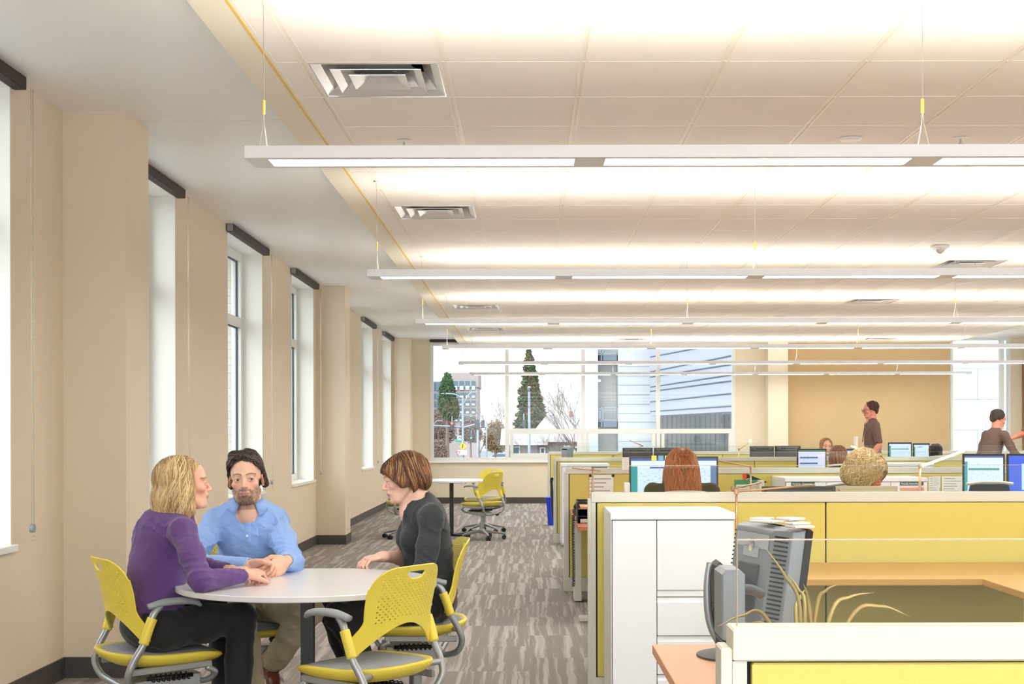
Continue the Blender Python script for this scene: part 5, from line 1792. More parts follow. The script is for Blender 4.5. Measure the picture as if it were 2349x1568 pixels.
def person(name_label, base_loc, J, cloth, head, hairspec, skin=(206, 156, 130), h=.008, group=None, legs=True, cat='person', male=True, hands=None, sleeves='long', res_head=.0032, folds=1.0, neck_r=.050, wid=1.0, extra=None, legcloth=None, shoes=None, belly=0.0, neckopen=None):
    """J: joints in place coordinates. Returns the person object (an Empty) with body, clothes, hair."""
    base = np.array(base_loc, float)
    r = thing('person', name_label, cat, tuple(base), 0, group)
    g = {k_: np.array(v_, float) - base for k_, v_ in J.items()}
    fw = np.array(J['facing'], float); fw = np.array((fw[0], fw[1], 0)); fw /= np.linalg.norm(fw)
    rt = np.array((fw[1], -fw[0], 0))
    pel, che, nk = g['pelvis'], g['chest'], g['neck']
    ho = g['head']; HR = frame(head['dir'], head.get('up', (0, 0, 1))); hs = head.get('scale', 1.0)
    T = (ho, HR)
    vs, qs, cs, n0 = [], [], [], 0
    # --- skin: head and neck
    lo = ho - .17 * hs; hi = ho + .17 * hs; lo[2] = min(lo[2], nk[2] - .05)
    Fh = Field(np.minimum(lo, nk - .14), np.maximum(hi, nk + .14), res_head)
    head_field(Fh, T, hs, male, head.get('nose', 1.0))
    Fh.cone(ho + HR @ np.array((0, -.028, -.045)) * hs, nk, neck_r * hs, neck_r * 1.1 * hs, .022)
    Fh.cone(nk, nk + np.array((0, 0, -.05)) + fw * .02, neck_r * 1.15, neck_r * 1.35, .02)
    if neckopen is not None:
        for s_ in (-1, 1):
            Fh.cone(nk + np.array((0, 0, -.04)), nk + rt * s_ * .07 + np.array((0, 0, -.058)), .032, .022, .03)
        Fh.cone(nk, che + fw * .07 + np.array((0, 0, .10)), .05, .05, .03)
    v, q = Fh.skin(); v = relax(v, q, 1, .4)
    col = skin_colors(v, T, hs, skin, head.get('lip', (186, 112, 104)), head.get('brow', (80, 58, 44)), head.get('beard'))
    vs.append(v); qs.append(q); cs.append(col); n0 = len(v)
    # --- skin: arms and hands
    hp = hands or {}
    arms = []
    for sd in ('R', 'L'):
        if 'el' + sd not in g: continue
        sh, el, wr = g['sh' + sd], g['el' + sd], g['wr' + sd]
        arms.append((sd, sh, el, wr))
        if sd in hp:
            hd = hp[sd]
            rr = hd.get('res', .0026)
            bare = sleeves in ('short', 'threequarter')
            pts = [el, wr] if bare else [wr + (el - wr) * .25, wr]
            allp = np.array(pts + [wr + np.array(hd['d']) / np.linalg.norm(hd['d']) * .19])
            Fa = Field(allp.min(0) - .075, allp.max(0) + .075, rr)
            Fa.cone(pts[0], wr, .042 * hd.get('sc', 1) if bare else .026, .0235, .01)
            if bare: Fa.cone(pts[0], pts[0] * .6 + wr * .4, .040, .038, .015)
            hand_field(Fa, wr, hd['d'], hd['n'], hd['side'], hd.get('curl', (.5, .6, .7, .8)), hd.get('thumb', .5), hd.get('sc', 1.0), hd.get('spread', .06))
            v, q = Fa.skin(); v = relax(v, q, 1, .35)
            c = np.tile(np.array(lin(skin)), (len(v), 1))
            dist = np.linalg.norm(v - wr, axis=1)
            w_ = np.clip((dist - .09) / .08, 0, 1)[:, None] * .45
            c = c * (1 - w_) + np.array(lin(tuple(b * k_ for b, k_ in zip(skin, (1.0, .84, .80))))) * w_
            vs.append(v); qs.append(q + n0); cs.append(c); n0 += len(v)
    # --- skin hidden in the clothes: trunk and limbs joining all of it
    inner = [pel, che, nk] + [a[1] for a in arms] + [a[2] for a in arms] + [a[3] for a in arms]
    lg = []
    if legs:
        for sd in ('R', 'L'):
            if 'hip' + sd in g:
                lg.append((g['hip' + sd], g['kn' + sd], g['an' + sd], g.get('toe' + sd)))
                inner += [g['kn' + sd], g['an' + sd]]
    inner = np.array(inner)
    Fb = Field(inner.min(0) - .16, inner.max(0) + .16, .014)
    Fb.chain([pel, che, nk - np.array((0, 0, .05))], [.075, .080, .036], .03)
    for (_, sh, el, wr) in arms:
        Fb.chain([che, sh * .8 + che * .2, sh * .15 + el * .85, el * .1 + wr * .9], [.05, .020, .017, .014], .008)
    for (hp_, kn, an, toe) in lg:
        Fb.chain([pel, hp_, kn, an], [.07, .055, .042, .030], .02)
    v, q = Fb.skin()
    vs.append(v); qs.append(q + n0); cs.append(np.tile(np.array(lin(skin)), (len(v), 1)))
    body = mesh_np('body', np.concatenate(vs), np.concatenate(qs), skinm, r, np.concatenate(cs))
    eyes(T, hs, body, head.get('look', (0, 0)), head.get('iris', (90, 66, 44)))
    # --- top
    allp = np.array([pel, che, nk] + [a[1] for a in arms] + [a[2] for a in arms] + [a[3] for a in arms])
    Ft = Field(allp.min(0) - .21, allp.max(0) + .20, h)
    up = che - pel; up /= np.linalg.norm(up)
    Rt = frame(fw, up)
    # keep the trunk axes: right, forward, up along the spine
    Ft.ell(che + up * .02, (.158 * wid, .112 * wid, .175), Rt, .03)
    Ft.ell(che - up * .09, (.142 * wid, .105 * wid, .15), Rt, .05)
    Ft.ell((pel + che) / 2 + fw * belly * .5, (.138 * wid, .108 * wid + belly * .5, .15), Rt, .06)
    Ft.ell(pel + up * .04 + fw * belly * .5, (.165 * wid, .122 * wid, .11), Rt, .06)
    if not male:
        for s_ in (-1, 1):
            Ft.ell(che + rt * s_ * .068 + fw * .085 - up * .015, (.058, .05, .058), Rt, .04)
    Ft.cone(nk - up * .06, nk + up * .0, .075, .058, .04)
    for (sd, sh, el, wr) in arms:
        Ft.cone(nk - up * .055, sh, .050, .050 * wid, .05)
        e_end = {'long': wr + (el - wr) * .06, 'threequarter': el + (wr - el) * .22, 'short': sh + (el - sh) * .80}[sleeves]
        rs_ = .047 if male else .042
        if sleeves == 'long':
            Ft.chain([sh, sh * .5 + el * .5, el, e_end], [rs_ + .010, rs_ + .004, rs_ - .002, .036 if male else .030], .03)
        elif sleeves == 'threequarter':
            Ft.chain([sh, sh * .5 + el * .5, el, e_end], [rs_ + .010, rs_ + .006, rs_ + .004, rs_ - .002], .03)
        else:
            Ft.chain([sh, e_end], [rs_ + .012, rs_ + .006], .03)
    fa = .0032 * folds
    def ridge(a, p_=2.2):
        return (1 - np.abs(np.sin(a))) ** p_
    def fold(x, y, z):
        w1 = np.sin(x * 23 + 2 * np.sin(z * 19)) + np.sin(y * 19 + 1.5 * np.sin(x * 31))
        d = fa * .6 * wob(x, y, z, 40, .4) - fa * 1.9 * ridge(z * 31 + 1.5 * w1) * (.5 + .5 * np.sin(x * 13 + y * 17 + z * 9)) - fa * 1.2 * ridge((x - y) * 34 + z * 21 + 1.7 * np.sin(z * 27 + 1)) * (.5 + .5 * np.sin(z * 21 + x * 9))
        for (sd, sh, el, wr) in arms:
            for c, ca in ((el, 1.0), (sh, .35)):
                rr = np.sqrt((x - c[0]) ** 2 + (y - c[1]) ** 2 + (z - c[2]) ** 2)
                ax_ = (wr - sh); ax_ = ax_ / (np.linalg.norm(ax_) + 1e-9)
                tt = (x * ax_[0] + y * ax_[1] + z * ax_[2])
                d = d - ca * np.exp(-(rr / .12) ** 2) * .0075 * folds * ridge(tt * 78 + 2.6 * np.sin(z * 24 + x * 21 + y * 11), 1.8)
        return d
    Ft.folds(fold)
    for (sd, sh, el, wr) in arms:
        e_end = {'long': wr + (el - wr) * .06, 'threequarter': el + (wr - el) * .22, 'short': sh + (el - sh) * .80}[sleeves]
        dd = (e_end - (el if sleeves != 'short' else sh)); dd /= np.linalg.norm(dd)
        if sleeves == 'long': Ft.cone(e_end - dd * .035, e_end, .034 if male else .031, .034 if male else .030, .004)
        # open the cuff
        Ft.cone(e_end - dd * .004, e_end + dd * .05, .026 if sleeves == 'long' else .036, .03 if sleeves == 'long' else .05, 0, 'sub')
    Ft.cone(nk + up * .005, nk + up * .10, (neck_r + .006), neck_r + .03, .004, 'sub')
    if male and sleeves == 'long':
        Ft.cone(nk + up * .02 + fw * .03, nk - up * .035 + fw * .13, .027, .008, .004, 'sub')
    if neckopen is not None:
        a_ = nk + up * .03
        b_ = che + fw * .16 + up * neckopen
        Ft.cone(nk - up * .0 + fw * .02, b_, .062, .004, .01, 'sub')
        for s_ in (-1, 1):
            Ft.cone(nk + up * .03, nk + rt * s_ * .045 + up * .012, .050, .030, .01, 'sub')
    v, q = Ft.skin(); v = relax(v, q, 2, .4)
    top = mesh_np(cloth.get('name', 'shirt'), v, q, cloth['mat'], r)
    # --- trousers
    if lg:
        pts = np.array([x_ for t_ in lg for x_ in t_[:3]] + [pel])
        Fl = Field(pts.min(0) - .16, pts.max(0) + .16, max(h, .009))
        Fl.ell(pel - up * .0, (.160 * wid, .125 * wid, .105), Rt, .05)
        for i, (hp_, kn, an, toe) in enumerate(lg):
            lt = 1.0 if male else .90
            mid = hp_ * .5 + kn * .5
            Fl.chain([pel * .45 + hp_ * .55, hp_, mid, kn], [.088 * lt, .090 * lt, .083 * lt, .066 * lt], .035)
            sh_ = kn * .62 + an * .38
            end = an + (kn - an) * .07
            Fl.chain([kn, sh_, end], [.063 * lt, .062 * lt, .058 * lt], .02)
        def fold2(x, y, z):
            d = .0025 * folds * wob(x, y, z, 38, 1.2) - .004 * folds * ridge((x + y) * 30 + z * 12 + 2 * np.sin(z * 20)) * (.5 + .5 * np.sin(z * 14 + x * 10))
            for (hp_, kn, an, toe) in lg:
                for c in (kn, hp_):
                    rr = np.sqrt((x - c[0]) ** 2 + (y - c[1]) ** 2 + (z - c[2]) ** 2)
                    d = d - np.exp(-(rr / .15) ** 2) * .008 * folds * ridge((x * .6 + z) * 58 + 2.4 * np.sin(y * 25 + x * 12), 1.8)
            return d
        Fl.folds(fold2)
        for (hp_, kn, an, toe) in lg:
            dd = (an - kn) / np.linalg.norm(an - kn); end = an + (kn - an) * .07
            Fl.cone(end - dd * .002, end + dd * .06, .046, .06, 0, 'sub')
        v, q = Fl.skin(); v = relax(v, q, 2, .4)
        mesh_np('trousers', v, q, legcloth or M['darktrouser'], r)
        for (hp_, kn, an, toe) in lg:
            if toe is None: continue
            fd = toe - an; fdn = fd / np.linalg.norm(fd)
            Fs = Field(np.minimum(an, toe) - .12, np.maximum(an, toe) + .12, .005)
            heel = an - fdn * .03 + np.array((0, 0, -.045))
            ballp = an + fd * .72 + np.array((0, 0, -.03))
            Fs.chain([heel, an * .5 + ballp * .5 + np.array((0, 0, -.01)), ballp, toe], [.036, .036, .040, .026], .02)
            Fs.cone(an, heel, .036, .036, .02)
            v, q = Fs.skin(); v = relax(v, q, 1)
            mesh_np('shoe', v, q, shoes or M['black'], r)
            so = MB(); 
            Fk = Field(np.minimum(an, kn * .3 + an * .7) - .08, np.maximum(an, kn * .3 + an * .7) + .08, .008)
            Fk.cone(an, an * .7 + kn * .3, .036, .042, .01)
            v, q = Fk.skin()
            mesh_np('sock', v, q, M['sock'], r)
    hair(T, hs, r, **hairspec)
    return r, T, g, Rt

M['sock'] = mat('navy_sock', (30, 38, 62), .9)
M['khaki'] = cloth_mat('khaki_cotton', (190, 178, 146), .85, .5)
M['purple'] = cloth_mat('purple_jersey', (92, 62, 124), .8, .35)
M['blueshirt'] = cloth_mat('light_blue_shirt', (142, 176, 232), .8, .5)
M['blackknit'] = cloth_mat('black_top', (34, 40, 46), .75, .4)
M['brownpolo'] = mat('brown_shirt', (112, 90, 82), .85, bump=.2, bscale=400)
M['olivetop'] = mat('olive_top', (72, 66, 46), .85, bump=.2, bscale=400)
M['darktrouser'] = cloth_mat('black_trousers', (26, 26, 30), .8, .4)
M['leather'] = mat('brown_leather', (112, 58, 38), .3, bump=.1)
R1 = np.random.RandomState
def facecut(zt=.062, w=.066, y0=.035, low=-.2):
    """region of the face that hair leaves open (negative inside)"""
    def f(p):
        x, y, z = p[:, 0], p[:, 1], p[:, 2]
        a = np.sqrt((x / w) ** 2 + ((z - (zt + low) / 2) / ((zt - low) / 2)) ** 2) - 1
        return np.maximum(a * .05, y0 - y)
    return f

# 1. woman in purple, left of the table, turned to it
zc = (-1.52, 5.53)
def f45(a): return (math.cos(a), math.sin(a), 0)
J = dict(facing=f45(math.radians(38)), pelvis=(-1.56, 5.52, .575), chest=(-1.535, 5.56, .865), neck=(-1.465, 5.59, 1.035), head=(-1.437, 5.60, 1.148),
         shR=(-1.40, 5.42, .965), elR=(-1.285, 5.235, .785), wrR=(-1.155, 5.43, .785), shL=(-1.60, 5.74, .965), elL=(-1.46, 5.80, .80), wrL=(-1.255, 5.60, .785),
         hipR=(-1.49, 5.44, .565), knR=(-1.215, 5.66, .585), anR=(-1.215, 5.52, .12), hipL=(-1.61, 5.60, .565), knL=(-1.36, 5.90, .585), anL=(-1.33, 5.86, .12),
         toeR=(-1.10, 5.60, .04), toeL=(-1.20, 5.95, .04))
blonde = [hairmat('blonde_hair', (206, 176, 130), (168, 134, 92)), hairmat('blonde_highlight', (240, 224, 178), (212, 184, 130)), hairmat('dark_blonde', (184, 150, 106), (150, 116, 78)), hairmat('light_blonde', (224, 200, 148), (196, 166, 112))]
bob = [('e', (0, -.030, .032), (.088, .106, .094)), ('e', (.062, -.022, -.050), (.040, .070, .088)), ('e', (-.062, -.022, -.050), (.040, .070, .088)), ('e', (0, -.082, -.066), (.084, .064, .090)), ('c', (.066, .004, -.108), (.02, -.095, -.118), .036, .046), ('c', (-.066, .004, -.108), (-.02, -.095, -.118), .036, .046)]
def fpurple(p):
    x, y, z = p[:, 0], p[:, 1], p[:, 2]
    return np.maximum(.030 + .25 * np.clip(.0 - z, -.1, .0) * 0 - y + np.clip(z - .05, 0, 1) * 1.1, -.2)
person('woman in a purple long-sleeved jersey with wavy blonde hair, forearms on the round table', (-1.54, 5.53, 0), J,
       dict(mat=M['purple'], name='jersey'), dict(dir=(.93, .36, .05), scale=.94, brow=(120, 92, 62), lip=(190, 110, 104), nose=.85), 
       dict(prims=bob, mats_=blonde, n=2600, rnd=R1(5), face=fpurple, wave=(.34, .36), r=.0017, steps=32, step=.0085, relief=.003, lift=.008, zroot=-.02),
       skin=(228, 178, 156), h=.0055, male=False, sleeves='long', folds=1.0, neck_r=.044, wid=.93,
       hands=dict(R=dict(d=(.55, .75, .10), n=(-.15, .1, -1), side=-1, curl=(1.15, 1.2, 1.25, 1.3), thumb=.5, sc=.92, spread=.02), L=dict(d=(.75, -.55, .16), n=(0, 0, -1), side=1, curl=(.6, .65, .7, .8), thumb=.4, sc=.92)),
       legcloth=M['darktrouser'])

# 2. man in the blue shirt, behind the table, facing us
J = dict(facing=(.12, -1, 0), pelvis=(-1.34, 6.40, .575), chest=(-1.31, 6.27, .88), neck=(-1.305, 6.235, 1.035), head=(-1.305, 6.18, 1.150),
         shR=(-1.46, 6.25, .955), elR=(-1.535, 6.00, .775), wrR=(-1.215, 5.83, .785), shL=(-1.185, 6.27, .95), elL=(-1.075, 6.05, .775), wrL=(-1.065, 5.875, .800),
         hipR=(-1.44, 6.36, .56), knR=(-1.285, 5.92, .59), anR=(-1.25, 6.10, .12), hipL=(-1.23, 6.38, .56), knL=(-.985, 5.96, .57), anL=(-1.20, 6.22, .285),
         toeR=(-1.20, 5.95, .05), toeL=(-1.12, 6.05, .17))
brown = [hairmat('dark_brown_hair', (66, 52, 45), (44, 36, 32)), hairmat('brown_hair_lock', (92, 74, 62), (58, 47, 41)), hairmat('greyish_lock', (126, 114, 106), (72, 62, 58))]
mh = [('e', (0, -.026, .050), (.073, .099, .083)), ('e', (0, -.078, -.006), (.056, .034, .052)), ('c', (.062, .000, .046), (.070, -.022, .018), .014, .012), ('c', (-.062, .000, .046), (-.070, -.022, .018), .014, .012),
      ('c', (-.068, -.040, .010), (-.080, -.042, -.028), .013, .011), ('c', (.066, -.042, .010), (.074, -.044, -.032), .011, .009), ('c', (-.035, .050, .108), (.045, .044, .108), .022, .020), ('c', (-.058, .046, .078), (-.066, .030, .052), .014, .010), ('c', (.060, .042, .076), (.068, .028, .050), .014, .010)]
def fman(p):
    x, y, z = p[:, 0], p[:, 1], p[:, 2]
    hl = .083 - 9.0 * np.clip(np.abs(x - .006) - .010, 0, 1) ** 2
    front = np.maximum(.012 - y, z - hl)
    side = np.maximum(np.maximum(-.024 - y, np.abs(z + .022) - .034), .060 - np.abs(x))
    return np.minimum(front, side)
def fl_man(p, k):
    f = np.zeros_like(p); f[:, 2] = -1 + .9 * np.clip((p[:, 2] - .08) / .04, 0, 1)
    f[:, 0] += np.sign(p[:, 0] - .012) * 1.1 * np.clip((p[:, 2] - .04) / .05, 0, 1)
    f[:, 1] += -.30 + .4 * (p[:, 1] > .02)
    return f
rm, Tm, gm, Rtm = person('man with dark wavy hair and short beard in a light blue shirt at the table', (-1.34, 6.36, 0), J,
       dict(mat=M['blueshirt'], name='shirt'), dict(dir=(.10, -.98, -.02), up=(-.05, 0, 1), scale=1.0, brow=(60, 44, 36), beard=(96, 74, 58), look=(-.25, -.02), iris=(96, 84, 60), lip=(196, 122, 116)),
       dict(prims=mh, mats_=brown, n=2600, rnd=R1(8), face=fman, flowf=fl_man, wave=(.6, .6), r=.0012, steps=20, step=.008, relief=.004, zroot=-.05, lift=.006),
       skin=(226, 182, 158), h=.0052, male=True, sleeves='long', folds=1.5, neck_r=.052, wid=.95,
       hands=dict(R=dict(d=(.96, -.08, .10), n=(.25, -.6, -.8), side=-1, curl=(.9, .95, 1, 1), thumb=.3, sc=1.0), L=dict(d=(-.42, -.66, -.30), n=(-.75, .45, -.35), side=-1, curl=(.55, .6, .62, .66), thumb=.6, sc=1.0, spread=.03)),
       legcloth=M['khaki'], shoes=M['leather'])

# 3. woman in black, right of the table, in profile
J = dict(facing=(-.97, -.22, 0), pelvis=(-.46, 6.31, .575), chest=(-.485, 6.285, .88), neck=(-.525, 6.27, 1.055), head=(-.585, 6.255, 1.150),
         shL=(-.445, 6.10, .975), elL=(-.475, 6.02, .72), wrL=(-.66, 6.09, .655), shR=(-.53, 6.45, .965), elR=(-.57, 6.44, .76), wrR=(-.675, 6.19, .79),
         hipL=(-.50, 6.20, .56), knL=(-.86, 6.02, .545), anL=(-.66, 6.16, .12), hipR=(-.50, 6.40, .56), knR=(-.93, 6.28, .545), anR=(-.80, 6.36, .12),
         toeL=(-.78, 6.08, .04), toeR=(-.95, 6.30, .04))
bronde = [hairmat('brunette_hair', (112, 74, 50), (72, 48, 36)), hairmat('chestnut_hair', (138, 90, 58), (98, 62, 42)), hairmat('soft_brunette', (118, 78, 52), (80, 52, 38)), hairmat('caramel_highlight', (196, 146, 92), (150, 102, 62)), hairmat('dark_brunette', (56, 36, 30), (36, 24, 22))]
sb = [('e', (0, -.026, .034), (.092, .106, .094)), ('e', (.066, .0, -.012), (.030, .066, .066)), ('e', (-.066, .0, -.012), (.030, .066, .066)), ('e', (0, -.078, -.014), (.080, .052, .070)), ('c', (.045, .066, .050), (.070, .045, -.010), .024, .016), ('c', (-.045, .066, .050), (-.070, .045, -.010), .024, .016), ('e', (0, .022, .046), (.079, .080, .060))]
def fblack(p):
    x, y, z = p[:, 0], p[:, 1], p[:, 2]
    a = np.maximum(.064 + .72 * np.clip(z, -.2, .05) - y, z - .046)
    jaw = np.maximum(-.018 - y, z + .045)
    return np.minimum(a, jaw)
def fl_black(p, k):
    f = np.zeros_like(p); f[:, 2] = -1 + .7 * np.clip((p[:, 2] - .07) / .04, 0, 1)
    f[:, 0] += np.sign(p[:, 0] + .015) * 1.1 * np.clip((p[:, 2] - .06) / .04, 0, 1)
    f[:, 1] += np.where(p[:, 1] > .0, .30, -.10)
    return f
person('woman in a black top with a short highlighted bob, in profile at the table', (-.50, 6.29, 0), J,
       dict(mat=M['blackknit'], name='top'), dict(dir=(-.94, -.22, -.22), up=(-.2, 0, 1), scale=.96, brow=(110, 78, 52), lip=(206, 128, 118)),
       dict(prims=sb, mats_=bronde, n=2600, rnd=R1(11), face=fblack, flowf=fl_black, wave=(.10, .3), r=.0013, steps=26, step=.0085, relief=.001, zroot=.0),
       skin=(236, 194, 174), h=.0055, male=False, sleeves='threequarter', folds=1.1, neck_r=.044, wid=.96, neckopen=.05,
       hands=dict(R=dict(d=(-.80, -.42, -.10), n=(.1, .15, -1), side=-1, curl=(.6, .8, .9, .9), thumb=.8, sc=.92, res=.0028), L=dict(d=(-.9, .1, 0), n=(0, 0, -1), side=1, sc=.92, res=.004)),
       legcloth=M['darktrouser'])

# shirt details of the man: collar, placket, buttons, pocket
from mathutils.bvhtree import BVHTree
sh_o = [c for c in rm.children if c.name.startswith('shirt')][0]
bv = BVHTree.FromPolygons([v_.co[:] for v_ in sh_o.data.vertices], [p_.vertices[:] for p_ in sh_o.data.polygons])
nk_, ch_, pe_ = gm['neck'], gm['chest'], gm['pelvis']
rx, fy = Vector(Rtm[:, 0]), Vector(Rtm[:, 1])
def onto(tx, z, lift=.002):
    o_ = Vector(ch_) + rx * tx; o_.z = z
    hit = bv.ray_cast(o_ + fy * .5, -fy)[0]
    return (hit if hit is not None else o_ + fy * .12) + fy * lift
def strip(x0, x1, za, zb, n, lift, name, m):
    mb = MB(); rows = []
    for k in range(n + 1):
        z = za + (zb - za) * k / n
        rows.append([onto(x0 + (x1 - x0) * t_, z, lift if 0 < t_ < 1 else -.001) for t_ in (0, .12, .5, .88, 1)])
    mb.loft(rows, closed=False, caps=False)
    return mb.build(name, m, rm, smooth=True)
strip(-.016, .016, nk_[2] - .045, pe_[2] + .29, 24, .0032, 'placket', M['blueshirt'])
pk = MB()
x0, x1, za, zb = -.135, -.05, .935, .835
pk.loft([[onto(x0 + (x1 - x0) * t_, za + (zb - za) * k / 8, .0028 if (0 < k < 8) and 0 < t_ < 1 else -.0005) for t_ in (0, .03, .5, .97, 1)] for k in range(9)], closed=False, caps=False)
pk.build('pocket', M['blueshirt'], rm, smooth=True)
for z in (.975, .89):
    p_ = onto(0, z, .005)
    bt = MB().lathe((0, 0, 0), [(.0055, -.0012), (.0058, .0006), (.004, .0014)], n=14, axis='y').build('button', M['white'], rm)
    bt.location = p_
for s_ in (-1, 1):
    rows = []
    for k in range(13):
        t_ = k / 12; a_ = math.radians(180 - t_ * 152) * s_
        er, ef = math.sin(a_), math.cos(a_)
        R_ = .057 + .004 * t_
        c0 = Vector(nk_) + Vector((0, 0, .008))
        top_ = c0 + rx * er * R_ + fy * (ef * (R_ + .004)) + Vector((0, 0, .034 - .034 * t_ ** 2))
        out = c0 + rx * er * (R_ + .016) + fy * (ef * (R_ + .020)) + Vector((0, 0, .024 - .034 * t_ ** 2))
        bot = c0 + rx * (er * (R_ + .026 + .030 * t_ ** 3)) + fy * (ef * (R_ + .026) + .016 * t_ ** 3) + Vector((0, 0, -.006 - .052 * t_ ** 2.5))
        rows.append([top_, out, bot])
    ob = MB().loft(rows, closed=False, caps=False).build('collar', M['blueshirt'], rm, smooth=True)
    md = ob.modifiers.new('thickness', 'SOLIDIFY'); md.thickness = .0025; md.offset = 0

# short beard: fine bristles over the jaw, chin and upper lip
bo_, bR = Tm
rb_ = R1(77)
hv = np.array([v_.co[:] for v_ in [c for c in rm.children if c.name.startswith('body')][0].data.vertices[:]])
hl_ = (hv - bo_) @ bR
x, y, z = hl_.T
jawm = (z < -.050 + .5 * np.clip(np.abs(x) - .030, 0, 1)) & (z > -.118) & (y > .012) & (np.abs(x) < .07)
moum = (np.abs(z + .0475) < .0055) & (np.abs(x) < .027) & (y > .08)
lipm = (np.abs(z + .0622) < .0115) & (np.abs(x) < .024) & (y > .07)
dens = np.where((np.abs(x) < .034) | moum, 1.0, .42)
cand = np.where((jawm | moum) & ~lipm & (rb_.rand(len(x)) < dens))[0]
mb = MB()
ctr = np.array((0, -.01, -.03))
for i_ in cand[rb_.randint(len(cand), size=2600)]:
    p_ = hl_[i_] + rb_.normal(size=3) * .0012
    n_ = p_ - ctr; n_ /= np.linalg.norm(n_)
    d_ = n_ * .55 + np.array((rb_.normal() * .3, 0, -.9)); d_ /= np.linalg.norm(d_)
    q_ = p_ + d_ * (.0035 + .003 * rb_.rand())
    t_ = np.cross(d_, n_); t_ /= np.linalg.norm(t_) + 1e-9
    mb.cur = int(rb_.rand() < .22)
    w3 = [bo_ + bR @ v_ for v_ in (p_ - t_ * .00045, p_ + t_ * .00045, p_ + n_ * .0006, q_)]
    mb.add(w3, [(0, 1, 3), (1, 2, 3), (2, 0, 3)])
bd_ = mb.build('beard', [mat('beard_hair', (92, 72, 58), .6), mat('grey_beard_hair', (168, 158, 148), .6)], rm)
bd_['kind'] = 'stuff'

# ---------------------------------------------------------------- people among the cubicles
def seated(x, y, facing, ztop, lean=0.0, hd=None):
    f = np.array((facing[0], facing[1], 0.0)); f /= np.linalg.norm(f); r_ = np.array((f[1], -f[0], 0))
    b = np.array((x, y, 0.0)); hz = ztop - .135
    def Q(a, c, z): return tuple(b + r_ * a + f * c + np.array((0, 0, z)))
    return dict(facing=tuple(f), pelvis=Q(0, -.10, .56), chest=Q(0, -.04 + lean * .5, hz - .28), neck=Q(0, -.01 + lean, hz - .105), head=Q(0, .02 + lean * 1.2, hz),
                shR=Q(.16, -.02 + lean * .8, hz - .18), elR=Q(.20, .12, hz - .40), wrR=Q(.12, .34, .76), shL=Q(-.16, -.02 + lean * .8, hz - .18), elL=Q(-.20, .12, hz - .40), wrL=Q(-.12, .34, .76),
                hipR=Q(.08, -.08, .56), knR=Q(.11, .34, .52), anR=Q(.10, .30, .10), toeR=Q(.10, .44, .04), hipL=Q(-.08, -.08, .56), knL=Q(-.11, .34, .52), anL=Q(-.10, .30, .10), toeL=Q(-.10, .44, .04))
def handpair(f, n=(0, 0, -1)):
    return dict(R=dict(d=(f[0], f[1], -.1), n=n, side=-1, res=.005, curl=(.4, .45, .5, .5)), L=dict(d=(f[0], f[1], -.1), n=n, side=1, res=.005, curl=(.4, .45, .5, .5)))
LO = dict(h=.013, res_head=.0055)
nofront = facecut(.07, .058, .045, -.14)
# red-haired woman from behind
J = seated(.906, 7.98, (.0, 1, 0), 1.272)
J['shR'] = (1.075, 7.95, 1.005); J['shL'] = (.737, 7.95, 1.005); J['neck'] = (.906, 7.965, 1.055); J['chest'] = (.906, 7.93, .90)
redh = [hairmat('auburn_hair', (176, 98, 58), (132, 66, 40)), hairmat('copper_lock', (206, 130, 78), (160, 90, 52)), hairmat('golden_tip', (190, 132, 74), (140, 90, 48))]
lg_ = [('e', (0, -.024, .034), (.090, .108, .094)), ('c', (-.03, -.085, .0), (-.062, -.105, -.235), .062, .052), ('c', (.03, -.085, .0), (.062, -.105, -.235), .062, .052), ('c', (0, -.09, .0), (0, -.115, -.24), .07, .055), ('c', (.06, -.0, -.02), (.085, -.05, -.19), .04, .035), ('c', (-.06, -.0, -.02), (-.085, -.05, -.19), .04, .035)]
person('woman with long wavy red hair seen from behind at the wide monitor', (.906, 7.98, 0), J, dict(mat=M['olivetop'], name='top'), dict(dir=(0, 1, -.03)),
       dict(prims=lg_, mats_=redh, n=1800, rnd=R1(21), face=nofront, wave=(.45, .4), r=.0022, steps=44, step=.0095, relief=.003, zroot=-.02, k=.02, lift=.006), male=False, wid=.95, h=.009, res_head=.0055, hands=handpair((0, 1)))
# curly blonde person bending aside behind the near panel
J = seated(2.12, 8.80, (.35, -1, 0), 1.13, .12)
J['head'] = (2.18, 8.66, 1.095); J['neck'] = (2.13, 8.72, .985)
cb_ = [hairmat('pale_blonde_curls', (236, 216, 166), (212, 180, 120)), hairmat('golden_curls', (222, 190, 128), (190, 150, 90)), hairmat('straw_curls', (240, 226, 190), (214, 190, 140))]
curl = [('e', (0, -.02, .03), (.125, .125, .112)), ('e', (.08, -.01, -.02), (.07, .08, .08)), ('e', (-.08, -.01, -.02), (.07, .08, .08)), ('e', (-.04, -.06, .06), (.09, .08, .07)), ('e', (.05, -.05, .05), (.08, .08, .07)), ('e', (0, -.09, -.03), (.09, .06, .08))]
person('person with a mass of curly pale blonde hair bending aside behind the near panel', (2.12, 8.80, 0), J, dict(mat=M['brownpolo'], name='top'), dict(dir=(.80, -.55, -.45)),
       dict(prims=curl, mats_=cb_, n=3600, rnd=R1(22), face=nofront, wave=(1.3, .8), r=.0018, steps=14, step=.009, relief=.008, zroot=-.12, lift=.012, h=.005), male=False, skin=(226, 150, 120), hands=handpair((.35, -1)), **LO)
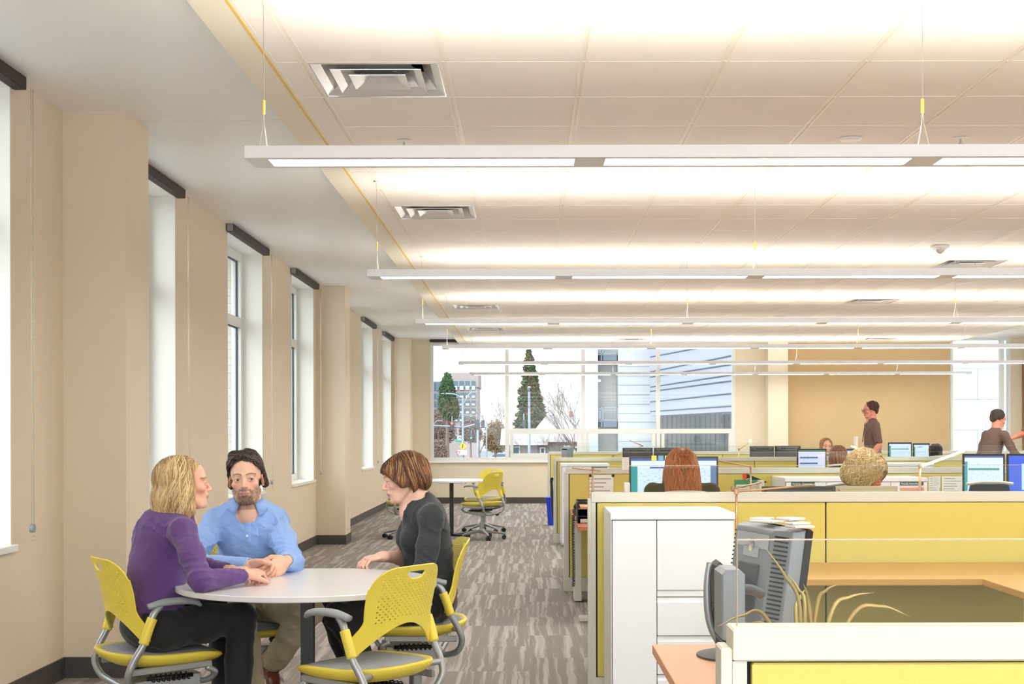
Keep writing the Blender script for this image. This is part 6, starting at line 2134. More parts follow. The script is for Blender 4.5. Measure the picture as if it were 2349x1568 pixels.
# brown-haired person from behind between two monitors
J = seated(3.33, 14.45, (0, 1, 0), 1.225)
person('person with straight brown hair seen from behind between two lit monitors', (3.33, 14.45, 0), J, dict(mat=M['blackknit'], name='top'), dict(dir=(0, 1, 0)),
       dict(prims=[('e', (0, -.024, .034), (.092, .108, .096)), ('c', (0, -.08, 0), (0, -.075, -.13), .085, .075), ('c', (.05, 0, -.02), (.06, -.03, -.12), .04, .035), ('c', (-.05, 0, -.02), (-.06, -.03, -.12), .04, .035)],
            mats_=[hairmat('warm_brown_hair', (134, 88, 58), (96, 60, 42)), hairmat('ash_brown_lock', (160, 126, 100), (116, 86, 64))], n=300, rnd=R1(23), face=nofront, r=.004, relief=.002), male=False, hands=handpair((0, 1)), **LO)
# person peering over the monitors
J = seated(4.14, 18.7, (0, -1, 0), 1.29)
person('person facing us whose eyes just clear a dark monitor', (4.14, 18.7, 0), J, dict(mat=M['brownpolo'], name='top'), dict(dir=(0, -1, 0)),
       dict(prims=[('e', (0, -.024, .036), (.084, .102, .090)), ('c', (.06, 0, 0), (.066, -.02, -.09), .028, .026), ('c', (-.06, 0, 0), (-.066, -.02, -.09), .028, .026)], mats_=[hairmat('light_brown_hair', (150, 106, 74), (112, 76, 52)), hairmat('blonde_streak', (190, 150, 104), (150, 112, 76))],
            n=260, rnd=R1(24), face=facecut(.062, .060, .03, -.2), r=.004, relief=.002), male=False, skin=(224, 170, 146), hands=handpair((0, -1)), **LO)
# black-haired person
J = seated(5.85, 19.3, (0, 1, 0), 1.20)
person('person with black hair seen from behind in the far row', (5.85, 19.3, 0), J, dict(mat=M['blackknit'], name='top'), dict(dir=(.1, 1, 0)),
       dict(prims=[('e', (0, -.024, .034), (.092, .108, .092)), ('e', (0, -.07, -.03), (.085, .055, .08))], mats_=[hairmat('black_hair', (40, 30, 28), (24, 18, 18))], n=120, rnd=R1(25), face=nofront, r=.004, relief=.002), male=False, hands=handpair((0, 1)), **LO)

def standing(x, y, facing, ztop, lean=0.0, stride=.0):
    f = np.array((facing[0], facing[1], 0.0)); f /= np.linalg.norm(f); r_ = np.array((f[1], -f[0], 0))
    b = np.array((x, y, 0.0)); s = 1.0; hz = ztop - .125
    def Q(a, c, z): return tuple(b + r_ * a + f * c + np.array((0, 0, z)))
    return dict(facing=tuple(f), pelvis=Q(0, 0, hz - .70), chest=Q(0, lean * .5, hz - .33), neck=Q(0, lean * .85, hz - .125), head=Q(0, lean + .02, hz),
                shR=Q(.19, lean * .8, hz - .215), elR=Q(.24, lean * .5 - .03, hz - .50), wrR=Q(.22, lean * .5 + .12, hz - .70), shL=Q(-.19, lean * .8, hz - .215), elL=Q(-.24, lean * .5 - .03, hz - .50), wrL=Q(-.22, lean * .5 + .12, hz - .70),
                hipR=Q(.09, 0, hz - .78), knR=Q(.10, .04 + stride * .5, .50), anR=Q(.10, stride, .09), toeR=Q(.11, stride + .15, .04), hipL=Q(-.09, 0, hz - .78), knL=Q(-.10, .04 - stride * .3, .50), anL=Q(-.10, -stride, .09), toeL=Q(-.11, -stride + .15, .04))
shorth = lambda nm, c1, c2, sd, zt=.085: dict(prims=[('e', (0, -.028, .044), (.080, .098, .084)), ('e', (0, -.075, -.01), (.068, .036, .06)), ('c', (.064, .0, .03), (.070, -.02, .0), .014, .012), ('c', (-.064, .0, .03), (-.070, -.02, .0), .014, .012)],
    mats_=[hairmat(nm, c1, c2)], n=200, rnd=R1(sd), face=facecut(zt, .068, .02, -.3), r=.003, relief=.001, steps=6)
hangs = dict(R=dict(d=(0, 0, -1), n=(1, 0, 0), side=1, res=.005), L=dict(d=(0, 0, -1), n=(-1, 0, 0), side=-1, res=.005))
J = standing(4.85, 18.9, (-1, 0, 0), 1.795, .02, .22)
rw, Tw, gw, Rw = person('man in glasses and a brown shirt walking past the tan wall, turned to the windows', (4.85, 18.9, 0), J, dict(mat=M['brownpolo'], name='shirt'), dict(dir=(-1, -.05, -.12)),
       shorth('short_brown_hair', (96, 62, 46), (66, 42, 34), 31), sleeves='short', skin=(220, 150, 128), hands=hangs, **LO)
gl_ = MB()
o_, R_ = Tw
for s_ in (-1, 1):
    gl_.tube([tuple(o_ + R_ @ np.array((s_ * .033 + .022 * math.cos(t_), .104, .000 + .017 * math.sin(t_)))) for t_ in [k * PI / 6 for k in range(12)]], .0022, n=5, sub=1, closed=True)
    gl_.tube([tuple(o_ + R_ @ np.array(q_)) for q_ in ((s_ * .055, .103, .004), (s_ * .076, .06, .006), (s_ * .078, -.01, .004))], .002, n=5, sub=1)
gl_.tube([tuple(o_ + R_ @ np.array((x_, .107, .003))) for x_ in (-.011, .011)], .002, n=5, sub=1)
gl_.build('glasses', M['darkgrey'], rw)
MB().box((-.27, -.10, 1.14), (-.24, .02, 1.30), bev=.004).build('held_papers', M['paper'], rw)
MB().tube([(-.13, -.06, 1.46), (-.15, -.05, 1.33), (-.155, -.02, 1.22)], .006, n=6).build('lanyard', M['darkgrey'], rw)
J = standing(6.13, 17.9, (.93, .30, 0), 1.655, .14)
J['wrR'] = (6.62, 17.80, .98); J['elR'] = (6.42, 17.72, 1.06)
person('man in a brown shirt standing beside the right-hand window, head bowed', (6.20, 17.9, 0), J, dict(mat=M['brownpolo'], name='shirt'), dict(dir=(.90, .25, -.32)),
       shorth('greying_hair', (88, 72, 66), (60, 50, 48), 32, .078), sleeves='long', skin=(226, 158, 134), hands=hangs, h=.011, res_head=.005)
J = standing(6.98, 18.0, (-.9, -.35, 0), 1.80, .05)
J['elR'] = (6.66, 18.12, 1.33); J['shR'] = (6.86, 18.16, 1.44); J['wrR'] = (6.46, 17.98, 1.27)
r2, T2, g2, R2 = person('man in a brown shirt with a badge reaching out to the bowed man', (6.98, 18.0, 0), J, dict(mat=M['brownpolo'], name='shirt'), dict(dir=(-.9, -.3, -.15)),
       shorth('dark_short_hair', (64, 48, 40), (42, 32, 28), 33), sleeves='short', skin=(222, 154, 130), hands=dict(R=dict(d=(-.85, -.45, -.2), n=(0, 0, -1), side=-1, res=.005), L=dict(d=(0, 0, -1), n=(-1, 0, 0), side=-1, res=.005)), h=.011, res_head=.005)
MB().box((-.20, -.175, 1.36), (-.10, -.165, 1.40), bev=.002).build('name_badge', M['paper'], r2)
# dark office chairs under the seated people of the cubicles
for (x, y, a, lab) in ((.906, 7.72, 0, 'dark office chair under the woman with long red hair'), (2.12, 9.02, PI + .3, 'dark office chair under the curly blonde person'),
                       (3.33, 14.2, 0, 'dark office chair under the brown-haired person between monitors'), (4.14, 18.95, PI, 'dark office chair under the person peering over a monitor'), (5.85, 19.05, 0, 'dark office chair under the black-haired person')):
    c_ = copy_tree(DARKCHAIR)
    c_.location = (x, y - .0, 0); c_.rotation_euler = (0, 0, a)
    tag(c_, lab, 'chair', 'dark office chairs in the cubicles')
# ---------------------------------------------------------------- outside
GZ = -4.2
grd = MB().box((-260, 27.5, GZ - .3), (260, 420, GZ)).build('street_ground', mat('wet_asphalt', (134, 137, 140), .7, bscale=.4, var=.08), None)
grd['kind'] = 'structure'
sw = MB().box((-120, -30, GZ - .3), (-3.4, 27.4, GZ)).build('side_street_ground', mat('pale_paving', (196, 196, 192), .8, bscale=.5), None)
sw['kind'] = 'structure'
M['galv'] = mat('galvanised_steel', (136, 148, 158), .4, metal=.2)
M['panelw'] = mat('white_metal_cladding', (184, 188, 190), .5, bscale=2, var=.02)
M['panelg'] = mat('blue_grey_cladding', (158, 164, 174), .45, bscale=2, var=.02)
M['joint'] = mat('dark_panel_joint', (96, 110, 118), .6)
M['bark'] = mat('bare_bark', (122, 104, 90), .9, bump=.4, bscale=30)
M['twig'] = mat('bare_twig', (112, 96, 82), .9)

# office block far left
def P_(x, y, Y): return at(x, y, Y)
Y0 = 230.0
a, b = P_(985, 860, Y0), P_(1095, 1050, Y0)
bo = thing('office_building', 'pale office block with rows of teal windows beyond the street lights', 'building', (a.x, Y0, GZ))
wv, hv = b.x - a.x, a.z - GZ
xo = P_(1021, 0, Y0).x - a.x
MB().box((xo, 0, 0), (wv, 14, hv)).box((xo - .1, -.2, hv - 2.0), (wv + .2, 14, hv + .4)).build('main_block', mat('pinkish_stone', (158, 146, 142), .8), bo)
MB().box((0, 2, 0), (xo, 14, hv - 1.0)).build('side_block', mat('pale_stone', (138, 137, 137), .8), bo)
gl1, gl2 = mat('teal_window_band', (52, 92, 106), .15), mat('light_window_band', (176, 206, 212), .2)
for j, yy in enumerate((873, 900, 918, 936, 954)):
    for i, (x0, x1) in enumerate(((1040, 1050), (1054, 1064), (1067.5, 1077.5), (1082, 1090.5))):
        p, q_ = P_(x0, yy, Y0 - .2), P_(x1, yy + (21 if j == 0 else 12), Y0 - .2)
        o_ = MB().box((p.x - a.x, -.3, q_.z - GZ), (q_.x - a.x, .3, p.z - GZ)).build('window', gl1, bo)
        MB().box((p.x - a.x + .05, -.34, q_.z - GZ + .05), (q_.x - a.x - .05, -.3, q_.z - GZ + (p.z - q_.z) * .45)).build('lower_pane', gl2, o_)
    for (x0, x1) in ((990, 996), (998, 1008)):
        p, q_ = P_(x0, yy + 1, Y0), P_(x1, yy + (21 if j == 0 else 13), Y0)
        MB().box((p.x - a.x, 1.7, q_.z - GZ), (q_.x - a.x, 2.3, p.z - GZ)).build('window', gl1, bo)

# trees
def leaf_cloud(blobs, n, size, seed, cols):
    """foliage: many small leaf clumps scattered through the crown's volume"""
    rnd = np.random.RandomState(seed)
    mb = MB()
    w = np.array([bx[1][0] * bx[1][1] * bx[1][2] for bx in blobs]) ** .66
    cum = np.cumsum(w / w.sum())
    for _ in range(n):
        c, rad = blobs[int(np.searchsorted(cum, rnd.rand()))]
        d = rnd.normal(size=3); d /= np.linalg.norm(d); d *= rnd.uniform(.55, 1.05)
        p = np.array(c) + d * np.array(rad)
        s = size * rnd.uniform(.5, 1.3)
        e1 = rnd.normal(size=3); e1 /= np.linalg.norm(e1)
        e2 = np.cross(e1, rnd.normal(size=3)); e2 /= np.linalg.norm(e2); e3 = np.cross(e1, e2)
        mb.cur = rnd.randint(cols)
        mb.add([p + e1 * s, p + e2 * s * .6, p - e1 * s, p - e2 * s * .6, p + e3 * s * .35, p - e3 * s * .35], [(0, 1, 4), (1, 2, 4), (2, 3, 4), (3, 0, 4), (1, 0, 5), (2, 1, 5), (3, 2, 5), (0, 3, 5)])
    return mb
gr = [mat('conifer_green', (70, 96, 50), .8), mat('conifer_dark_green', (48, 74, 46), .8), mat('conifer_rust', (100, 70, 48), .8)]
def conifer(Y, xc, y0, y1, prof, label, mats_, n, size, seed):
    base = P_(xc, y0, Y)
    r = thing('conifer_tree', label, 'tree', (base.x, Y, GZ))
    k = F / Y
    blobs = []
    for (y, hw, dx) in prof:
        p = P_(xc + dx, y, Y)
        blobs.append(((p.x - base.x, 0, p.z - GZ), (hw / k, hw / k, 15 / k)))
    o = leaf_cloud(blobs, n, size, seed, len(mats_)).build('foliage', mats_, r)
    o['kind'] = 'stuff'
    MB().tube([(0, 0, 0), (0, 0, (base.z - GZ) * .5), (0, 0, (base.z - GZ) * .95)], [.35, .2, .05], n=10).build('trunk', M['bark'], r, smooth=True)
prof = [(812, 6, 0), (828, 11, 1), (845, 14, 2), (862, 18, 4), (880, 20, 3), (898, 25, 2), (916, 28, 4), (934, 31, 6), (952, 35, 6), (970, 42, 6), (988, 44, 8), (1006, 38, 8), (1022, 28, 6), (1036, 16, 4)]
conifer(110, 1213, 801, 1050, prof, 'tall conifer with green crown turning rust brown lower down', gr, 9500, .17, 3)
prof = [(868, 8, 0), (880, 14, 0), (894, 18, 0), (908, 19, 1), (922, 22, 2), (936, 23, 3), (948, 18, 8)]
conifer(170, 1026, 863, 960, prof, 'dense dark green conifer in front of the office block', gr[:2], 7000, .24, 4)

def bare_tree(Y, xc, ytop, ybot, spread, label, seed, tone=None, depth=6, fuzz=0, gx=0):
    top, bot = P_(xc, ytop, Y), P_(xc, ybot, Y)
    rnd = random.Random(seed)
    r = thing('bare_tree', label, 'tree', (bot.x, Y, GZ), 0, 'bare winter trees across the street')
    Ht = top.z - GZ
    mb = MB()
    tips = []
    def grow(p, d, L, rad, lev):
        q_ = p + d * L
        mb.tube([p, (p + q_) / 2 + Vector((rnd.uniform(-1, 1), rnd.uniform(-1, 1), 0)) * L * .05, q_], [rad, rad * .8, rad * .62], n=4, sub=1, caps=False)
        if lev == 0:
            tips.append(q_); return
        for _ in range(3 if lev > 1 else 3):
            dd = (d + Vector((rnd.uniform(-1, 1), rnd.uniform(-1, 1), rnd.uniform(-.15, .7))) * spread).normalized()
            grow(q_, dd, L * rnd.uniform(.62, .86), rad * .58, lev - 1)
    grow(Vector((0, 0, 0)), Vector((gx, 0, 1)).normalized(), Ht * .30, Ht * .007 + .015, depth - 1)
    zs = max(p[2] for p in mb.v); s = Ht / zs
    mb.v = [(x * s, y * s, z * s) for x, y, z in mb.v]
    mb.build('branches', tone or M['twig'], r)
tr = [(150, 1100, 880, 1050, .75, 'bare tree just behind the signal arm, left of the conifer'), (160, 1135, 895, 1050, .7, 'pale bare tree between the signals and the tall conifer'),
      (105, 1000, 905, 1050, .6, 'brown bare tree at the corner of the far window'), (90, 1330, 868, 1050, .6, 'bare tree beyond the house, by the white tower'),
      (75, 1352, 800, 1050, .7, 'tall bare tree crossing the mullion beside the white tower'), (128, 1270, 880, 1045, .32, 'thin bare poplar right of the tall conifer'),
      (160, 1296, 885, 1045, .3, 'thin bare poplar over the house roof'), (60, 1300, 985, 1050, .5, 'young bare sapling in front of the pink house')]
for i, (Y, xc, yt, yb_, spd, lab) in enumerate(tr):
    bare_tree(Y, xc, yt, yb_, spd, lab, 20 + i)
def shrub(Y, xc, yc, rx, ry, label, cols, seed, n, size):
    c = P_(xc, yc, Y); k = F / Y
    r = thing('bare_shrub', label, 'shrub', (c.x, Y, GZ), 0, 'tan winter shrubs across the street')
    blobs = [((0, 0, c.z - GZ), (rx / k, rx / k * .7, ry / k)), ((rx * .4 / k, 0, c.z - GZ - ry * .4 / k), (rx * .7 / k, rx * .6 / k, ry * .6 / k)), ((-rx * .4 / k, 0, c.z - GZ - ry * .3 / k), (rx * .7 / k, rx * .6 / k, ry * .6 / k))]
    o = leaf_cloud(blobs, n, size, seed, len(cols)).build('twigs', cols, r)
    o['kind'] = 'stuff'
    MB().tube([(0, 0, 0), (0, 0, max(.3, c.z - GZ))], [.2, .08], n=6, sub=1).build('trunk', M['bark'], r)
tan = [mat('tan_twigs', (136, 114, 80), .9), mat('ochre_twigs', (132, 112, 78), .9)]
brn = [mat('brown_twigs', (120, 102, 86), .9), mat('mauve_twigs', (142, 124, 118), .9)]
shrub(135, 1136, 1000, 26, 38, 'large tan shrub behind the street signals', tan, 31, 6500, .09)
shrub(185, 1010, 975, 34, 42, 'brown leafless thicket at the lower left of the far window', brn, 32, 6500, .13)
shrub(180, 1080, 985, 26, 30, 'olive-brown thicket under the office block', brn, 33, 3800, .13)
shrub(92, 1005, 1030, 20, 22, 'mauve hedge at the lower corner of the far window', brn[::-1], 34, 3000, .08)

# house
Yh = 92.0
a, b = P_(1168, 1010, Yh), P_(1362, 1050, Yh)
r = thing('house', 'pink-grey house with a pale shingle roof behind the tall conifer', 'house', (a.x, Yh, GZ))
wv = b.x - a.x; he = a.z - GZ
wall_h = mat('pink_grey_siding', (146, 134, 132), .8); roof_m = mat('pale_shingles', (158, 156, 156), .85, bump=.3, bscale=8)
MB().box((0, 0, 0), (wv, 7, he)).build('walls', wall_h, r)
zr = P_(0, 951, Yh + 4).z - GZ
x1 = P_(1266, 0, Yh).x - a.x; x2 = P_(1322, 0, Yh).x - a.x; x0 = P_(1240, 0, Yh).x - a.x
MB().add([(x0 - 1.0, -.5, he - .1), (wv + .5, -.5, he - .1), (x2, 4, zr), (x1 - .3, 4, zr), (x0 - 1.0, 8, he), (wv + .5, 8, he)], [(0, 1, 2, 3), (3, 2, 5, 4), (1, 5, 2), (0, 3, 4), (0, 4, 5, 1)]).build('roof', roof_m, r)
zr2 = P_(0, 982, Yh).z - GZ
MB().add([(-.6, -1.2, he - .3), (x0 + .5, -1.2, he - .3), (x0 + .5, 3, zr2), (-.6, 3, zr2), (-.6, 3.2, he - .3), (x0 + .5, 3.2, he - .3)], [(0, 1, 2, 3), (3, 2, 5, 4), (0, 3, 4), (1, 5, 2), (0, 4, 5, 1)]).build('porch_roof', roof_m, r)
for (xa, xb, ya, yb_) in ((1241, 1248, 1028, 1038), (1296, 1304, 1024, 1038), (1175, 1190, 1026, 1044), (1320, 1328, 1027, 1036)):
    p, q_ = P_(xa, ya, Yh - .1), P_(xb, yb_, Yh - .1)
    w_ = MB().box((p.x - a.x - .08, -.12, q_.z - GZ - .08), (q_.x - a.x + .08, .02, p.z - GZ + .08)).build('window', M['white'], r)
    MB().box((p.x - a.x, -.15, q_.z - GZ), (q_.x - a.x, -.12, p.z - GZ)).build('pane', gl1, w_)
p = P_(1311, 942, Yh + 4)
MB().box((p.x - a.x - .15, 3.6, zr - .8), (p.x - a.x + .10, 4.1, zr + .25)).build('chimney', mat('chimney_brick', (150, 110, 90), .9), r)

# street furniture
def pole_thing(Y, x, ytop, rad, label, nm='street_lamp', cat='street lamp'):
    t_ = P_(x, ytop, Y)
    r = thing(nm, label, cat, (t_.x, Y, GZ))
    return r, t_, (lambda xx, yy: (P_(xx, yy, Y).x - t_.x, 0, P_(xx, yy, Y).z - GZ))
r, t_, q = pole_thing(100, 1062, 912, .1, 'grey signal pole with lamp arms in the middle of the crossing', 'signal_pole', 'signal pole')
MB().cyl((0, 0, 0), (0, 0, t_.z - GZ), .11, .09, n=12).build('pole', M['galv'], r, smooth=True)
MB().tube([q(1057, 912), q(1045, 904), q(1030, 902), q(1022, 902)], .06, n=8).build('lamp_arm', M['galv'], r, smooth=True)
MB().tube([q(1062, 930), q(1068, 918), q(1076, 904), q(1083, 900)], .05, n=8).build('lamp_arm', M['galv'], r, smooth=True)
for (xa, ya) in ((1016, 902), (1085, 899)):
    MB().loft([[tuple(Vector(q(xa + sx * 4, ya + sz * 1.6)) + Vector((0, sy * .15, 0))) for sx, sz, sy in ((-1, .3, -1), (1, 0, -1), (1, 0, 1), (-1, .3, 1))], [tuple(Vector(q(xa + sx * 3, ya - 1.4)) + Vector((0, sy * .1, 0))) for sx, sy in ((-1, -1), (1, -1), (1, 1), (-1, 1))]]).build('lamp_head', M['galv'], r)
MB().tube([q(1060, 979), q(1030, 977), q(994, 975)], [.09, .07, .05], n=8).build('mast_arm', M['galv'], r, smooth=True)
MB().tube([q(1062, 980), q(1085, 974), q(1112, 966)], [.09, .07, .06], n=8).build('mast_arm', M['galv'], r, smooth=True)
def signal(Y, x, y, hpx, label, lit, s=1.0):
    c = P_(x, y, Y)
    r = thing('traffic_light', label, 'traffic light', (c.x, Y, c.z), 0, 'traffic lights at the crossing')
    k = F / Y; hh = hpx / k / 2; w_ = hh * .42
    MB().box((-w_, -.1, -hh), (w_, .1, hh)).build('case', mat('dark_signal_case', (66, 70, 78), .6), r)
    for j, cc in enumerate(((255, 70, 60), (150, 110, 60), (40, 230, 170))):
        on = (lit == 'red' and j == 0) or (lit == 'green' and j == 2)
        MB().cyl((0, -.12, hh * .62 - j * hh * .62), (0, -.1, hh * .62 - j * hh * .62), w_ * .72, n=16).build('lens', mat('signal_%d_%d' % (j, on), cc if on else (74, 76, 82), .4, emit=2.2 if on else 0), r)
    MB().cyl((0, .05, hh), (0, .05, hh + .4), .04, n=6).build('bracket', M['galv'], r)
signal(99.88, 1037, 976, 20, 'red traffic light on the near mast arm', 'red')
signal(150, 1045, 1005, 12, 'lower green traffic light left of the signal pole', 'green')
signal(150, 1081, 1000, 12, 'green traffic light right of the signal pole', 'green')
signal(99.88, 1094, 972, 20, 'dark traffic light seen from behind on the far mast arm', None)
signal(99.88, 1108, 972, 18, 'darker traffic light at the end of the far mast arm', None)
signal(83.9, 1202, 971, 17, 'dark traffic light in front of the tall conifer', None)
for (Y, x, yt, rad, lab) in ((99, 1096, 985, .09, 'plain grey pole right of the signal pole'), (99, 1116, 966, .05, 'thin pale pole at the end of the mast arm')):
    r, t_, q = pole_thing(Y, x, yt, rad, lab, 'steel_pole', 'pole')
    MB().cyl((0, 0, 0), (0, 0, t_.z - GZ), rad, n=10).build('shaft', M['galv'], r, smooth=True)
r, t_, q = pole_thing(84, 1214, 888, .1, 'tall pale blue pole with a round cap in front of the tall conifer', 'steel_pole', 'pole')
MB().cyl((0, 0, 0), (0, 0, P_(0, 898, 84).z - GZ), .11, .08, n=12).cyl((0, 0, P_(0, 898, 84).z - GZ), (0, 0, t_.z - GZ), .04, n=8).build('shaft', M['galv'], r, smooth=True)
MB().lathe((0, 0, t_.z - GZ), [(.03, -.12), (.12, -.05), (.10, .05), (.01, .08)], n=14).build('cap', M['galv'], r, smooth=True)
MB().tube([q(1214, 985), q(1204, 984), q(1203, 962)], .05, n=6, sub=1).build('bracket', M['galv'], r)
for (Y, x0, y0, x1, lab) in ((170, 1012, 964, 994, 'small street lamp arm at the left edge of the far window'), (210, 1046, 951, 1095, 'distant street lamp arm behind the signal pole')):
    r, t_, q = pole_thing(Y, x1, y0, .05, lab)
    MB().tube([q(x0, y0), q((x0 + x1) / 2, y0 + 0), q(x1, y0 + 10)], .07, n=6).build('arm', M['galv'], r, smooth=True)
    MB().box((q(x0 - 4, 0)[0], -.15, q(0, y0 + 1)[2]), (q(x0 + 3, 0)[0], .15, q(0, y0 - 1)[2])).build('lamp_head', M['galv'], r)
    MB().cyl((0, 0, 0), (0, 0, q(0, y0 + 10)[2]), .08, n=8).build('pole', M['galv'], r, smooth=True)
# signs
Ys = 98.6
r, t_, q = pole_thing(Ys, 1061.5, 1014, .05, 'yellow diamond warning sign with a merge arrow on the signal pole', 'road_sign', 'road sign')
c = Vector(q(1061.5, 1023)); s = 8.5 / (F / Ys)
MB().add([(c.x + s * math.cos(k * PI / 2), y_, c.z + s * math.sin(k * PI / 2)) for y_ in (-.02, .02) for k in range(4)], [(0, 1, 2, 3), (7, 6, 5, 4), (0, 4, 5, 1), (1, 5, 6, 2), (2, 6, 7, 3), (3, 7, 4, 0)]).build('plate', mat('sign_yellow', (250, 200, 30), .5), r)
MB().box((c.x - .018, -.04, c.z - .15), (c.x + .018, -.02, c.z + .12)).add([(c.x - .06, -.04, c.z + .08), (c.x + .06, -.04, c.z + .08), (c.x, -.04, c.z + .17)], [(0, 1, 2)]).tube([(c.x - .05, -.03, c.z - .12), (c.x - .05, -.03, c.z - .05), (c.x, -.03, c.z)], .014, n=4, sub=1).build('arrow', M['black'], r)
MB().cyl((0, .05, 0), (0, .05, c.z), .03, n=6).build('post', M['galv'], r)
MB().box((c.x - .35, -.02, c.z - s - .35), (c.x + .3, .02, c.z - s)).build('white_plate', M['white'], r)
r, t_, q = pole_thing(90, 1051, 1034, .05, 'red and white yield sign near the window corner', 'road_sign', 'road sign')
c = Vector(q(1051, 1038)); s = 5.4 / (F / 90)
def tri(s_, y_): return [(c.x - s_, y_, c.z + s_ * .6), (c.x + s_, y_, c.z + s_ * .6), (c.x, y_, c.z - s_ * 1.1)]
MB().add(tri(s, -.02) + tri(s, .02), [(0, 1, 2), (5, 4, 3), (0, 3, 4, 1), (1, 4, 5, 2), (2, 5, 3, 0)]).build('plate', M['red'], r)
MB().add(tri(s * .55, -.03), [(0, 1, 2)]).build('inner_triangle', M['white'], r)
MB().cyl((0, .05, 0), (0, .05, c.z), .03, n=6).build('post', M['galv'], r)
r, t_, q = pole_thing(149, 1054, 997, .05, 'white square lane sign beside the lower green light', 'road_sign', 'road sign')
a_, b_ = q(1050, 998), q(1058, 1008)
MB().box((a_[0], -.03, b_[2]), (b_[0], .03, a_[2])).build('plate', M['white'], r)
MB().tube([(q(1052, 0)[0], -.06, q(0, 1006)[2]), (q(1053, 0)[0], -.06, q(0, 1003)[2]), (q(1055, 0)[0], -.06, q(0, 1000)[2])], .035, n=4, sub=1).tube([(q(1056, 0)[0], -.06, q(0, 1006)[2]), (q(1056, 0)[0], -.06, q(0, 1001)[2])], .035, n=4, sub=1).build('marks', M['black'], r)
MB().cyl((0, .05, 0), (0, .05, b_[2]), .05, n=6).build('post', M['galv'], r)
o = MB().box((-.5, -.03, -.11), (.5, .03, .11)).build('street_name_sign', mat('street_sign_green', (60, 150, 110), .5), None)
o.location = P_(1055, 1011, 148); tag(o, 'small green street name sign under the white lane sign', 'road sign')
# cars
def car(Y, x, y, wpx, colr, label, side=False):
    c = P_(x, y, Y); k = F / Y; w_ = wpx / k
    zb = c.z
    r = thing('car', label, 'car', (c.x, Y, GZ), 0, 'cars in the street')
    lw, hh = (w_ / 2, w_ * (.32 if side else .8))
    cm = mat('car_paint_%d' % (x), colr, .3)
    MB().loft([[(-lw, 0, .35), (lw, 0, .35), (lw, 1.8, .35), (-lw, 1.8, .35)], [(-lw, 0, .9), (lw, 0, .9), (lw, 1.8, .9), (-lw, 1.8, .9)]]).build('body', cm, r, bevel=.08)
    MB().loft([[(-lw * .85, .1, .9), (lw * .85, .1, .9), (lw * .85, 1.7, .9), (-lw * .85, 1.7, .9)], [(-lw * .55, .25, 1.42), (lw * .55, .25, 1.42), (lw * .55, 1.55, 1.42), (-lw * .55, 1.55, 1.42)]]).build('cabin', gl1, r, bevel=.05)
    for sx in (-.65, .65):
        MB().cyl((lw * sx, -.02, .33), (lw * sx, .2, .33), .33, n=16).build('wheel', M['black'], r)
car(330, 1074, 1030, 14, (226, 226, 230), 'white car waiting beyond the yellow diamond sign')
car(260, 1146, 1040, 44, (206, 214, 222), 'pale car parked below the tan shrub', True)
car(205, 1030, 1045, 50, (196, 210, 222), 'pale blue car at the lower edge of the far window', True)
o = MB().loft([[(.32 * (1 - k * .3) * math.cos(t_ * PI / 4), .32 * (1 - k * .3) * math.sin(t_ * PI / 4), k * .5) for t_ in range(8)] for k in range(4)]).build('traffic_cone', mat('cone_orange', (230, 110, 70), .6), None)
q_ = P_(1136, 1036, 240); o.location = (q_.x, 240, GZ); tag(o, 'orange traffic cone at the kerb by the parked pale car', 'traffic cone')

# neighbouring building: white tower, recessed balconies, clad wing with slanting joints
Yn = 46.0
def q3(x, y, d=0.0):
    p = P_(x, y, Yn + d); return p
x0 = q3(1350, 0).x
r = thing('neighbour_building', 'white clad building with a recessed balcony bay, beyond the far window', 'building', (x0, Yn, GZ))
def lb(mb, xa, xb, ya, yb_, d0, d1, full=False):
    a, b = P_(xa, ya, Yn + d0), P_(xb, yb_, Yn + d0)
    mb.box((a.x - x0, d0, (0 if full else b.z - GZ)), (b.x - x0, d1, a.z - GZ)); return mb
lb(MB(), 1351, 1372, 600, 0, 0, 8, True).build('corner_tower', M['panelw'], r)
mb = lb(MB(), 1418, 1508, 600, 0, 0, 8, True); mb.build('clad_wall', M['panelw'], r)
lb(MB(), 1366, 1424, 600, 0, .9, 2, True).build('recess_wall', mat('grey_render', (200, 198, 192), .8), r)
jt = MB()
for y in (840, 862, 883, 905, 927, 948, 968, 990, 1012):
    a, b = P_(1419, y, Yn - .01), P_(1507, y, Yn - .01)
    jt.box((a.x - x0, -.012, a.z - GZ - .008), (b.x - x0, 0, a.z - GZ + .008))
jt.build('panel_joints', mat('pale_panel_joint', (140, 144, 148), .6), r)
for (yt, yb_) in ((770, 826), (933, 979)):
    ba = MB()
    a, b = P_(1372, yt, Yn), P_(1419, yb_, Yn)
    X0, X1, Zt, Zb = a.x - x0 + .03, b.x - x0 - .02, a.z - GZ, b.z - GZ
    ba.box((X0, .1, Zb), (X1, 1.0, Zb + .18))
    ba.build('balcony_slab', mat('blue_grey_steel', (96, 110, 124), .5), r)
    rl = MB().box((X0, .1, Zt - .03), (X1, .14, Zt)).box((X0, .1, Zb + .22), (X1, .14, Zb + .25)).box((X0, .1, Zt - .12), (X1, .13, Zt - .10))
    for fx_ in (0, .06, .2, .96):
        xx = X0 + (X1 - X0) * fx_; rl.box((xx, .1, Zb), (xx + .025, .135, Zt))
    rl.build('balcony_rail', M['galv'], r)
    MB().box((X0 + .2, .115, Zb + .2), (X1, .12, Zt - .1)).build('balcony_glass', M['glass'], r)
o = lb(MB(), 1372, 1378, 870, 876, .0, .3).build('wall_lamp', M['white'], r)
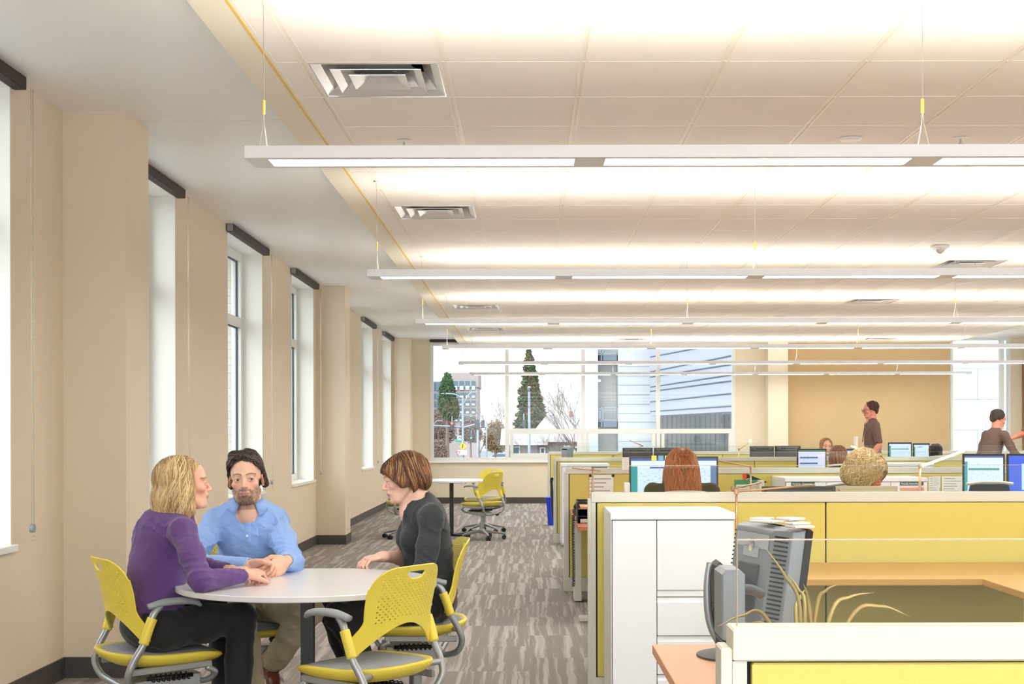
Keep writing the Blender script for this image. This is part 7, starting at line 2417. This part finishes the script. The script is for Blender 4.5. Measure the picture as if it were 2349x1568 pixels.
# overhanging wing, clad in slanting panels, coming towards us on the desk side
x0w = P_(1492, 0, 44).x
r = thing('clad_wing', 'blue-grey clad upper storey with slanting dark joints above a shaded ribbed wall', 'building', (x0w, 44, GZ))
A = lambda x, y, Y: Vector((P_(x, y, Y).x - x0w, Y - 44, P_(x, y, Y).z - GZ))
pl, pr = 44.0, 36.0
bl_, br_ = A(1491, 954, pl), A(1684, 944, pr)
tl_, tr_ = A(1491, 560, pl), A(1684, 540, pr)
back = Vector((1.0, 1.5, 0))
MB().add([bl_, br_, tr_, tl_, bl_ + back, br_ + back, tr_ + back, tl_ + back], [(0, 1, 2, 3), (4, 7, 6, 5), (0, 4, 5, 1), (0, 3, 7, 4), (1, 5, 6, 2), (3, 2, 6, 7)]).build('upper_cladding', M['panelg'], r)
jt = MB()
for (ya, yb_) in ((797, 760), (819, 783), (853, 815), (865, 835), (888, 859), (898, 873), (922, 902), (944, 931)):
    jt.tube([A(1492, ya, pl - .05), A(1684, yb_, pr - .05)], .022, n=4, sub=1)
jt.build('slanting_joints', M['joint'], r)
for nm, xa, xb in (('ribbed_wall', 1508, 1606), ('ribbed_wall', 1608, 1684)):
    a_, b_ = A(xa, 0, 45.5), A(xb, 0, 45.5)
    w_ = MB().box((a_.x, 1.5, 0), (b_.x, 3, A(0, 940, 45.5).z)).build(nm, mat('ribbed_grey_wall', (120, 120, 118), .7), r)
    ri = MB(); n_ = int((b_.x - a_.x) / .16)
    for k in range(n_):
        ri.box((a_.x + .16 * k, 1.48, 0), (a_.x + .16 * k + .012, 1.5, A(0, 940, 45.5).z))
    ri.build('ribs', M['joint'], w_)
MB().cyl((A(1606, 0, 45.2).x, 1.2, 0), (A(1606, 0, 45.2).x, 1.2, A(0, 945, 45.2).z), .03, n=8).build('downpipe', M['joint'], r)
# wall seen through the right-hand window
a = P_(2150, 0, 40)
r = thing('white_block_building', 'white panelled building beyond the right-hand window', 'building', (a.x, 40, GZ))
MB().box((0, 0, 0), (14, 8, 14)).build('walls', mat('bright_white_cladding', (192, 196, 200), .6), r)
jt = MB()
for k in range(12):
    z = 1.0 + k * .92
    jt.box((0, -.01, z), (14, 0, z + .015))
    jt.box((1.2 + (k % 2) * 1.4, -.01, z), (1.22 + (k % 2) * 1.4, 0, z + .92))
jt.build('panel_joints', mat('pale_panel_joint', (140, 144, 148), .6), r)
# pale brick building opposite the left windows
r = thing('brick_building', 'pale brick building seen through the tall side windows', 'building', (-30, 20, GZ))
MB().box((-10, -40, 0), (0, 30, 8.2)).build('walls', brick_m, r)
